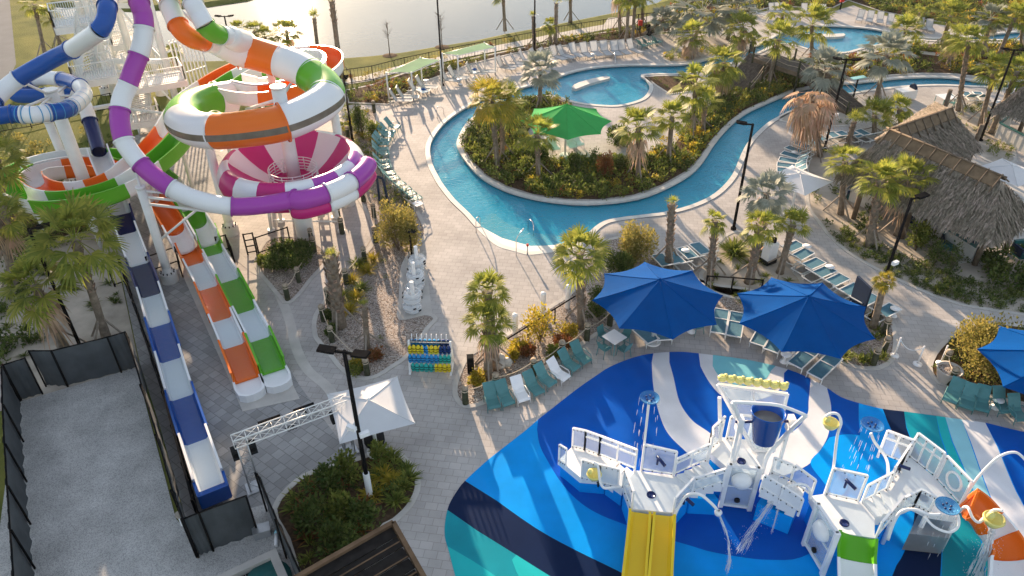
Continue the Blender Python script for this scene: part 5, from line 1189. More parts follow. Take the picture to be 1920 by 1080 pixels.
b = G(1216,66); mb = MB(); mb.cyl(tuple(b), .28, .85, 14); m2 = MB(); m2.lathe([(.32,.85),(.34,.95),(.1,1.05),(0,1.05)], 14, tuple(b)); simple('litter_bin', 'round dark litter bin beside the red sign box', 'bin', b, [('body','dark_plastic',mb),('lid','black_metal',m2)])
b = G(943,688); mb = MB()
for k in range(3): mb.lathe([(0,-.22),(.2,-.12),(.25,.05),(.15,.2),(0,.26)], 9, (b.x+.2*math.cos(k*2.1), b.y+.15*math.sin(k*2.1), .25+.12*(k%2)))
tag(mb.build('boulder', 'rock', None, b), 'pale knobbly boulder in the bed beside the twin palms', 'rock')
# concrete planter with pebbles
b = G(1773,712); t = thing('planter', b, 'tapered concrete planter full of brown pebbles below the olive bush', 'planter'); mb = MB(); mb.lathe([(.36,0),(.5,.55),(.54,.62),(.47,.62),(.44,.5),(0,.5)], 22, tuple(b)); part(mb, 'pot', 'concrete', t); mb = MB(); mb.lathe([(.45,.52),(.25,.56),(0,.58)], 16, tuple(b)); part(mb, 'pebble_fill', 'pebbles', t)
MATS['pebbles'] = bpy.data.materials['pebbles']
b = G(1600,182); mb = MB(); mb.bar(b, b+Vector((0,0,1.5)), .1); m2 = MB(); m2.bar(b+Vector((-.5,0,1.5)), b+Vector((.6,.2,1.6)), .5, .06); simple('info_sign', 'slanted pale blue sign on a dark post by the far bridge ramp', 'sign', G(1643,182), [('post','black_metal',mb),('panel','splash_pale',m2)])
b = G(1694,186); mb = MB(); mb.box((b.x,b.y,.45), (1.5,.9,.7), .3); m2 = MB(); m2.tube([b+Vector((.55,.2,.8)), b+Vector((.75,.25,.85))], .35, 12); simple('covered_cart', 'pale covered bundle with a navy end on the far deck', 'cart', b, [('cover','panel_plastic',mb),('roll','sofa_navy',m2)])
# dark slatted pavilion roof at the bottom edge
t = thing('pavilion', G(700,1120), 'dark slatted pavilion roof with timber edges at the bottom edge', 'pavilion')
RZ = 3.0; A = G(738,982,RZ); Bq = G(568,1079,RZ); C_ = G(793,1080,RZ); e1 = (Bq-A).normalized(); e2 = (C_-A).normalized(); e1.z = e2.z = 0
L1, L2 = 5.2, 5.6; K = [A, A+e1*L1, A+e1*L1+e2*L2, A+e2*L2]
for i in range(4): mb = MB(); mb.bar(K[i], K[(i+1)%4], .14, .24); part(mb, 'edge_beam', 'edge_wood', t)
nb = 26
mb = MB()
for i in range(nb): o = e2*(.16+(L2-.3)*i/(nb-1)); mb.bar(A+o+e1*.1+Vector((0,0,-.02+.03*(i%2))), A+o+e1*(L1-.1)+Vector((0,0,-.02+.03*(i%2))), .2, .04)
part(mb, 'roof_boards', 'dark_boards', t)
for i in range(1, 9): mb = MB(); o = e2*(.1+.6*i); mb.bar(A+o+e1*.1+Vector((0,0,.03)), A+o+e1*(L1-.1)+Vector((0,0,.03)), .035, .05); part(mb, 'batten', 'edge_wood', t)
for k in K: mb = MB(); mb.bar((k.x,k.y,0), k+Vector((0,0,-.1)), .16); part(mb, 'post', 'edge_wood', t)
# ---------------------------------------------------------------- splash castle
sc = thing('splash_castle', G(1400, 930), 'white multi-level water play castle with tipping bucket, spray arms and slides', 'play structure')
def platform(px, z, skirt='splash_blue', nm='platform', sk=True):
    p = [G2(*q, z) for q in px]; mb = MB(); mb.slab(p, z-.3, z, bottom=True); o = part(mb, nm, 'panel_plastic', sc)
    if sk: q = inset(p, .06); mb = MB(); mb.slab(q, .014, z-.31, walls=True); part(mb, 'skirt_wall', skirt, sc)
    return p
Z1, Z2, Z3, Z4 = 1.25, 1.75, 1.3, 1.65
platform([(1193,882),(1262,891),(1272,895),(1297,920),(1259,961),(1183,954),(1167,910)], Z1)
platform([(1328,846),(1354,820),(1400,824),(1438,846),(1441,856),(1426,891),(1371,882),(1356,870)], Z2)
platform([(1519,930),(1546,926),(1614,941),(1640,962),(1640,1009),(1572,998),(1551,992)], Z3)
platform([(1663,916),(1704,855),(1752,894),(1799,947),(1796,969),(1740,960),(1713,946),(1680,960)], Z4, sk=False)
def steps(a, b, c, d, z0, z1, n):
    """flight over the quad a,b (low edge) - d,c (high edge); pixel corners"""
    A_, B_, C_, D_ = G(*a, z0), G(*b, z0), G(*c, z1), G(*d, z1); mb = MB()
    for i in range(n):
        t0, t1 = i/n, (i+1)/n; z = z0+(z1-z0)*(i+1)/n-.02; q = [A_.lerp(D_, t0), B_.lerp(C_, t0), B_.lerp(C_, t1), A_.lerp(D_, t1)]
        p = [(v.x, v.y) for v in q]; mb.slab(p, max(.02, z-.45), z)
    part(mb, 'stair', 'panel_plastic', sc)
    mb = MB(); q = [A_, B_, C_, D_]; p = inset([(v.x, v.y) for v in q], .03); mb.slab(p, .014, max(.3, z0-.4)); part(mb, 'skirt_wall', 'splash_blue', sc)
steps((1268,893),(1297,921),(1356,905),(1326,864), Z1, Z2, 4)
steps((1510,917),(1492,958),(1427,914),(1445,886), Z3, Z2, 4)
steps((1616,941),(1641,972),(1680,958),(1663,916), Z3, Z4, 3)
steps((1168,907),(1190,880),(1160,868),(1135,897), Z1, Z1-.35, 2)
platform([(1060,872),(1048,862),(1072,838),(1097,843),(1163,868),(1136,899),(1088,895)], Z1-.37)
def frame_panel(a, b, z, h, z2=None, cols=1, mid=None, clear_=True, h2=None, hole=False, nm='railing_panel'):
    A_, B_ = G(*a, z), G(*b, z if z2 is None else z2); h2 = h if h2 is None else h2; U = Vector((0,0,1)); mb = MB()
    n = Vector((-(B_-A_).y, (B_-A_).x, 0)).normalized()
    mb.bar(A_-U*.2, A_+U*h, .066); mb.bar(B_-U*.2, B_+U*h2, .066); mb.bar(A_+U*(h), B_+U*(h2), .07); mb.bar(A_+U*.06, B_+U*.06, .05)
    for i in range(1, cols): p = A_.lerp(B_, i/cols); mb.bar(p+U*.06, p+U*(h+(h2-h)*i/cols), .055)
    if mid: mb.bar(A_+U*h*mid, B_+U*h2*mid, .06)
    o = part(mb, nm, 'white_plastic', sc)
    q = MB(); q.add([A_+U*.08, B_+U*.08, B_+U*(h2-.03), A_+U*(h-.03)], [(0,1,2,3)]); q.add([A_+U*.08+n*.012, B_+U*.08+n*.012, B_+U*(h2-.03)+n*.012, A_+U*(h-.03)+n*.012], [(3,2,1,0)]); part(q, 'pane', 'clear_panel' if clear_ else 'panel_plastic', o)
    bt = MB()
    for f in (.06, .35, .65, .94):
        for zz in (.05, .95): p = A_.lerp(B_, f)+U*(h+(h2-h)*f)*zz-n*.045; bt.box(tuple(p), (.03,.03,.03))
    part(bt, 'bolt_row', 'black_metal', o)['kind'] = 'stuff'
    return A_, B_
HP = 1.3
frame_panel((1202,881),(1262,891), Z1, HP, h2=1.2)
frame_panel((1073,838),(1096,843), Z1-.37, 1.0); frame_panel((1096,843),(1123,853), Z1-.37, 1.0, cols=1, mid=.72); frame_panel((1123,853),(1190,880), Z1-.37, 1.0, Z1, 2, .72)
frame_panel((1048,864),(1061,872), Z1-.37, .85)
frame_panel((1090,896),(1122,905), Z1-.37, .95, clear_=False); frame_panel((1122,905),(1158,914), Z1-.37, .95, clear_=False)
frame_panel((1168,912),(1184,955), Z1, .9)
frame_panel((1298,921),(1262,961), Z1, .75)
frame_panel((1264,890),(1325,862), Z1, .8, Z2, 2, .75); frame_panel((1298,922),(1356,905), Z1, .7, Z2, 1, .8)
frame_panel((1328,846),(1350,825), Z2, 1.2); frame_panel((1328,862),(1328,846), Z2, 1.2, cols=1, mid=.6); frame_panel((1362,822),(1384,823), Z2, 1.1); frame_panel((1402,824),(1438,846), Z2, 1.0)
frame_panel((1445,886),(1482,901), Z2, .75, Z2-.25); frame_panel((1482,901),(1520,930), Z2-.2, .8, Z3)
frame_panel((1427,915),(1462,936), Z2, .65, Z2-.25, clear_=False); frame_panel((1462,936),(1498,960), Z2-.2, .65, Z3, clear_=False)
frame_panel((1546,926),(1608,940), Z3, HP); frame_panel((1616,941),(1662,917), Z3, .85, Z4, 2)
frame_panel((1663,916),(1684,884), Z4, 1.1); frame_panel((1684,884),(1703,856), Z4, 1.1); frame_panel((1648,850),(1694,868), Z4, 1.15, cols=2, mid=.7); frame_panel((1704,855),(1752,893), Z4, 1.15, cols=3, mid=.7)
A_, B_ = frame_panel((1756,898),(1800,946), Z4, 1.15)
pc = A_.lerp(B_, .52)+Vector((0,0,.55)); n = Vector((-(B_-A_).y, (B_-A_).x, 0)).normalized(); u = (B_-A_).normalized()
mb = MB(); mb.tube([pc+u*(.3*math.cos(a))+Vector((0,0,.33*math.sin(a))) for a in [2*math.pi*k/24 for k in range(24)]], .045, 8, closed=True); part(mb, 'porthole', 'white_plastic', sc)
frame_panel((1642,1008),(1682,960), Z3, .8, Z4); frame_panel((1684,961),(1714,946), Z4, .75); frame_panel((1714,946),(1742,960), Z4, .75)
# tall front panels with a white shell
def shell_panel(a, b, h, at=.5, zc=1.55):
    A_, B_ = G(*a), G(*b); U = Vector((0,0,1)); n = Vector((-(B_-A_).y, (B_-A_).x, 0)).normalized(); 
    if n.y > 0: n = -n
    mb = MB(); mb.bar(A_, A_+U*h, .12, .16); mb.bar(B_, B_+U*h, .12, .16); mb.bar(A_+U*(h-.05), B_+U*(h-.05), .1); mb.bar(A_+U*.18, B_+U*.18, .1); mb.bar(A_+U*h*.52, B_+U*h*.52, .05); o = part(mb, 'tall_panel', 'white_plastic', sc)
    q = MB(); q.add([A_+U*.1, B_+U*.1, B_+U*(h-.05), A_+U*(h-.05)], [(0,1,2,3)]); q.add([A_+U*.1+n*.02, B_+U*.1+n*.02, B_+U*(h-.05)+n*.02, A_+U*(h-.05)+n*.02], [(3,2,1,0)]); part(q, 'pane', 'clear_panel', o)
    T = Matrix.Translation(A_.lerp(B_, at)+U*zc) @ n.to_track_quat('Z', 'Y').to_matrix().to_4x4(); q = MB(); q.lathe([(.36,.02),(.35,.1),(.28,.22),(.15,.29),(0,.31)], 22, M=T); part(q, 'drum_shell', 'white_plastic', o)
    q = MB(); q.tube([A_.lerp(B_,.5)+U*.55+n*.05, A_.lerp(B_,.5)+U*.55+n*.12], .1, 14); part(q, 'nozzle', 'dark_plastic', o)
shell_panel((1350,950),(1404,957), 2.25); shell_panel((1507,1022),(1541,1078), 2.2)
# floor drains
for px, z in (((1221,928),Z1),((1390,865),Z2),((1583,981),Z3),((1732,934),Z4)):
    p = G(*px, z); mb = MB(); mb.lathe([(.16,.0),(.16,.02),(.13,.03),(.12,.012),(0,.012)], 20, tuple(p)); part(mb, 'drain_cap', 'gel_navy', sc)
# tipping bucket tower
U = Vector((0,0,1))
tl, tr_ = G(1346,721,3.9), G(1477,739,3.9); bl, br = G(1413,843,1.85), G(1451,846,1.85)
mb = MB(); mb.add([tl, tr_, br, bl], [(0,1,2,3)]); d = Vector((0,.0,-.06)); mb.add([tl+d, tr_+d, br+d, bl+d], [(3,2,1,0)]); part(mb, 'splash_board', 'clear_panel', sc)
mb = MB(); mb.bar(tl, tr_, .1, .1); mb.bar(tl, bl, .1, .12); mb.bar(tr_, br, .1, .12); mb.bar(bl, br, .1); m1 = tl.lerp(tr_,.5); mb.bar(m1, bl.lerp(br,.5), .06); mb.bar(tl.lerp(bl,.45), tr_.lerp(br,.45), .07); part(mb, 'board_frame', 'white_plastic', sc)
bl0 = above(G(1350,826,Z2)*Vector((1,1,0)) if False else Vector((G(1350,826,Z2).x, G(1350,826,Z2).y, 0)), 1349, 745)
mb = MB(); mb.bar(G(1351,827,Z2), bl0, .12); rp2 = G(1441,850,Z2); mb.bar(rp2, Vector((rp2.x, rp2.y, 3.6)), .12); part(mb, 'tower_post', 'white_plastic', sc)
for i in range(8):
    p = tl.lerp(tr_, (i+.5)/8)+Vector((0,.12,.22)); mb = MB(); mb.lathe([(0,-.12),(.13,-.08),(.17,.02),(.12,.1),(0,.06)], 12, tuple(p)); mb.lathe([(0,-.06),(.07,-.03),(.07,.04),(0,.07)], 8, (p.x+.13,p.y+.05,p.z+.08)); part(mb, 'yellow_scoop', 'duck_yellow', sc)
mb = MB(); mb.tube([tl+Vector((0,.12,.12)), tr_+Vector((0,.12,.12))], .03, 8); part(mb, 'scoop_rail', 'white_plastic', sc)
def pipe(pts, r=.07, nm='spray_arm', m='white_plastic'):
    w = [Vector(q) for q in spline([tuple(G(*p)) for p in pts], 5)]; mb = MB(); mb.tube(w, r*.72, 10); return part(mb, nm, m, sc)
pipe([(1373,880,Z2),(1384,836,2.7),(1389,803,3.5),(1382,774,4.5),(1374,754,5.0)], .1, 'bucket_arm'); pipe([(1428,889,Z2),(1440,853,2.4),(1462,828,3.0),(1482,806,3.9),(1511,779,4.9)], .1, 'bucket_arm')
pipe([(1374,754,5.0),(1414,756,5.1),(1453,759,5.1),(1479,766,5.0),(1511,779,4.9)], .08, 'bucket_arm')
bc = G(1441,774,4.5); T = Matrix.Translation(bc) @ Matrix.Rotation(D(-8), 4, 'X'); mb = MB(); mb.lathe([(0,-1.15),(.36,-1.15),(.54,0),(.57,.02),(.55,.04),(.51,.0),(.35,-1.08),(0,-1.08)], 28, M=T); bk = part(mb, 'tipping_bucket', 'gel_blue', sc)
mb = MB(); mb.lathe([(.475,-.25),(0,-.25)], 24, M=T); part(mb, 'bucket_water', 'smoke_strip', bk)
mb = MB(); mb.tube([bc+Vector((-1.0,.05,-.45)), bc+Vector((1.0,.05,-.45))], .05, 8); part(mb, 'pivot_bar', 'gel_navy', sc)
for sx in (-1,1): mb = MB(); mb.box(tuple(bc+Vector((.85*sx,.05,-.55))), (.2,.28,.6)); mb.bar(bc+Vector((.85*sx,.05,-.85)), Vector((bc.x+.85*sx, bc.y+.05, Z2)), .1); part(mb, 'bucket_bracket', 'white_plastic', sc)
# spray arms
def disc(px, z, r=.3, tilt=0):
    p = G(*px, z); mb = MB(); T = Matrix.Translation(p) @ Matrix.Rotation(D(tilt), 4, 'X'); mb.lathe([(r,.06),(r*1.02,.03),(r*.7,-.05),(0,-.08)], 24, M=T); mb.lathe([(r,.06),(r*.65,.0),(0,-.02)], 24, M=T); o = part(mb, 'spray_disc', 'blue_glass', sc); q = MB()
    for k in range(5): a = k*1.257; q.lathe([(.035,0),(.03,.04),(0,.05)], 8, M=T @ Matrix.Translation((.12*math.cos(a),.12*math.sin(a),0)))
    part(q, 'nozzle_cluster', 'gel_navy', o); return p
clear('blue_glass', (.35,.62,.85), .1, opac=.35, ocol=(.1,.35,.62))
b = G(1203,881,Z1); zt = above(Vector((b.x,b.y,0)), 1217, 752).z; pipe([(1203,881,Z1),(1210,815,(Z1+zt)/2),(1217,752,zt)], .06); disc((1218,747), zt, .33)
pipe([(1665,892,Z4-.2),(1664,868,2.4),(1655,848,2.9),(1640,829,3.3),(1633,812,3.6)], .07); d2 = disc((1635,797), 3.75, .36)
pipe([(1549,925,Z3),(1562,880,2.4),(1567,840,3.2),(1571,812,3.8),(1577,793,4.2),(1572,778,4.4),(1560,775,4.4),(1548,781,4.25)], .065)
pipe([(1665,1012,1.3),(1676,980,2.0),(1690,959,2.5),(1714,955,2.6),(1740,964,2.5),(1764,965,2.55)], .065); disc((1776,950), 2.75, .36)
pipe([(1733,968,2.2),(1752,988,2.1),(1779,998,2.0),(1796,988,2.1),(1797,969,2.3),(1790,958,2.5)], .06)
pipe([(1799,960,1.8),(1806,952,2.3),(1815,952,2.6),(1824,971,2.5),(1836,979,2.5),(1852,964,2.7),(1866,956,2.9),(1880,958,3.0)], .065)
pipe([(1802,945,Z4),(1820,915,2.4),(1838,890,3.0),(1871,858,3.7),(1902,848,3.9),(1922,862,3.7),(1935,885,3.4)], .06)
pipe([(1260,980,1.0),(1270,956,1.5),(1283,934,2.0),(1296,926,2.3),(1314,928,2.4),(1333,943,2.3),(1345,956,2.1)], .07)
pipe([(1163,914,1.2),(1150,914,1.3),(1133,915,1.4),(1125,903,1.65),(1123,885,1.95),(1120,872,2.15),(1112,867,2.25)], .065)
pipe([(1518,935,1.4),(1518,917,1.8),(1505,908,2.0),(1481,911,2.0),(1464,922,1.8)], .06)
mb = MB(); p = G(1347,960,2.0); mb.lathe([(.05,.08),(.13,.0),(.1,-.12),(0,-.12)], 12, tuple(p)); part(mb, 'spray_head', 'white_plastic', sc)
def scoop(px, z, s=1.):
    p = G(*px, z); mb = MB(); mb.lathe([(0,-.22*s),(.16*s,-.17*s),(.25*s,0),(.23*s,.05*s),(.16*s,-.08*s),(0,-.14*s)], 16, tuple(p)); mb.lathe([(0,-.1*s),(.09*s,-.03*s),(.08*s,.08*s),(0,.14*s)], 10, (p.x-.12*s,p.y,p.z+.1*s)); part(mb, 'yellow_scoop', 'duck_yellow', sc); return p
scoop((1558,793), 4.05, 1.1); s2 = scoop((1864,973), 2.75, 1.3); scoop((1114,889), 1.7, 1.1)
# water cannons
for px, z, a in (((1234,858),2.2,-60),((1588,901),2.3,-60),((1684,872),2.7,-20),((1284,932),2.0,-50)):
    p = G(*px, z); d = Vector((math.cos(D(a)), math.sin(D(a)), -.15)); mb = MB(); mb.tube([p-d*.05, p+d*.38], .06, 10); mb.tube([p, p-Vector((0,0,.35))], .04, 8); part(mb, 'water_cannon', 'gel_navy', sc)
# slides of the castle
def px_slide(ctr, w, cols, h, flat, nm):
    q = path3(ctr, 6); 
    for r_ in runs(ctr, 6): flume(sc, q, [r_], w, h, flat=flat, nm=nm)
px_slide([(1203,962,1.2,'Y'),(1200,1000,.95),(1194,1060,.6),(1188,1120,.3),(1186,1160,.15)], .72, None, .34, True, 'yellow_lane')
px_slide([(1240,966,1.2,'Y'),(1239,1000,.95),(1235,1060,.6),(1232,1120,.3),(1230,1160,.15)], .72, None, .34, True, 'yellow_lane')
px_slide([(1604,1005,1.25,'G'),(1602,1028,1.05),(1600,1052,.85,'W'),(1600,1090,.5,'G'),(1606,1130,.3)], 1.0, None, .45, False, 'green_slide')
px_slide([(1805,955,1.6,'O'),(1822,968,1.45),(1838,988,1.2,'W'),(1860,1015,.95,'O'),(1880,1052,.7,'W'),(1885,1100,.45),(1880,1150,.3)], 1.1, None, .6, False, 'orange_slide')
mb = MB(); mb.add([G(1800,950,1.7), G(1834,920,2.9), G(1832,935,2.6), G(1812,975,1.7)], [(0,1,2,3)]); mb.bar(G(1800,950,1.7), G(1834,920,2.9), .07); mb.bar(G(1812,975,1.7), G(1834,920,2.9), .07); part(mb, 'slide_hood', 'gel_orange', sc)
# underdeck slide box with window below platform four
mb = MB(); q = [G2(1690,1032), G2(1762,1040), G2(1775,1000), G2(1712,985)]; mb.slab(q, .05, .9); part(mb, 'pump_box', 'steel_grey', sc)
for px, z in (((1680,960),Z4),((1740,960),Z4),((1796,968),Z4),((1704,856),Z4),((1663,916),Z4)):
    p = G(*px, z); mb = MB(); mb.tube([(p.x,p.y,0),(p.x,p.y,z-.1)], .08, 10); part(mb, 'support_post', 'white_plastic', sc)
# falling water
def stream(pts, r0, r1, n=3, seed=1, nm='water_stream'):
    """falling water: many fine broken strands along the arc, spreading and beading as they drop"""
    rr = random.Random(seed); w = [Vector(q) for q in spline([tuple(G(*p)) for p in pts], 8)]; mb = MB(); m_ = len(w)-1
    for k in range(n*9):
        a_ = rr.randrange(0, m_-2) if k > n*2 else 0; b_ = min(m_, a_+rr.randrange(3, 12)); o = Vector((rr.gauss(0,1), rr.gauss(0,1), rr.gauss(0,.4)))*.55
        q = [w[i]+o*(r0*.6+(r1-r0*.6)*i/m_)+Vector((rr.gauss(0,1), rr.gauss(0,1), 0))*.006 for i in range(a_, b_+1)]
        mb.tube(q, [max(.002, rr.uniform(.5,1)*r0*.38*math.sin(math.pi*(i+.5)/len(q))) for i in range(len(q))], 5)
    for k in range(22*n):
        i = rr.randrange(m_//3, m_+1); p = w[i]+Vector((rr.gauss(0,1), rr.gauss(0,1), rr.gauss(0,.8)))*r1*1.0; s_ = rr.uniform(.005,.014); mb.lathe([(0,-s_*1.6),(s_,0),(0,s_*1.6)], 4, tuple(p))
    o = part(mb, nm, 'spray', sc); o['kind'] = 'stuff'; return o
stream([(1347,962,1.9),(1357,985,1.4),(1366,1020,.7),(1367,1050,.2),(1363,1072,.02)], .032, .07, 6, 1)
stream([(1464,922,1.7),(1445,945,1.2),(1420,980,.6),(1400,1010,.25),(1385,1035,.02)], .03, .16, 10, 2)
stream([(1464,922,1.7),(1461,945,1.2),(1455,970,.7),(1447,1000,.02)], .03, .05, 2, 3)
stream([(1862,984,2.5),(1858,1000,2.1),(1850,1030,1.3),(1838,1060,.5),(1828,1085,.02)], .05, .22, 16, 4)
for c_, r, z0, z1, sd, n in (((1218,747),.33,zt,Z1+.3,5,16),((1635,797),.36,3.7,1.2,6,14),((1776,950),.34,2.6,.3,7,14)):
    rr = random.Random(sd); p = G(*c_, z0); mb = MB()
    for k in range(n):
        a = rr.uniform(0, 6.28); o = Vector((math.cos(a)*r, math.sin(a)*r, 0)); zz = z0-.05
        for q in range(5):
            if rr.random() < .4: continue
            f0, f1 = q/5, q/5+rr.uniform(.06,.16); P_ = lambda f: p+o*(1+f*.35)+Vector((0,0,-(z0-z1)*f)); mb.tube([P_(f0), P_(f1)], .006, 4)
    part(mb, 'drip_curtain', 'spray', sc)['kind'] = 'stuff'
# ---------------------------------------------------------------- thatched roofs
def thatch_roof(name, ridge, zr, eaves, ze, label, posts_, rafters=True, seed=3):
    """hip roof: ridge two points, eaves four corners in order (a-left, a-right, b-right, b-left)"""
    r0, r1 = ridge; t = thing(name, Vector((((r0+r1)/2).x, ((r0+r1)/2).y, 0)), label, 'thatched shelter'); rr = random.Random(seed)
    e = eaves; faces = [(e[0],e[1],r1,r0),(e[1],e[2],r1,r1),(e[2],e[3],r0,r1),(e[3],e[0],r0,r0)]
    mb = MB()
    for a, b, c, d in faces:
        n = 10; vs = []
        for i in range(n+1):
            for j in range(n+1): u_, v_ = i/n, j/n; p = a.lerp(b,u_).lerp(d.lerp(c,u_),v_); vs.append(p+Vector((0,0,-.12)))
        mb.add(vs, [(i*(n+1)+j,(i+1)*(n+1)+j,(i+1)*(n+1)+j+1,i*(n+1)+j+1) for i in range(n) for j in range(n)])
    body = part(mb, 'roof_core', 'thatch', t)
    # reed blades laid down the slope
    tv = np.array([(-.035,0,0),(.035,0,0),(.022,-.3,.025),(-.022,-.3,.025),(.012,-.44,-.015),(-.012,-.44,-.015)]); tf = [(0,1,2,3),(3,2,4,5)]
    pl = []; V = []; Fc = []; off = 0
    for a, b, c, d in faces:
        dn = ((a+b)/2-(c+d)/2).normalized(); al = (b-a).normalized(); nn = al.cross(-dn).normalized(); nn = nn if nn.z > 0 else -nn
        ar = ((b-a).length+(c-d).length)/2*((a+b)/2-(c+d)/2).length; m_ = np.array([list(al), list(-dn), list(nn)]).T
        for k in range(int(ar*95)):
            v_ = 1-math.sqrt(1-rr.random()*.97) if (c-d).length < .1 else rr.random()*.93
            p = a.lerp(b, (q := rr.random())).lerp(d.lerp(c, q), v_); ang = rr.gauss(0,.16); cs, sn = math.cos(ang), math.sin(ang)
            R_ = np.array([[cs,-sn,0],[sn,cs,0],[0,0,1]]); tl_ = rr.uniform(.0,.12); T_ = np.array([[1,0,0],[0,math.cos(tl_),math.sin(tl_)],[0,-math.sin(tl_),math.cos(tl_)]])
            V.append((tv*rr.uniform(.7,1.25)) @ (m_ @ R_ @ T_).T+np.array(p)+np.array(nn)*rr.uniform(-.1,.03)); Fc.append((tf, off)); off += 6
    v = np.concatenate(V)-np.array(ORG[t.name]); idx = np.concatenate([np.asarray(f, np.int32)+o for f, o in Fc]).ravel(); nf = len(idx)//4
    me = bpy.data.meshes.new('thatch_layer'); me.vertices.add(len(v)); me.vertices.foreach_set('co', v.astype(np.float32).ravel()); me.loops.add(len(idx)); me.loops.foreach_set('vertex_index', idx); me.polygons.add(nf); me.polygons.foreach_set('loop_start', np.arange(0, nf*4, 4, dtype=np.int32)); me.update(calc_edges=True); me.materials.append(MATS['thatch']); link('thatch_layer', me, t)
    # ridge cap with rafters laid over it
    d = (r1-r0); L = d.length; d.normalize(); s = Vector((-d.y, d.x, 0)).normalized()
    sl = {}
    for sg in (1, -1):
        em = (e[0]+e[1])/2 if ((e[0]+e[1])/2-(r0+r1)/2).dot(s)*sg > 0 else (e[2]+e[3])/2; dd = em-(r0+r1)/2; dd -= d*dd.dot(d); sl[sg] = dd.normalized()
    mb = MB(); up = Vector((0,0,.1))
    for sg in (1,-1): q = [r0+up, r1+up, r1+up+sl[sg]*.6, r0+up+sl[sg]*.6]; mb.add(q+[p-Vector((0,0,.05)) for p in q], [(0,1,2,3),(7,6,5,4),(3,2,6,7)])
    part(mb, 'ridge_cap', 'ridge_cap', t)
    mb = MB(); mb.tube([r0-d*.25+up*1.4, r1+d*.25+up*1.4], .05, 8); part(mb, 'ridge_pole', 'pole_wood', t)
    n = int(L/.72)
    for i in range(n+1):
        for sg in (1,-1): p = r0+d*(L*i/n)+up*1.4; mb = MB(); mb.tube([p-sl[sg]*.08, p+sl[sg]*1.0], .04, 6); part(mb, 'rafter_pole', 'pole_wood', t)
    for p in posts_: b_ = G(*p); mb = MB(); mb.tube([b_, b_+Vector((0,0,ze+.35))], .15, 10); part(mb, 'post', 'pole_wood', t)
    return t
ZR, ZE = 4.9, 2.35
r0, r1 = G(1668,246,ZR), G(1877,334,ZR)
thatch_roof('thatched_shelter', (r0, r1), ZR, [G(1565,330,ZE), G(1862,462,ZE), G(1948,408,ZE), G(1700,268,ZE)], ZE, 'large thatched roof in front with its ridge slanting down to the right', [(1827,497),(1882,474),(1600,410),(1690,447)])
r2, r3 = G(1684,242,ZR-.25), G(1784,206,ZR-.25)
thatch_roof('thatched_shelter', (r3, r2), ZR-.25, [G(1842,278,ZE), G(1740,330,ZE), G(1640,262,ZE), G(1755,190,ZE+.2)], ZE, 'smaller thatched roof behind, joining the large one at its upper end', [(1815,305),(1760,235)], seed=5)
r4, r5 = G(1935,150,ZR-.3), G(2010,135,ZR-.3)
thatch_roof('thatched_shelter', (r4, r5), ZR-.3, [G(1858,205,ZE), G(1990,240,ZE), G(2080,175,ZE), G(1940,150,ZE)], ZE, 'thatched bar roof cut off at the right edge', [(1905,262),(1985,270)], seed=6)
# low cabana walls, sofas, table, bar counter
def wall_panel(a, b, h, label, cap='board_teal', nm='cabana_wall', cat='low wall'):
    a, b = G(*a), G(*b); t = thing(nm, a, label, cat); d = (b-a).normalized(); L = (b-a).length; mb = MB(); mb.bar(a+Vector((0,0,h/2)), b+Vector((0,0,h/2)), .1, h); part(mb, 'boarding', 'wall_white', t)
    mb = MB(); mb.bar(a+Vector((0,0,h+.03)), b+Vector((0,0,h+.03)), .2, .05); part(mb, 'cap_rail', cap, t); mb = MB()
    for i in range(int(L/.55)+1): p = a+d*min(L, i*.55); mb.bar(p+Vector((0,0,.02)), p+Vector((0,0,h)), .13, .05, up=d)
    part(mb, 'batten', 'wall_white', t)
wall_panel((1757,452),(1820,493), .95, 'white boarded low wall under the near eave of the large thatched roof'); wall_panel((1592,376),(1634,396), .95, 'white boarded low wall behind the palms at the left eave of the large thatched roof')
wall_panel((1866,258),(1925,290), 1.05, 'white bar front with dark teal counter at the right edge', nm='bar_counter', cat='bar'); wall_panel((1866,257),(1892,236), 1.05, 'short return of the white bar front at the right edge', nm='bar_counter', cat='bar')
for p, a, l in (((1790,468),-25,'dark teal sofa behind the boarded wall at the near eave'),((1815,470),60,'dark teal sofa end by the near post of the large thatched roof'),((1612,375),-25,'dark sofa behind the left boarded wall'),((1925,478),10,'dark teal chair at the right edge beyond the thatched roof')):
    b = G(*p); t = thing('sofa', b, l, 'sofa'); M_ = Matrix.Translation(b) @ Matrix.Rotation(D(a),4,'Z'); mb = MB(); mb.box((0,0,.22),(1.5,.75,.4),M=M_); part(mb,'seat','board_teal',t); mb = MB(); mb.box((0,.36,.55),(1.5,.16,.5),M=M_); part(mb,'backrest','board_teal',t); [part(MB().box((.73*sx,0,.4),(.12,.75,.5),M=M_),'armrest','sofa_navy',t) for sx in (-1,1)]
b = G(1807,449); mb = MB(); mb.lathe([(.5,.42),(.52,.45),(0,.46)], 20, tuple(b)); m2 = MB(); m2.cyl(tuple(b), .12, .43, 10); simple('round_table', 'pale round table under the large thatched roof', 'table', b, [('table_top','panel_plastic',mb),('pedestal','steel_grey',m2)])
b = G(1722,412); mb = MB(); M_ = Matrix.Translation(b) @ Matrix.Rotation(D(25),4,'Z'); mb.box((0,0,.6),(1.7,.9,.12),M=M_); m2 = MB(); m2.box((0,0,.27),(1.6,.8,.54),M=M_); simple('day_bed', 'pale topped day bed at the left end of the cabana floor', 'day bed', b, [('mattress','panel_plastic',mb),('base','sofa_navy',m2)])
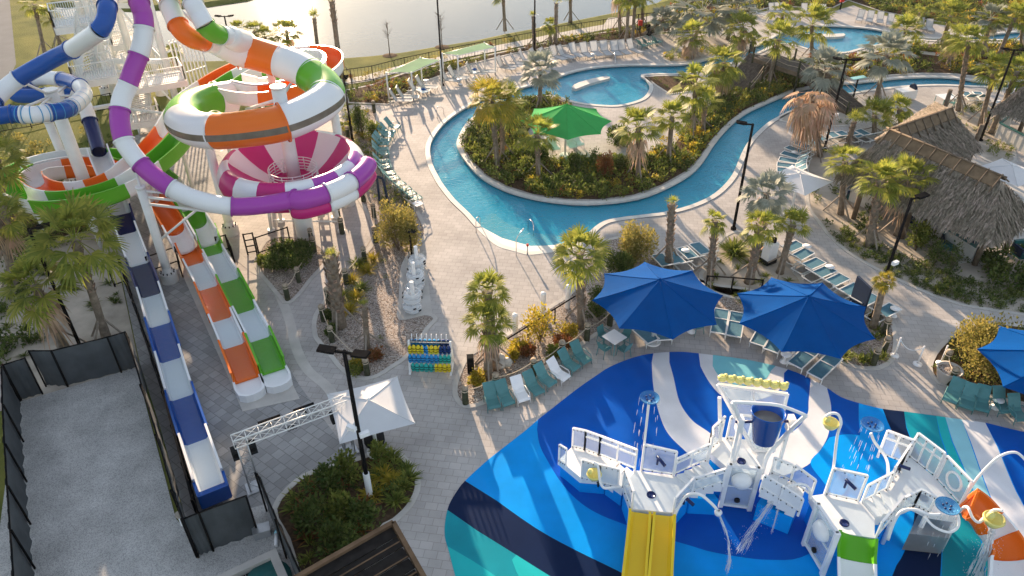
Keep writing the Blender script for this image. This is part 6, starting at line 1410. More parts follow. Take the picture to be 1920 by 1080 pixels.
b = G(1900,470); mb = MB(); mb.cyl(tuple(b), .22, .5, 14); m2 = MB(); m2.cyl((b.x,b.y,.5), .25, .06, 14); simple('stool', 'small white round stool at the right end of the large thatched roof', 'stool', b, [('body','white_plastic',mb),('seat','white_plastic',m2)])
g = MB(); g.slab(gpoly([(1590,372),(1640,350),(1700,380),(1790,420),(1860,470),(1930,470),(1990,430),(1990,350),(1900,320),(1830,300),(1790,300),(1740,300),(1660,300),(1600,330)]), 0, .05, walls=True); struct(g, 'cabana_floor', 'concrete')
g = MB(); g.slab(gpoly([(1735,452),(1800,495),(1870,480),(1930,470),(1860,440),(1790,400)]), 0, .06); struct(g, 'cabana_terrace', 'concrete')
# ---------------------------------------------------------------- timber bridge
br_ = thing('timber_bridge', G(1430,130), 'weathered timber footbridge rising over the river with rope rails', 'bridge')
def ramp(a, b, w, nm='deck'):
    a, b = Vector(a), Vector(b); d = b-a; L = d.length; d.normalize(); s = Vector((-d.y, d.x, 0)).normalized(); mb = MB(); n = int(L/.16)
    for i in range(n): p = a+d*(L*(i+.5)/n); mb.bar(p-s*w/2, p+s*w/2, .145, .05, up=(0,0,1))
    part(mb, nm, 'deck_boards', br_)
    for q in (-1,1): mb = MB(); mb.bar(a+s*q*(w/2+.05)-Vector((0,0,.14)), b+s*q*(w/2+.05)-Vector((0,0,.14)), .08, .32); part(mb, 'side_beam', 'pole_wood', br_)
    m_ = max(1, round(L/2.4))
    for q in (-1,1):
        tp = []
        for i in range(m_+1):
            p = a.lerp(b, i/m_)+s*q*(w/2+.1); mb = MB(); mb.tube([(p.x,p.y,0),(p.x,p.y,p.z+.95)], .085, 8); part(mb, 'rail_post', 'bollard_wood', br_); tp.append(p)
        mb = MB()
        for x, y in zip(tp[:-1], tp[1:]): mb.tube([x+Vector((0,0,.85)), x.lerp(y,.5)+Vector((0,0,.72)), y+Vector((0,0,.85))], .022, 6); mb.tube([x+Vector((0,0,.45)), x.lerp(y,.5)+Vector((0,0,.36)), y+Vector((0,0,.45))], .018, 6)
        part(mb, 'rail_rope', 'rope', br_)
A, Bq, C_, D_ = G(1377,170,.05), G(1430,104,1.7), G(1515,132,1.7), G(1606,208,.1)
ramp(A, Bq, 2.2); ramp(Bq, C_, 2.2); ramp(C_, D_, 2.0)
# ---------------------------------------------------------------- palms
def fan_leaf(rr, az, el, pet, bl, nseg, sw, droop, spread=105):
    """quads of one costapalmate leaf; returns verts, quads"""
    V = []; F = []
    def q(a, b, c, d): o = len(V); V.extend([a, b, c, d]); F.append((o, o+1, o+2, o+3))
    ca, sa = math.cos(az), math.sin(az)
    H = np.array([ca, sa, 0]); S = np.array([-sa, ca, 0]); Z = np.array([0, 0, 1.])
    def pt(t):  # along the petiole, sagging outward
        return H*(pet*t*math.cos(el))+Z*(pet*t*math.sin(el)-droop*.25*t*t)
    for i in range(2):
        a, b = pt(i/2), pt((i+1)/2); w = .022
        q(a-S*w, a+S*w, b+S*w*.8, b-S*w*.8)
    tip = pt(1); dirn = pt(1)-pt(.8); dirn /= np.linalg.norm(dirn); N = np.cross(dirn, S); N = N if N[2] > 0 else -N
    fold = rr.uniform(.15, .4)
    for k in range(nseg):
        ph = math.radians(-spread+2*spread*k/(nseg-1)+rr.uniform(-4, 4)); L = bl*(1-.28*abs(ph)/2)*rr.uniform(.88, 1.06)
        d = dirn*math.cos(ph)+S*math.sin(ph); d = d+N*fold*abs(math.sin(ph))*.5; d /= np.linalg.norm(d)
        side = np.cross(d, N); side /= np.linalg.norm(side)
        p0 = tip+d*.04; p1 = tip+d*L*.6-Z*droop*.10*L+dirn*.05; p2 = tip+d*L-Z*droop*(.42+.25*abs(ph))*L+dirn*.05
        q(p0-side*sw*.3, p0+side*sw*.3, p1+side*sw*.55, p1-side*sw*.55); q(p1-side*sw*.55, p1+side*sw*.55, p2+side*sw*.06, p2-side*sw*.06)
    return V, F
def crown_mesh(seed, n, pet, bl, nseg, sw, droop, el0, el1, m, nm='crown'):
    rr = random.Random(seed); V = []; F = []
    for i in range(n):
        f = (i+.5)/n; el = D(el0+(el1-el0)*(f**.85)+rr.uniform(-9, 9)); az = i*2.39996+rr.uniform(-.25, .25)
        s = rr.uniform(.85, 1.12)*(.75 if f < .15 else 1)
        v, fc = fan_leaf(rr, az, el, pet*s, bl*s, nseg, sw, droop*rr.uniform(.6, 1.3)*(.35+f)); o = len(V)
        base = np.array([.08*math.cos(az), .08*math.sin(az), .25*(1-f)])
        V += [p+base for p in v]; F += [tuple(o+j for j in x) for x in fc]
    me = bpy.data.meshes.new(nm); me.from_pydata([tuple(p) for p in V], [], F); me.materials.append(MATS[m]); me.update(); return me
CR = {'sabal': [crown_mesh(s, 28, .88, .85, 17, .08, .5, 84, -22, 'palm_leaf') for s in (1,2,3,4,5)]+[crown_mesh(s, n_, .8, .85, 16, .085, dr, 82, e1, 'palm_leaf') for s, n_, dr, e1 in ((6,20,.75,-30),(7,24,.35,-5),(8,34,.7,-40))],
      'gold': [crown_mesh(s, 30, .85, .88, 16, .075, .7, 75, -34, 'palm_leaf_gold') for s in (11,12)],
      'silver': [crown_mesh(s, 22, 1.0, 1.05, 18, .15, .5, 80, -32, 'palm_leaf_silver') for s in (21,22,23)],
      'dead': [crown_mesh(s, 34, .85, .9, 13, .1, 2.2, 20, -75, 'palm_leaf_dead') for s in (31,)],
      'tuft': [crown_mesh(s, 9, .5, .75, 8, .07, .25, 86, 48, 'palm_leaf') for s in (41,42)],
      'small': [crown_mesh(s, 17, .6, .75, 13, .1, .8, 80, -20, 'palm_leaf') for s in (51,52,53)]}
SKIRT = [crown_mesh(s, 8, .55, .7, 10, .1, 2.0, -35, -75, 'palm_leaf_dead', 'dead_fronds') for s in (61,62)]
NP = [0]
def palm(base, crown, rpx, label, kind='sabal', tr=.17, boots=.5, skirt=False, stakes=3, group=None, two=None, bend=.0, hz=None):
    NP[0] += 1; rr = random.Random(NP[0]*13); b = G(*base); c = above(b, *crown) if hz is None else Vector((b.x, b.y, hz))
    t = thing('palm_tree', b, label, 'palm tree', group or 'cabbage palms round the pools')
    dep = ray(*crown).length; dist = (c-CP).length; R = 1.07*rpx*((c-CP).dot(cam2w(Vector((0,0,1)))))/FPX
    pr = {'sabal':1.5,'gold':1.5,'silver':1.85,'dead':1.3,'tuft':1.0,'small':1.15}[kind]; s = R/pr
    n = max(6, int((c-b).length/.28)); mid = (b+c)/2+Vector((bend, 0, 0)); pts = []; rs = []
    for i in range(n+1):
        f = i/n; p = b*(1-f)**2+mid*2*f*(1-f)+c*f*f; pts.append(p); rs.append(tr*(1.25-.25*min(1, f*5)-.1*f)*(1+rr.uniform(-.05,.05)))
    mb = MB(); mb.tube(pts, rs, 10); tk = part(mb, 'trunk', 'trunk', t)
    if boots:
        mb = MB(); V = []; st = 1-boots
        k = int(boots*(c-b).length*17)
        for i in range(k):
            f = st+boots*(i/k)+rr.uniform(-.01,.01); f = min(.995, max(0, f)); j = min(n-1, int(f*n)); p = pts[j].lerp(pts[j+1], f*n-j); a = i*2.4+rr.uniform(-.3,.3); d = Vector((math.cos(a), math.sin(a), 0)); sd = Vector((-d.y, d.x, 0)); r = tr*.95
            o = p+d*r*.8; L = rr.uniform(.12,.21)*(tr/.17); w = .055*(tr/.17); tip = o+d*L*.55+Vector((0,0,L)); th = d*.03
            mb.add([o-sd*w, o+sd*w, tip+sd*w*.7, tip-sd*w*.7, o-sd*w+th, o+sd*w+th, tip+sd*w*.7+th*.6, tip-sd*w*.7+th*.6], [(3,2,1,0),(4,5,6,7),(0,1,5,4),(2,3,7,6),(1,2,6,5),(3,0,4,7)])
        part(mb, 'leaf_bases', 'trunk_boots', tk)['kind'] = 'stuff'
    me = CR[kind][NP[0] % len(CR[kind])]; o = link('crown', me, t); o.location = c-b+Vector((0,0,-.08)); o.rotation_euler = (rr.uniform(-.2,.2), rr.uniform(-.2,.2), rr.uniform(0, 6.28)); o.scale = (s, s, s*rr.uniform(.9,1.05))
    if skirt or (kind == 'sabal' and NP[0] % 4 == 3): o = link('dead_fronds', SKIRT[NP[0] % 2], t); o.location = c-b+Vector((0,0,-.25)); o.rotation_euler.z = rr.uniform(0,6); o.scale = (s*1.1,)*3
    if stakes:
        h = min(1.5, (c.z)*.4)
        for i in range(stakes): a = rr.uniform(0,.8)+i*2.1; q = b.lerp(c, h/max(.1,c.z)); e = b+Vector((1.0*math.cos(a), 1.0*math.sin(a), 0)); mb = MB(); mb.bar(q, e, .07); part(mb, 'brace', 'stake_wood', t)
    return t
P = palm
P((202,640),(140,448),75,'tall golden-green palm leaning over the shaded sand beside the blue flume', tr=.19, skirt=False, boots=.5)
P((125,662),(66,535),66,'full-headed palm on the shaded sand at the left edge, nearer the gravel yard', tr=.19, skirt=True, boots=.25)
P((30,545),(-4,405),48,'palm cut off at the left edge below the spiral flume', tr=.2)
P((20,470),(-6,300),48,'palm cut off at the left edge beside the blue and white coil', tr=.2)
P((85,104),(64,8),26,'palm on the lawn behind the tower, one nearer the road', boots=.3); P((113,82),(94,32),24,'shorter palm on the lawn behind the tower beside a taller one', boots=.3)
P((333,140),(325,95),17,'small palm seen through the white frame of the slide tower', stakes=0)
for bp_, cp_, r, l in (((447,105),(446,54),17,'left one of three'),((478,108),(478,58),19,'middle one of three'),((497,112),(497,66),18,'right one of three')): P(bp_, cp_, r, 'small palm peeking over the orange tube on the lake bank, '+l, stakes=0, boots=.2)
P((542,100),(537,58),26,'spreading short palm alone on the lake bank above the orange tube', boots=.3)
P((598,112),(589,34),14,'thin young palm with a narrow head on the lake bank', 'tuft', boots=.2)
P((640,145),(622,2),20,'very tall slim palm right of the tube slides with its head at the top edge', 'tuft', tr=.22, boots=.3)
P((947,58),(943,-10),24,'palm on the lake lawn between the two lime canopy lamps', boots=.3); P((1002,95),(1000,30),10,'rust-coloured palm trunk without a full head behind the lounger row', 'tuft', boots=.9)
P((1042,82),(1043,6),15,'slender young palm behind the lounger row, taller one of two', 'tuft'); P((1033,82),(1030,48),16,'short young palm behind the lounger row beside a taller one', 'small')
P((1070,42),(1069,-20),24,'palm trunk rising out of frame from the lake lawn'); P((1162,62),(1161,-25),26,'reddish palm trunk rising out of frame near the landing slab', boots=.8)
P((1174,77),(1180,-8),30,'tall palm at the end of the white lounger row, left of a pair', boots=.3); P((1186,72),(1192,-14),30,'tall palm at the end of the white lounger row, right of a pair', boots=.3); P((1204,52),(1206,-5),24,'rusty-trunked palm by the red sign box', boots=.6)
# island
P((933,309),(921,186),44,'yellow-fringed palm towering over the left end of the island', 'gold', boots=.6); P((942,300),(942,196),42,'green palm close beside the yellow-fringed one on the left of the island', boots=.6)
P((1010,333),(1007,252),38,'palm in front of the green umbrella on the island', boots=.5); P((1012,203),(1013,130),38,'silver fan palm between the island and the upper pool', 'silver')
P((1197,337),(1197,238),40,'palm right of the rust-brown bush on the island', boots=.4); P((1253,303),(1260,218),31,'palm on the island between two taller ones, with a slim trunk', boots=.3)
P((1300,252),(1304,158),44,'large palm at the inner bend of the river near the bridge', boots=.5); P((1318,246),(1322,190),30,'lower palm tucked behind the large one at the river bend')
P((1350,186),(1357,117),38,'palm at the foot of the timber bridge ramp', boots=.5); P((1440,162),(1460,74),35,'leaning palm below the timber bridge', boots=.4)
P((1465,52),(1467,25),24,'small palm beyond the bridge in front of the upper pool', 'small'); P((1522,110),(1522,47),38,'broad palm on the bank left of the upper right pool', boots=.5)
P((1388,100),(1392,50),29,'palm in the bed above the channel, between two silver palms', boots=.4); P((1297,110),(1297,66),30,'palm in the bed above the channel with the widest skirt', boots=.4, skirt=True)
P((1302,76),(1318,22),58,'huge silver fan palm at the top behind the channel', 'silver'); P((1364,74),(1383,15),36,'second silver fan palm at the top beside the huge one', 'silver'); P((1410,96),(1413,70),14,'tiny palm beside the upper end of the bridge', 'small', stakes=0)
P((1205,66),(1245,36),26,'silver fan palm behind the black gate', 'silver', stakes=0)
P((1538,294),(1522,178),40,'dead palm with drooping tan fronds at the river bend', 'dead', boots=.7, tr=.17)
P((1556,192),(1549,128),42,'silver fan palm behind the dead palm by the twin-head lamp', 'silver'); P((1643,184),(1663,102),48,'large leaning palm with grey-green fans beside the pale sign', boots=.4, kind='silver')
P((1690,97),(1699,56),28,'palm on the strip between upper pool and river, above the big leaning one', boots=.4); P((1722,50),(1722,24),20,'palm over the white loungers of the upper pool', 'small')
P((1762,92),(1783,30),33,'palm leaning right with its head over the upper pool edge', boots=.4); P((1777,124),(1794,66),24,'shorter palm in the bed along the river', boots=.4)
P((1796,208),(1816,76),31,'tall curved palm with a red-brown trunk on the far deck', boots=.85); P((1841,106),(1857,36),33,'silver-green palm in the upper right bed', 'silver')
P((1867,114),(1903,34),34,'palm in the upper right corner leaning right', boots=.3); P((1915,90),(1918,20),30,'palm cut by the upper right edge', 'gold')
P((1838,236),(1865,130),32,'palm in front of the river left of the thatched bar', boots=.4); P((1857,250),(1908,134),36,'palm beside the thatched bar with a leaning trunk', boots=.4)
P((1639,252),(1640,216),33,'low palm in front of the smaller thatched roof, left of two', boots=.3); P((1690,245),(1686,204),27,'low palm behind the ridge of the smaller thatched roof', boots=.3, kind='small')
P((1588,275),(1602,228),20,'bare-looking trunk beside the ramp of the far bridge', 'tuft', boots=.8)
# palms at the big thatch
P((1576,402),(1585,303),36,'palm at the left eave of the large thatched roof', boots=.5); P((1628,462),(1652,338),43,'thick palm in front of the large thatched roof, left of two', tr=.24, boots=.75); P((1682,442),(1704,334),45,'palm in front of the large thatched roof, right of two', boots=.6)
P((1425,470),(1437,362),44,'silver fan palm with brown skirt next to the white square umbrella', 'silver', skirt=True, boots=.3); P((1404,530),(1428,424),36,'palm with a thick frayed trunk between the blue umbrellas', boots=.8, tr=.22); P((1462,512),(1487,420),31,'slim palm standing by the path row of loungers', boots=.4)
P((1253,500),(1260,382),16,'slim boot-covered trunk with a tied-up head by the left blue umbrella', 'tuft', tr=.19, boots=.95); P((1331,524),(1341,414),22,'leaning boot-covered palm with a small head between loungers and umbrella', 'small', boots=.85)
P((1637,615),(1659,524),19,'small yellow palm behind the lamp post by the right blue umbrella', 'gold', boots=.2, stakes=1)
P((1090,614),(1087,474),50,'full palm beside the left blue umbrella', boots=.75, tr=.19); P((915,708),(915,600),42,'front palm of the twin pair in the bed by the speaker box', boots=.3, tr=.2); P((930,690),(914,545),40,'taller rear palm of the twin pair in the bed by the speaker box', boots=.3, tr=.2)
P((637,612),(620,480),17,'thick boot-covered young palm in the pebble bed with a tied-up head', 'tuft', tr=.3, boots=.8); P((689,655),(683,572),14,'small young palm in the pebble bed near the lamp heads', 'tuft', tr=.14, boots=.5)
# ---------------------------------------------------------------- shrubs
def leaf_cloud(rr, n, rx, rz, size, lumps=7, up=.5, elong=1.7):
    """leaf quads spread through a lumpy volume standing on z = 0"""
    L = [(rr.uniform(-.6,.6)*rx, rr.uniform(-.6,.6)*rx, rr.uniform(.3,.8)*rz, rr.uniform(.35,.6)) for _ in range(lumps)]; V = []; F = []
    for i in range(n):
        lx, ly, lz, lr = L[rr.randrange(lumps)]; d = np.array([rr.gauss(0,1), rr.gauss(0,1), rr.gauss(0,1)]); d /= np.linalg.norm(d); k = rr.random()**.4
        p = np.array([lx+d[0]*lr*rx*k, ly+d[1]*lr*rx*k, max(.02, lz+d[2]*lr*rz*.9*k)])
        a = d*.7+np.array([rr.gauss(0,.5), rr.gauss(0,.5), up+rr.gauss(0,.5)]); a /= np.linalg.norm(a)
        b = np.cross(a, [rr.gauss(0,1), rr.gauss(0,1), rr.gauss(0,1)]); b /= np.linalg.norm(b); s = size*rr.uniform(.6,1.3)
        o = len(V); V += [p, p+a*s*elong*.5+b*s*.42, p+a*s*elong, p+a*s*elong*.5-b*s*.42]; F.append((o,o+1,o+2,o+3))
    return np.array(V), F
def blades(rr, n, h, r, w, arch=.5):
    V = []; F = []
    for i in range(n):
        az = rr.uniform(0,6.28); e = rr.uniform(.25,1.35); L = h*rr.uniform(.6,1.1); d = np.array([math.cos(az), math.sin(az), 0]); s = np.array([-d[1], d[0], 0]); p0 = d*r*rr.random()*.3
        p1 = p0+d*L*.5*math.cos(e)+np.array([0,0,L*.55*math.sin(e)]); p2 = p0+d*L*math.cos(e)*1.1+np.array([0,0,L*math.sin(e)*(1-arch*.5)]); o = len(V)
        V += [p0-s*w*.5, p0+s*w*.5, p1+s*w*.5, p1-s*w*.5, p2+s*w*.08, p2-s*w*.08]; F += [(o,o+1,o+2,o+3),(o+3,o+2,o+4,o+5)]
    return np.array(V), F
def np_mesh(nm, V, F, m):
    me = bpy.data.meshes.new(nm); me.from_pydata([tuple(v) for v in V], [], F); me.materials.append(MATS[m]); me.update(); return me
def bush_thing(px, r, h, m, label, cat='shrub', n=None, size=.09, seed=0, lumps=8, up=.5, kind='cloud', group=None, stems=5, name='shrub', z=0):
    rr = random.Random(seed+int(px[0]*7+px[1])); b = G(*px); t = thing(name, b, label, cat, group); n = n or int(2600*r*r*max(.5, h/1.2))
    V, F = leaf_cloud(rr, n, r, h, size, lumps, up) if kind == 'cloud' else blades(rr, n, h, r, size)
    link('foliage', np_mesh('foliage', V, F, m), t)
    if stems:
        mb = MB()
        for i in range(stems): a = rr.uniform(0,6.28); mb.tube([(b.x,b.y,0), (b.x+.3*r*math.cos(a), b.y+.3*r*math.sin(a), h*.4), (b.x+.6*r*math.cos(a), b.y+.6*r*math.sin(a), h*.8)], [.03,.02,.01], 5)
        part(mb, 'stems', 'twig', t)
    return t
S = bush_thing
S((748,470),1.15,2.3,'leaf_olive','big feathery olive bush behind the clear swim rings',size=.085,n=6500,lumps=14); S((1192,492),1.15,1.9,'leaf_olive','olive bush behind the left blue umbrella',size=.08,n=5200,lumps=12); S((1160,520),.8,1.3,'leaf_dark','darker bush joined to the olive one behind the left blue umbrella',n=2600)
S((1845,690),1.75,2.1,'leaf_olive','large yellow-olive bush above the row of teal chairs at right',size=.085,n=9000,lumps=18,up=.8); S((1132,330),.55,1.5,'leaf_rust','rust-brown upright bush at the front of the island',n=2600,size=.07); S((680,252),.6,2.2,'leaf_dark','dark upright conifer-like shrub beside the slim lamp post',n=2600,size=.07); S((706,262),.5,1.2,'leaf_mid','lighter shrub beside the dark upright one',n=1200)
S((545,497),1.25,.95,'leaf_dark','dense dark green shrub in the small bed below the bowl',n=5500,size=.1,lumps=14); S((500,500),.5,.6,'leaf_mid','yellow-green end of the planting in the small bed below the bowl',n=1000)
S((1376,478),.9,1.1,'leaf_mid','spiky bright green cycad-like clump between loungers and palms',kind='blades',n=190,size=.09,stems=0)
S((1012,640),.75,1.7,'leaf_yellow','small airy yellow-green tree in the bed by the splash pad',n=900,size=.1,lumps=9,name='young_tree'); S((1716,470),.6,2.2,'leaf_mid','slim light green young tree in front of the thatched roof',n=1100,size=.11,name='young_tree'); S((1748,500),.5,1.5,'leaf_dark','thin dark young tree by the boarded wall',n=400,name='young_tree'); S((1782,508),.5,1.5,'leaf_dark','thin dark-leaved sapling right of the boarded wall middle',n=350,name='young_tree')
for p, r, h, m, l in (((655,895),.6,1.0,'leaf_mid','upright light shrub at the top of the dark front bed'),((712,866),.45,.8,'leaf_mid','narrow green shrub below the black wrapped drum'),((590,985),.9,1.0,'leaf_dark','wide dark shrub along the screen fence in the front bed'),((640,960),.8,.8,'leaf_mid','broad-leaved green shrub in the middle of the front bed'),((690,975),.8,.8,'leaf_dark','dark shrub near the pavilion corner'),((640,1030),.9,.9,'leaf_dark','dark shrub below the pavilion roof edge'),((610,925),.7,1.1,'leaf_dark','darker shrub at the upper left of the front bed')): S(p, r*.8, h, m, l, n=int(1100*r), size=.11, seed=2, lumps=12)
for i, (p, s) in enumerate([((735,905),.6),((755,915),.55),((720,895),.5),((742,940),.6),((700,930),.55),((765,900),.45)]): S(p, s, .55, 'leaf_mid' if i % 2 else 'leaf_yellow', f'strappy yellow-green tuft in the front bed, {ord_[i]} of the six near the lamp sleeve', kind='blades', n=90, size=.06, stems=0, name='grass_tuft', group='strappy tufts in the front bed')
for i, p in enumerate([(672,500),(690,510),(660,530),(678,545),(668,562),(700,490),(640,560),(655,585)]): S(p, .4, .7, 'leaf_yellow' if i % 3 else 'leaf_mid', f'spiky yellow-green tuft along the rope path, {ord_[i]} of the eight', kind='blades', n=110, size=.045, stems=0, name='grass_tuft', group='spiky tufts along the rope path')
for i, (p, m) in enumerate([((672,690),'leaf_yellow'),((668,700),'leaf_mid'),((705,672),'leaf_rust'),((620,625),'leaf_dark'),((622,600),'leaf_dark')]): S(p, .4, .5, m, ['low yellow shrub at the foot of the small young palm','low green plant under the lamp heads','low brown grass in the pebble bed','dark shrub left of the thick young palm','dark shrub behind the thick young palm'][i], n=700, size=.07)
for i, (p, m, r) in enumerate([((893,720),'leaf_yellow',.4),((975,660),'leaf_yellow',.5),((990,668),'leaf_rust',.4),((1055,650),'leaf_rust',.5),((1070,630),'leaf_yellow',.5),((1120,590),'leaf_dark',.6),((1040,670),'leaf_mid',.4),((1130,560),'leaf_dark',.7),((960,675),'leaf_yellow',.4)]): S(p, r, .55, m, ['low yellow bush beside the speaker box','yellow bush below the small airy tree','rust bush right below the small airy tree','rust bush by the rope posts','yellow bush between the palm and the rope','dark bush under the left blue umbrella','green bush near the white deck chair','dark bush at the foot of the full palm','yellow bush next to the pale boulder'][i], n=900, size=.075)
for i, (p, m) in enumerate([((1010,300),'leaf_dark'),((1080,320),'leaf_dark'),((1160,320),'leaf_dark')]): S(p, .7, .9, m, ['dark hedge-like shrub under the green umbrella, left one','dark hedge-like shrub under the green umbrella, middle one','dark hedge-like shrub right of the green umbrella'][i], n=1600)
S((1160,272),.9,1.1,'leaf_dark','round dark shrub behind the right rim of the green umbrella',n=2500)
for p, l in (((731,104),'bare young tree on the lake lawn with a mulch ring, nearer the slides'),((829,88),'bare young tree on the lake lawn behind the black lamp post')):
    b = G(*p); t = thing('bare_tree', b, l, 'tree'); mb = MB(); mb.tube([b, b+Vector((0,0,1.6)), b+Vector((.05,0,3.0))], [.05,.04,.015], 6); part(mb, 'trunk', 'twig', t); mb = MB(); rr = random.Random(int(p[0]))
    for i in range(34): z = rr.uniform(1.4,2.9); a = rr.uniform(0,6.28); q = b+Vector((0,0,z)); e = q+Vector((.5*math.cos(a), .5*math.sin(a), rr.uniform(.3,.7))); mb.tube([q, e], [.014,.005], 4)
    part(mb, 'crown', 'twig', t); mb = MB(); mb.lathe([(.7,.0),(.4,.06),(0,.08)], 16, tuple(b)); part(mb, 'mulch_ring', 'mulch', t)
# unseen trees added beyond the upper left to shade the road and back lawn
rr = random.Random(5); TT = [leaf_cloud(random.Random(900+i), 700, 3.6, 7.5, .55, 12) for i in range(3)]
o = scatter_build('unseen_shade_trees', 'leaf_dark', TT, [(i % 3, (-98+i*4.6+rr.uniform(-1,1), 112+rr.uniform(-4,8), 3.5), rr.uniform(0,6), [1,1,rr.uniform(1,1.4)], (0,0)) for i in range(8)]); tag(o, 'unseen tall trees added to shade the road and lawn at upper left', 'trees', None, 'stuff')
# ground cover: masses nobody could count
def tmpl(kind, n_, seed, size=.09):
    return [leaf_cloud(random.Random(seed+i), n_, .32, .42, size, 4) if kind == 'cloud' else blades(random.Random(seed+i), n_, .5, .2, .05) for i in range(5)]
TM = {'cloud': tmpl('cloud', 42, 100), 'blade': tmpl('blade', 26, 200), 'fine': tmpl('cloud', 60, 300, .055)}
def cover(poly, nm, m, label, dens, kind='cloud', hs=(.6,1.3), seed=1, patch=0., pscale=.5, holes=(), cat='plants', edge=None):
    rr = random.Random(seed); xs = [p[0] for p in poly]; ys = [p[1] for p in poly]; A = (max(xs)-min(xs))*(max(ys)-min(ys)); pl = []
    for i in range(int(A*dens)):
        p = (rr.uniform(min(xs),max(xs)), rr.uniform(min(ys),max(ys)))
        if not inside(p, poly) or any(inside(p, h) for h in holes): continue
        if patch:
            from mathutils import noise
            if noise.noise((p[0]*pscale+seed*7.3, p[1]*pscale, seed)) < patch: continue
        pl.append((rr.randrange(5), (p[0], p[1], .0), rr.uniform(0,6.28), [rr.uniform(.8,1.3)*.5*(hs[0]+hs[1])]*2+[rr.uniform(*hs)], (rr.uniform(-.2,.2), rr.uniform(-.2,.2))))
    if not pl: return
    o = scatter_build(nm, m, TM[kind], pl); tag(o, label, cat, None, 'stuff'); return o
I = BED['island']
for m, nm, l, d, pt, sd, hs in (('leaf_dark','ground_cover','dark green massed planting on the pool island',6,-.12,1,(.7,1.5)),('leaf_mid','ground_cover','mid green massed planting on the pool island',3.5,.0,2,(.6,1.4)),('leaf_yellow','ground_cover','golden yellow planting along the island edges',2.6,.12,3,(.5,1.2)),('leaf_rust','ground_cover','reddish planting mixed into the island',2,.22,4,(.5,1.1))): cover(I, nm, m, l, d, 'cloud', hs, sd, pt, .45)
cover(gpoly([(1240,270),(1290,250),(1340,225),(1400,185),(1470,165),(1440,185),(1390,205),(1350,235),(1325,268),(1300,300),(1265,325),(1225,345),(1200,330)]), 'ground_cover', 'leaf_yellow', 'bright yellow shrubs along the river side of the island', 4, 'cloud', (.7,1.4), 9, -.15)
for bd, sd in (('lakeside',20),('midright',30),('topright',40)):
    w = dict(lakeside='bed behind the lakeside loungers', midright='bed between the upper pool and the river', topright='bed along the top edge')[bd]
    for m, c_, d, pt, k in (('leaf_dark','dark green',3.5,-.05,0),('leaf_mid','mid green',3,.02,1),('leaf_yellow','yellow',1.8,.14,2),('leaf_rust','reddish',1.6,.2,3)): cover(BED[bd], 'ground_cover', m, f'{c_} planting in the {w}', d, 'cloud', (.6,1.5) if bd != 'lakeside' else (.5,1.1), sd+k, pt, .4)
cover(inset(BED['front'], .5) if len(inset(BED['front'], .5)) else BED['front'], 'ground_cover', 'leaf_dark', 'dark undergrowth filling the front bed', 4.5, 'cloud', (.4,1.0), 50, -.2, 1.2); cover(BED['front'], 'ground_cover', 'leaf_mid', 'greener undergrowth in the front bed', 3, 'blade', (.6,1.3), 51, -.05, 1.1); cover(BED['front'], 'ground_cover', 'leaf_rust', 'thin brownish stems in the front bed', 2, 'blade', (.8,1.6), 52, .08, .9)
TH = BED['thatch']; strip = gpoly([(1557,440),(1590,470),(1627,493),(1673,517),(1723,540),(1773,560),(1823,573),(1920,588),(1930,540),(1850,535),(1780,515),(1720,490),(1670,470),(1620,455),(1580,430)])
cover(strip, 'ground_cover', 'leaf_dark', 'dark green low planting along the curved path by the thatched roof', 20, 'cloud', (.35,.75), 60, -.4, 1.0); cover(strip, 'ground_cover', 'leaf_mid', 'lighter low planting along the curved path by the thatched roof', 4, 'cloud', (.35,.7), 61, .1, .8)
cover(gpoly([(1780,548),(1920,570),(1990,575),(1990,592),(1920,588),(1823,573),(1780,560)]), 'flowering_ground_cover', 'leaf_pale', 'whitish flowering ground cover at the path edge on the right', 9, 'fine', (.3,.6), 62, -.3)
cover(TH, 'ground_cover', 'leaf_dark', 'dark scattered plants under the thatched roof', 2.2, 'cloud', (.5,1.2), 63, .02); cover(gpoly([(1840,480),(1990,480),(1990,560),(1850,540)]), 'ground_cover', 'leaf_dark', 'thick dark shrubbery at the right edge by the thatched posts', 9, 'cloud', (.8,1.6), 64, -.3)
cover(BED['cove'], 'ground_cover', 'leaf_dark', 'sparse plants in the dark bed of the pool cove', 2, 'cloud', (.3,.6), 65); cover(BED['silver'], 'ground_cover', 'leaf_mid', 'planting in the bed above the channel', 3.5, 'cloud', (.5,1.1), 66, -.05); cover(BED['silver'], 'ground_cover', 'leaf_yellow', 'yellow planting in the bed above the channel', 1.5, 'cloud', (.5,1.0), 67, .1)
cover(BED['chairs'], 'ground_cover', 'leaf_mid', 'scattered low plants in the bed by the splash pad', 1.0, 'cloud', (.3,.7), 68, .1); cover(BED['palms'], 'ground_cover', 'leaf_mid', 'scattered grasses in the sandy palm bed', 1.3, 'blade', (.5,1.0), 69, .0); cover(BED['lampright'], 'ground_cover', 'leaf_mid', 'green tufts in the bed under the right umbrella', 2.0, 'blade', (.7,1.4), 70, .0)
cover(BED['dead'], 'ground_cover', 'leaf_dark', 'dark plants around the dead palm', 2.2, 'cloud', (.5,1.0), 71, .05); cover(BED['bar'], 'ground_cover', 'leaf_mid', 'yellow-green plants in front of the thatched bar', 3, 'cloud', (.4,1.0), 72, -.02); cover(BED['bush'], 'ground_cover', 'leaf_dark', 'low plants under the large olive bush', 3, 'cloud', (.4,.8), 73)
cover(BED['rope'], 'ground_cover', 'leaf_mid', 'sparse low plants in the pebble bed', .35, 'cloud', (.3,.6), 74, .1)
RU = gpoly([(640,200),(700,205),(716,320),(765,375),(790,430),(760,440),(720,400),(690,350),(655,320),(645,260)])
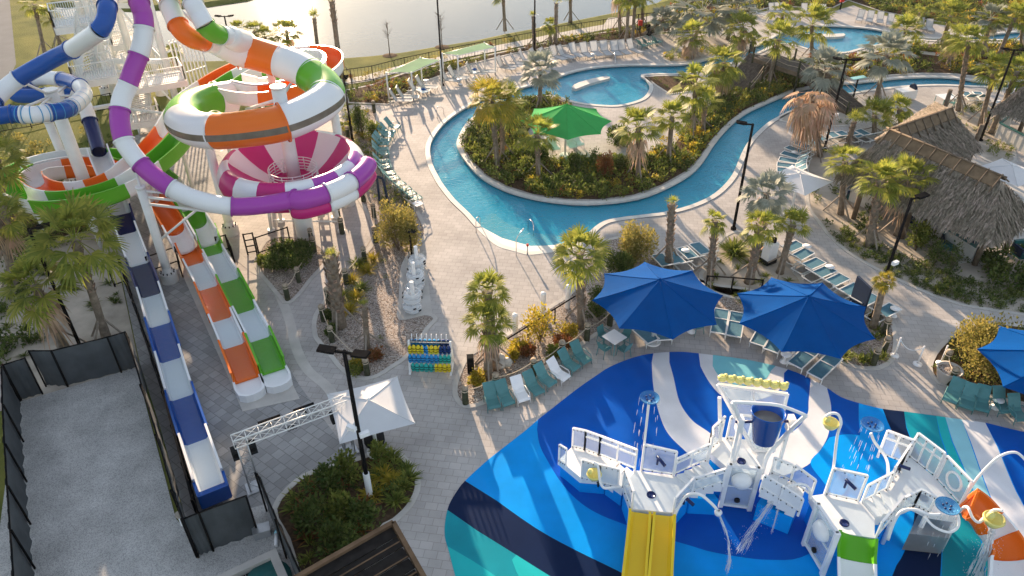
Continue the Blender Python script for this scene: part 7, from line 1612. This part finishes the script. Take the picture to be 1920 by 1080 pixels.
cover(RU, 'ground_cover', 'leaf_mid', 'mixed green planting behind the curved teal chair row', 4, 'cloud', (.5,1.2), 75, -.1); cover(RU, 'ground_cover', 'leaf_yellow', 'yellow tufts behind the curved teal chair row', 1.6, 'blade', (.7,1.3), 76, .05)
LB = gpoly([(560,168),(640,155),(700,146),(760,130),(830,112),(900,95),(960,79),(960,74),(900,90),(830,104),(760,121),(700,135),(640,146),(560,158)])
cover(LB, 'ground_cover', 'leaf_olive', 'olive and tan grasses on the lake bank beyond the path', 2.2, 'cloud', (.5,1.1), 77, .0); cover(LB, 'ground_cover', 'leaf_rust', 'reddish grasses on the lake bank beyond the path', 1.2, 'blade', (.8,1.6), 78, .1)
PG = gpoly([(-60,500),(-60,420),(10,400),(100,330),(140,290),(215,262),(175,330),(190,400),(170,440),(100,470),(40,490)])
cover(PG, 'ground_cover', 'leaf_dark', 'dark shrubbery inside and behind the spiral flume', 2.6, 'cloud', (.6,1.4), 79, .0); cover(PG, 'ground_cover', 'leaf_olive', 'olive shrubbery inside and behind the spiral flume', 1.6, 'cloud', (.6,1.3), 80, .08)
LS = gpoly([(-60,520),(100,470),(190,440),(215,520),(235,620),(130,670),(0,700),(-80,720)])
cover(LS, 'ground_cover', 'leaf_dark', 'dark clumps scattered on the shaded sand at left', 2.0, 'blade', (.5,1.1), 81, .12, .7)
cover(gpoly([(-80,500),(60,470),(60,640),(20,700),(-90,720)]), 'ground_cover', 'leaf_dark', 'thick dark shrubs at the left edge', 5, 'cloud', (.8,1.6), 82, -.1)
cover(gpoly([(-40,330),(10,250),(120,230),(220,235),(210,265),(130,290),(90,330),(0,400)]), 'ground_cover', 'leaf_olive', 'sunlit shrubs behind the blue coil', 1.6, 'cloud', (.5,1.4), 83, .08)
# ---------------------------------------------------------------- morning haze
hz = MB(); hz.box((0, 45, 11.2), (300, 260, 25.4)); ho = hz.build('haze', bpy.data.materials.new('haze_air')); ho['kind'] = 'stuff'; ho['label'] = 'thin warm morning haze over the whole park'; ho['category'] = 'haze'
hm = ho.data.materials[0]; hm.use_nodes = True; hn = hm.node_tree; hn.nodes.remove(hn.nodes['Principled BSDF']); pv = hn.nodes.new('ShaderNodeVolumePrincipled')
pv.inputs['Color'].default_value = (.93, .95, 1, 1); pv.inputs['Density'].default_value = .00008; pv.inputs['Anisotropy'].default_value = .45
hn.links.new(pv.outputs[0], hn.nodes['Material Output'].inputs['Volume'])
# ---------------------------------------------------------------- camera, sun and sky
cam = bpy.data.cameras.new('camera'); co = bpy.data.objects.new('camera', cam); COL.objects.link(co)
rot = Matrix((_X, _Y, _up)).to_3x3()  # rows are the world axes seen in picture axes (right, down, forward)
rt = cam2w(Vector((1,0,0))); dn = cam2w(Vector((0,1,0))); fw = cam2w(Vector((0,0,1)))
M = Matrix((rt, -dn, -fw)).transposed().to_4x4(); M.translation = CP; co.matrix_world = M
cam.sensor_width = 36; cam.lens = FPX/1920*36; cam.clip_end = 5000; cam.clip_start = .1; SC.camera = co
EL, AZ = 10.8, 16.0
sun = bpy.data.lights.new('sun', 'SUN'); sun.energy = 4.0; sun.angle = D(.55); sun.color = (1, .74, .5)
so = bpy.data.objects.new('sun', sun); COL.objects.link(so)
sd = Vector((-math.sin(D(AZ))*math.cos(D(EL)), math.cos(D(AZ))*math.cos(D(EL)), math.sin(D(EL)))); so.rotation_euler = sd.to_track_quat('Z', 'Y').to_euler()
w = bpy.data.worlds.new('World'); SC.world = w; w.use_nodes = True; nt = w.node_tree
sk = nt.nodes.new('ShaderNodeTexSky'); sk.sky_type = 'NISHITA'; sk.sun_disc = False; sk.sun_elevation = D(EL); sk.sun_rotation = D(-AZ); sk.air_density = 1.0; sk.dust_density = .6; sk.ozone_density = 1.0
# thin broken cloud mixed into the sky
tc = nt.nodes.new('ShaderNodeTexCoord'); mp = nt.nodes.new('ShaderNodeMapping'); mp.inputs['Scale'].default_value = (1.6, 1.6, 5); nt.links.new(tc.outputs['Generated'], mp.inputs[0])
ns = nt.nodes.new('ShaderNodeTexNoise'); ns.inputs['Scale'].default_value = 2.2; ns.inputs['Detail'].default_value = 6; nt.links.new(mp.outputs[0], ns.inputs['Vector'])
mr = nt.nodes.new('ShaderNodeMapRange'); mr.inputs['From Min'].default_value = .4; mr.inputs['From Max'].default_value = .68; mr.inputs['To Max'].default_value = .6; nt.links.new(ns.outputs['Fac'], mr.inputs['Value'])
mx = nt.nodes.new('ShaderNodeMix'); mx.data_type = 'RGBA'; mx.inputs[7].default_value = (6.0, 6.1, 6.4, 1); sx = nt.nodes.new('ShaderNodeSeparateXYZ'); nt.links.new(tc.outputs['Generated'], sx.inputs[0]); hz_ = nt.nodes.new('ShaderNodeMapRange'); hz_.inputs['From Min'].default_value = .02; hz_.inputs['From Max'].default_value = .42; hz_.inputs['To Min'].default_value = .72; hz_.inputs['To Max'].default_value = 0; nt.links.new(sx.outputs['Z'], hz_.inputs['Value']); mxm = nt.nodes.new('ShaderNodeMath'); mxm.operation = 'MAXIMUM'; nt.links.new(mr.outputs[0], mxm.inputs[0]); nt.links.new(hz_.outputs[0], mxm.inputs[1]); nt.links.new(mxm.outputs[0], mx.inputs[0]); nt.links.new(sk.outputs[0], mx.inputs[6])
nt.links.new(mx.outputs[2], nt.nodes['Background'].inputs[0]); nt.nodes['Background'].inputs[1].default_value = .062
vs_ = SC.view_settings; vs_.view_transform = 'Standard'; vs_.look = 'None'; vs_.gamma = 1; vs_.use_curve_mapping = False; vs_.exposure = 2.06
SC.cycles.max_bounces = 6; SC.cycles.transparent_max_bounces = 12; SC.cycles.use_denoising = True; SC.cycles.caustics_reflective = False; SC.cycles.caustics_refractive = False
SC.render.engine = 'CYCLES'
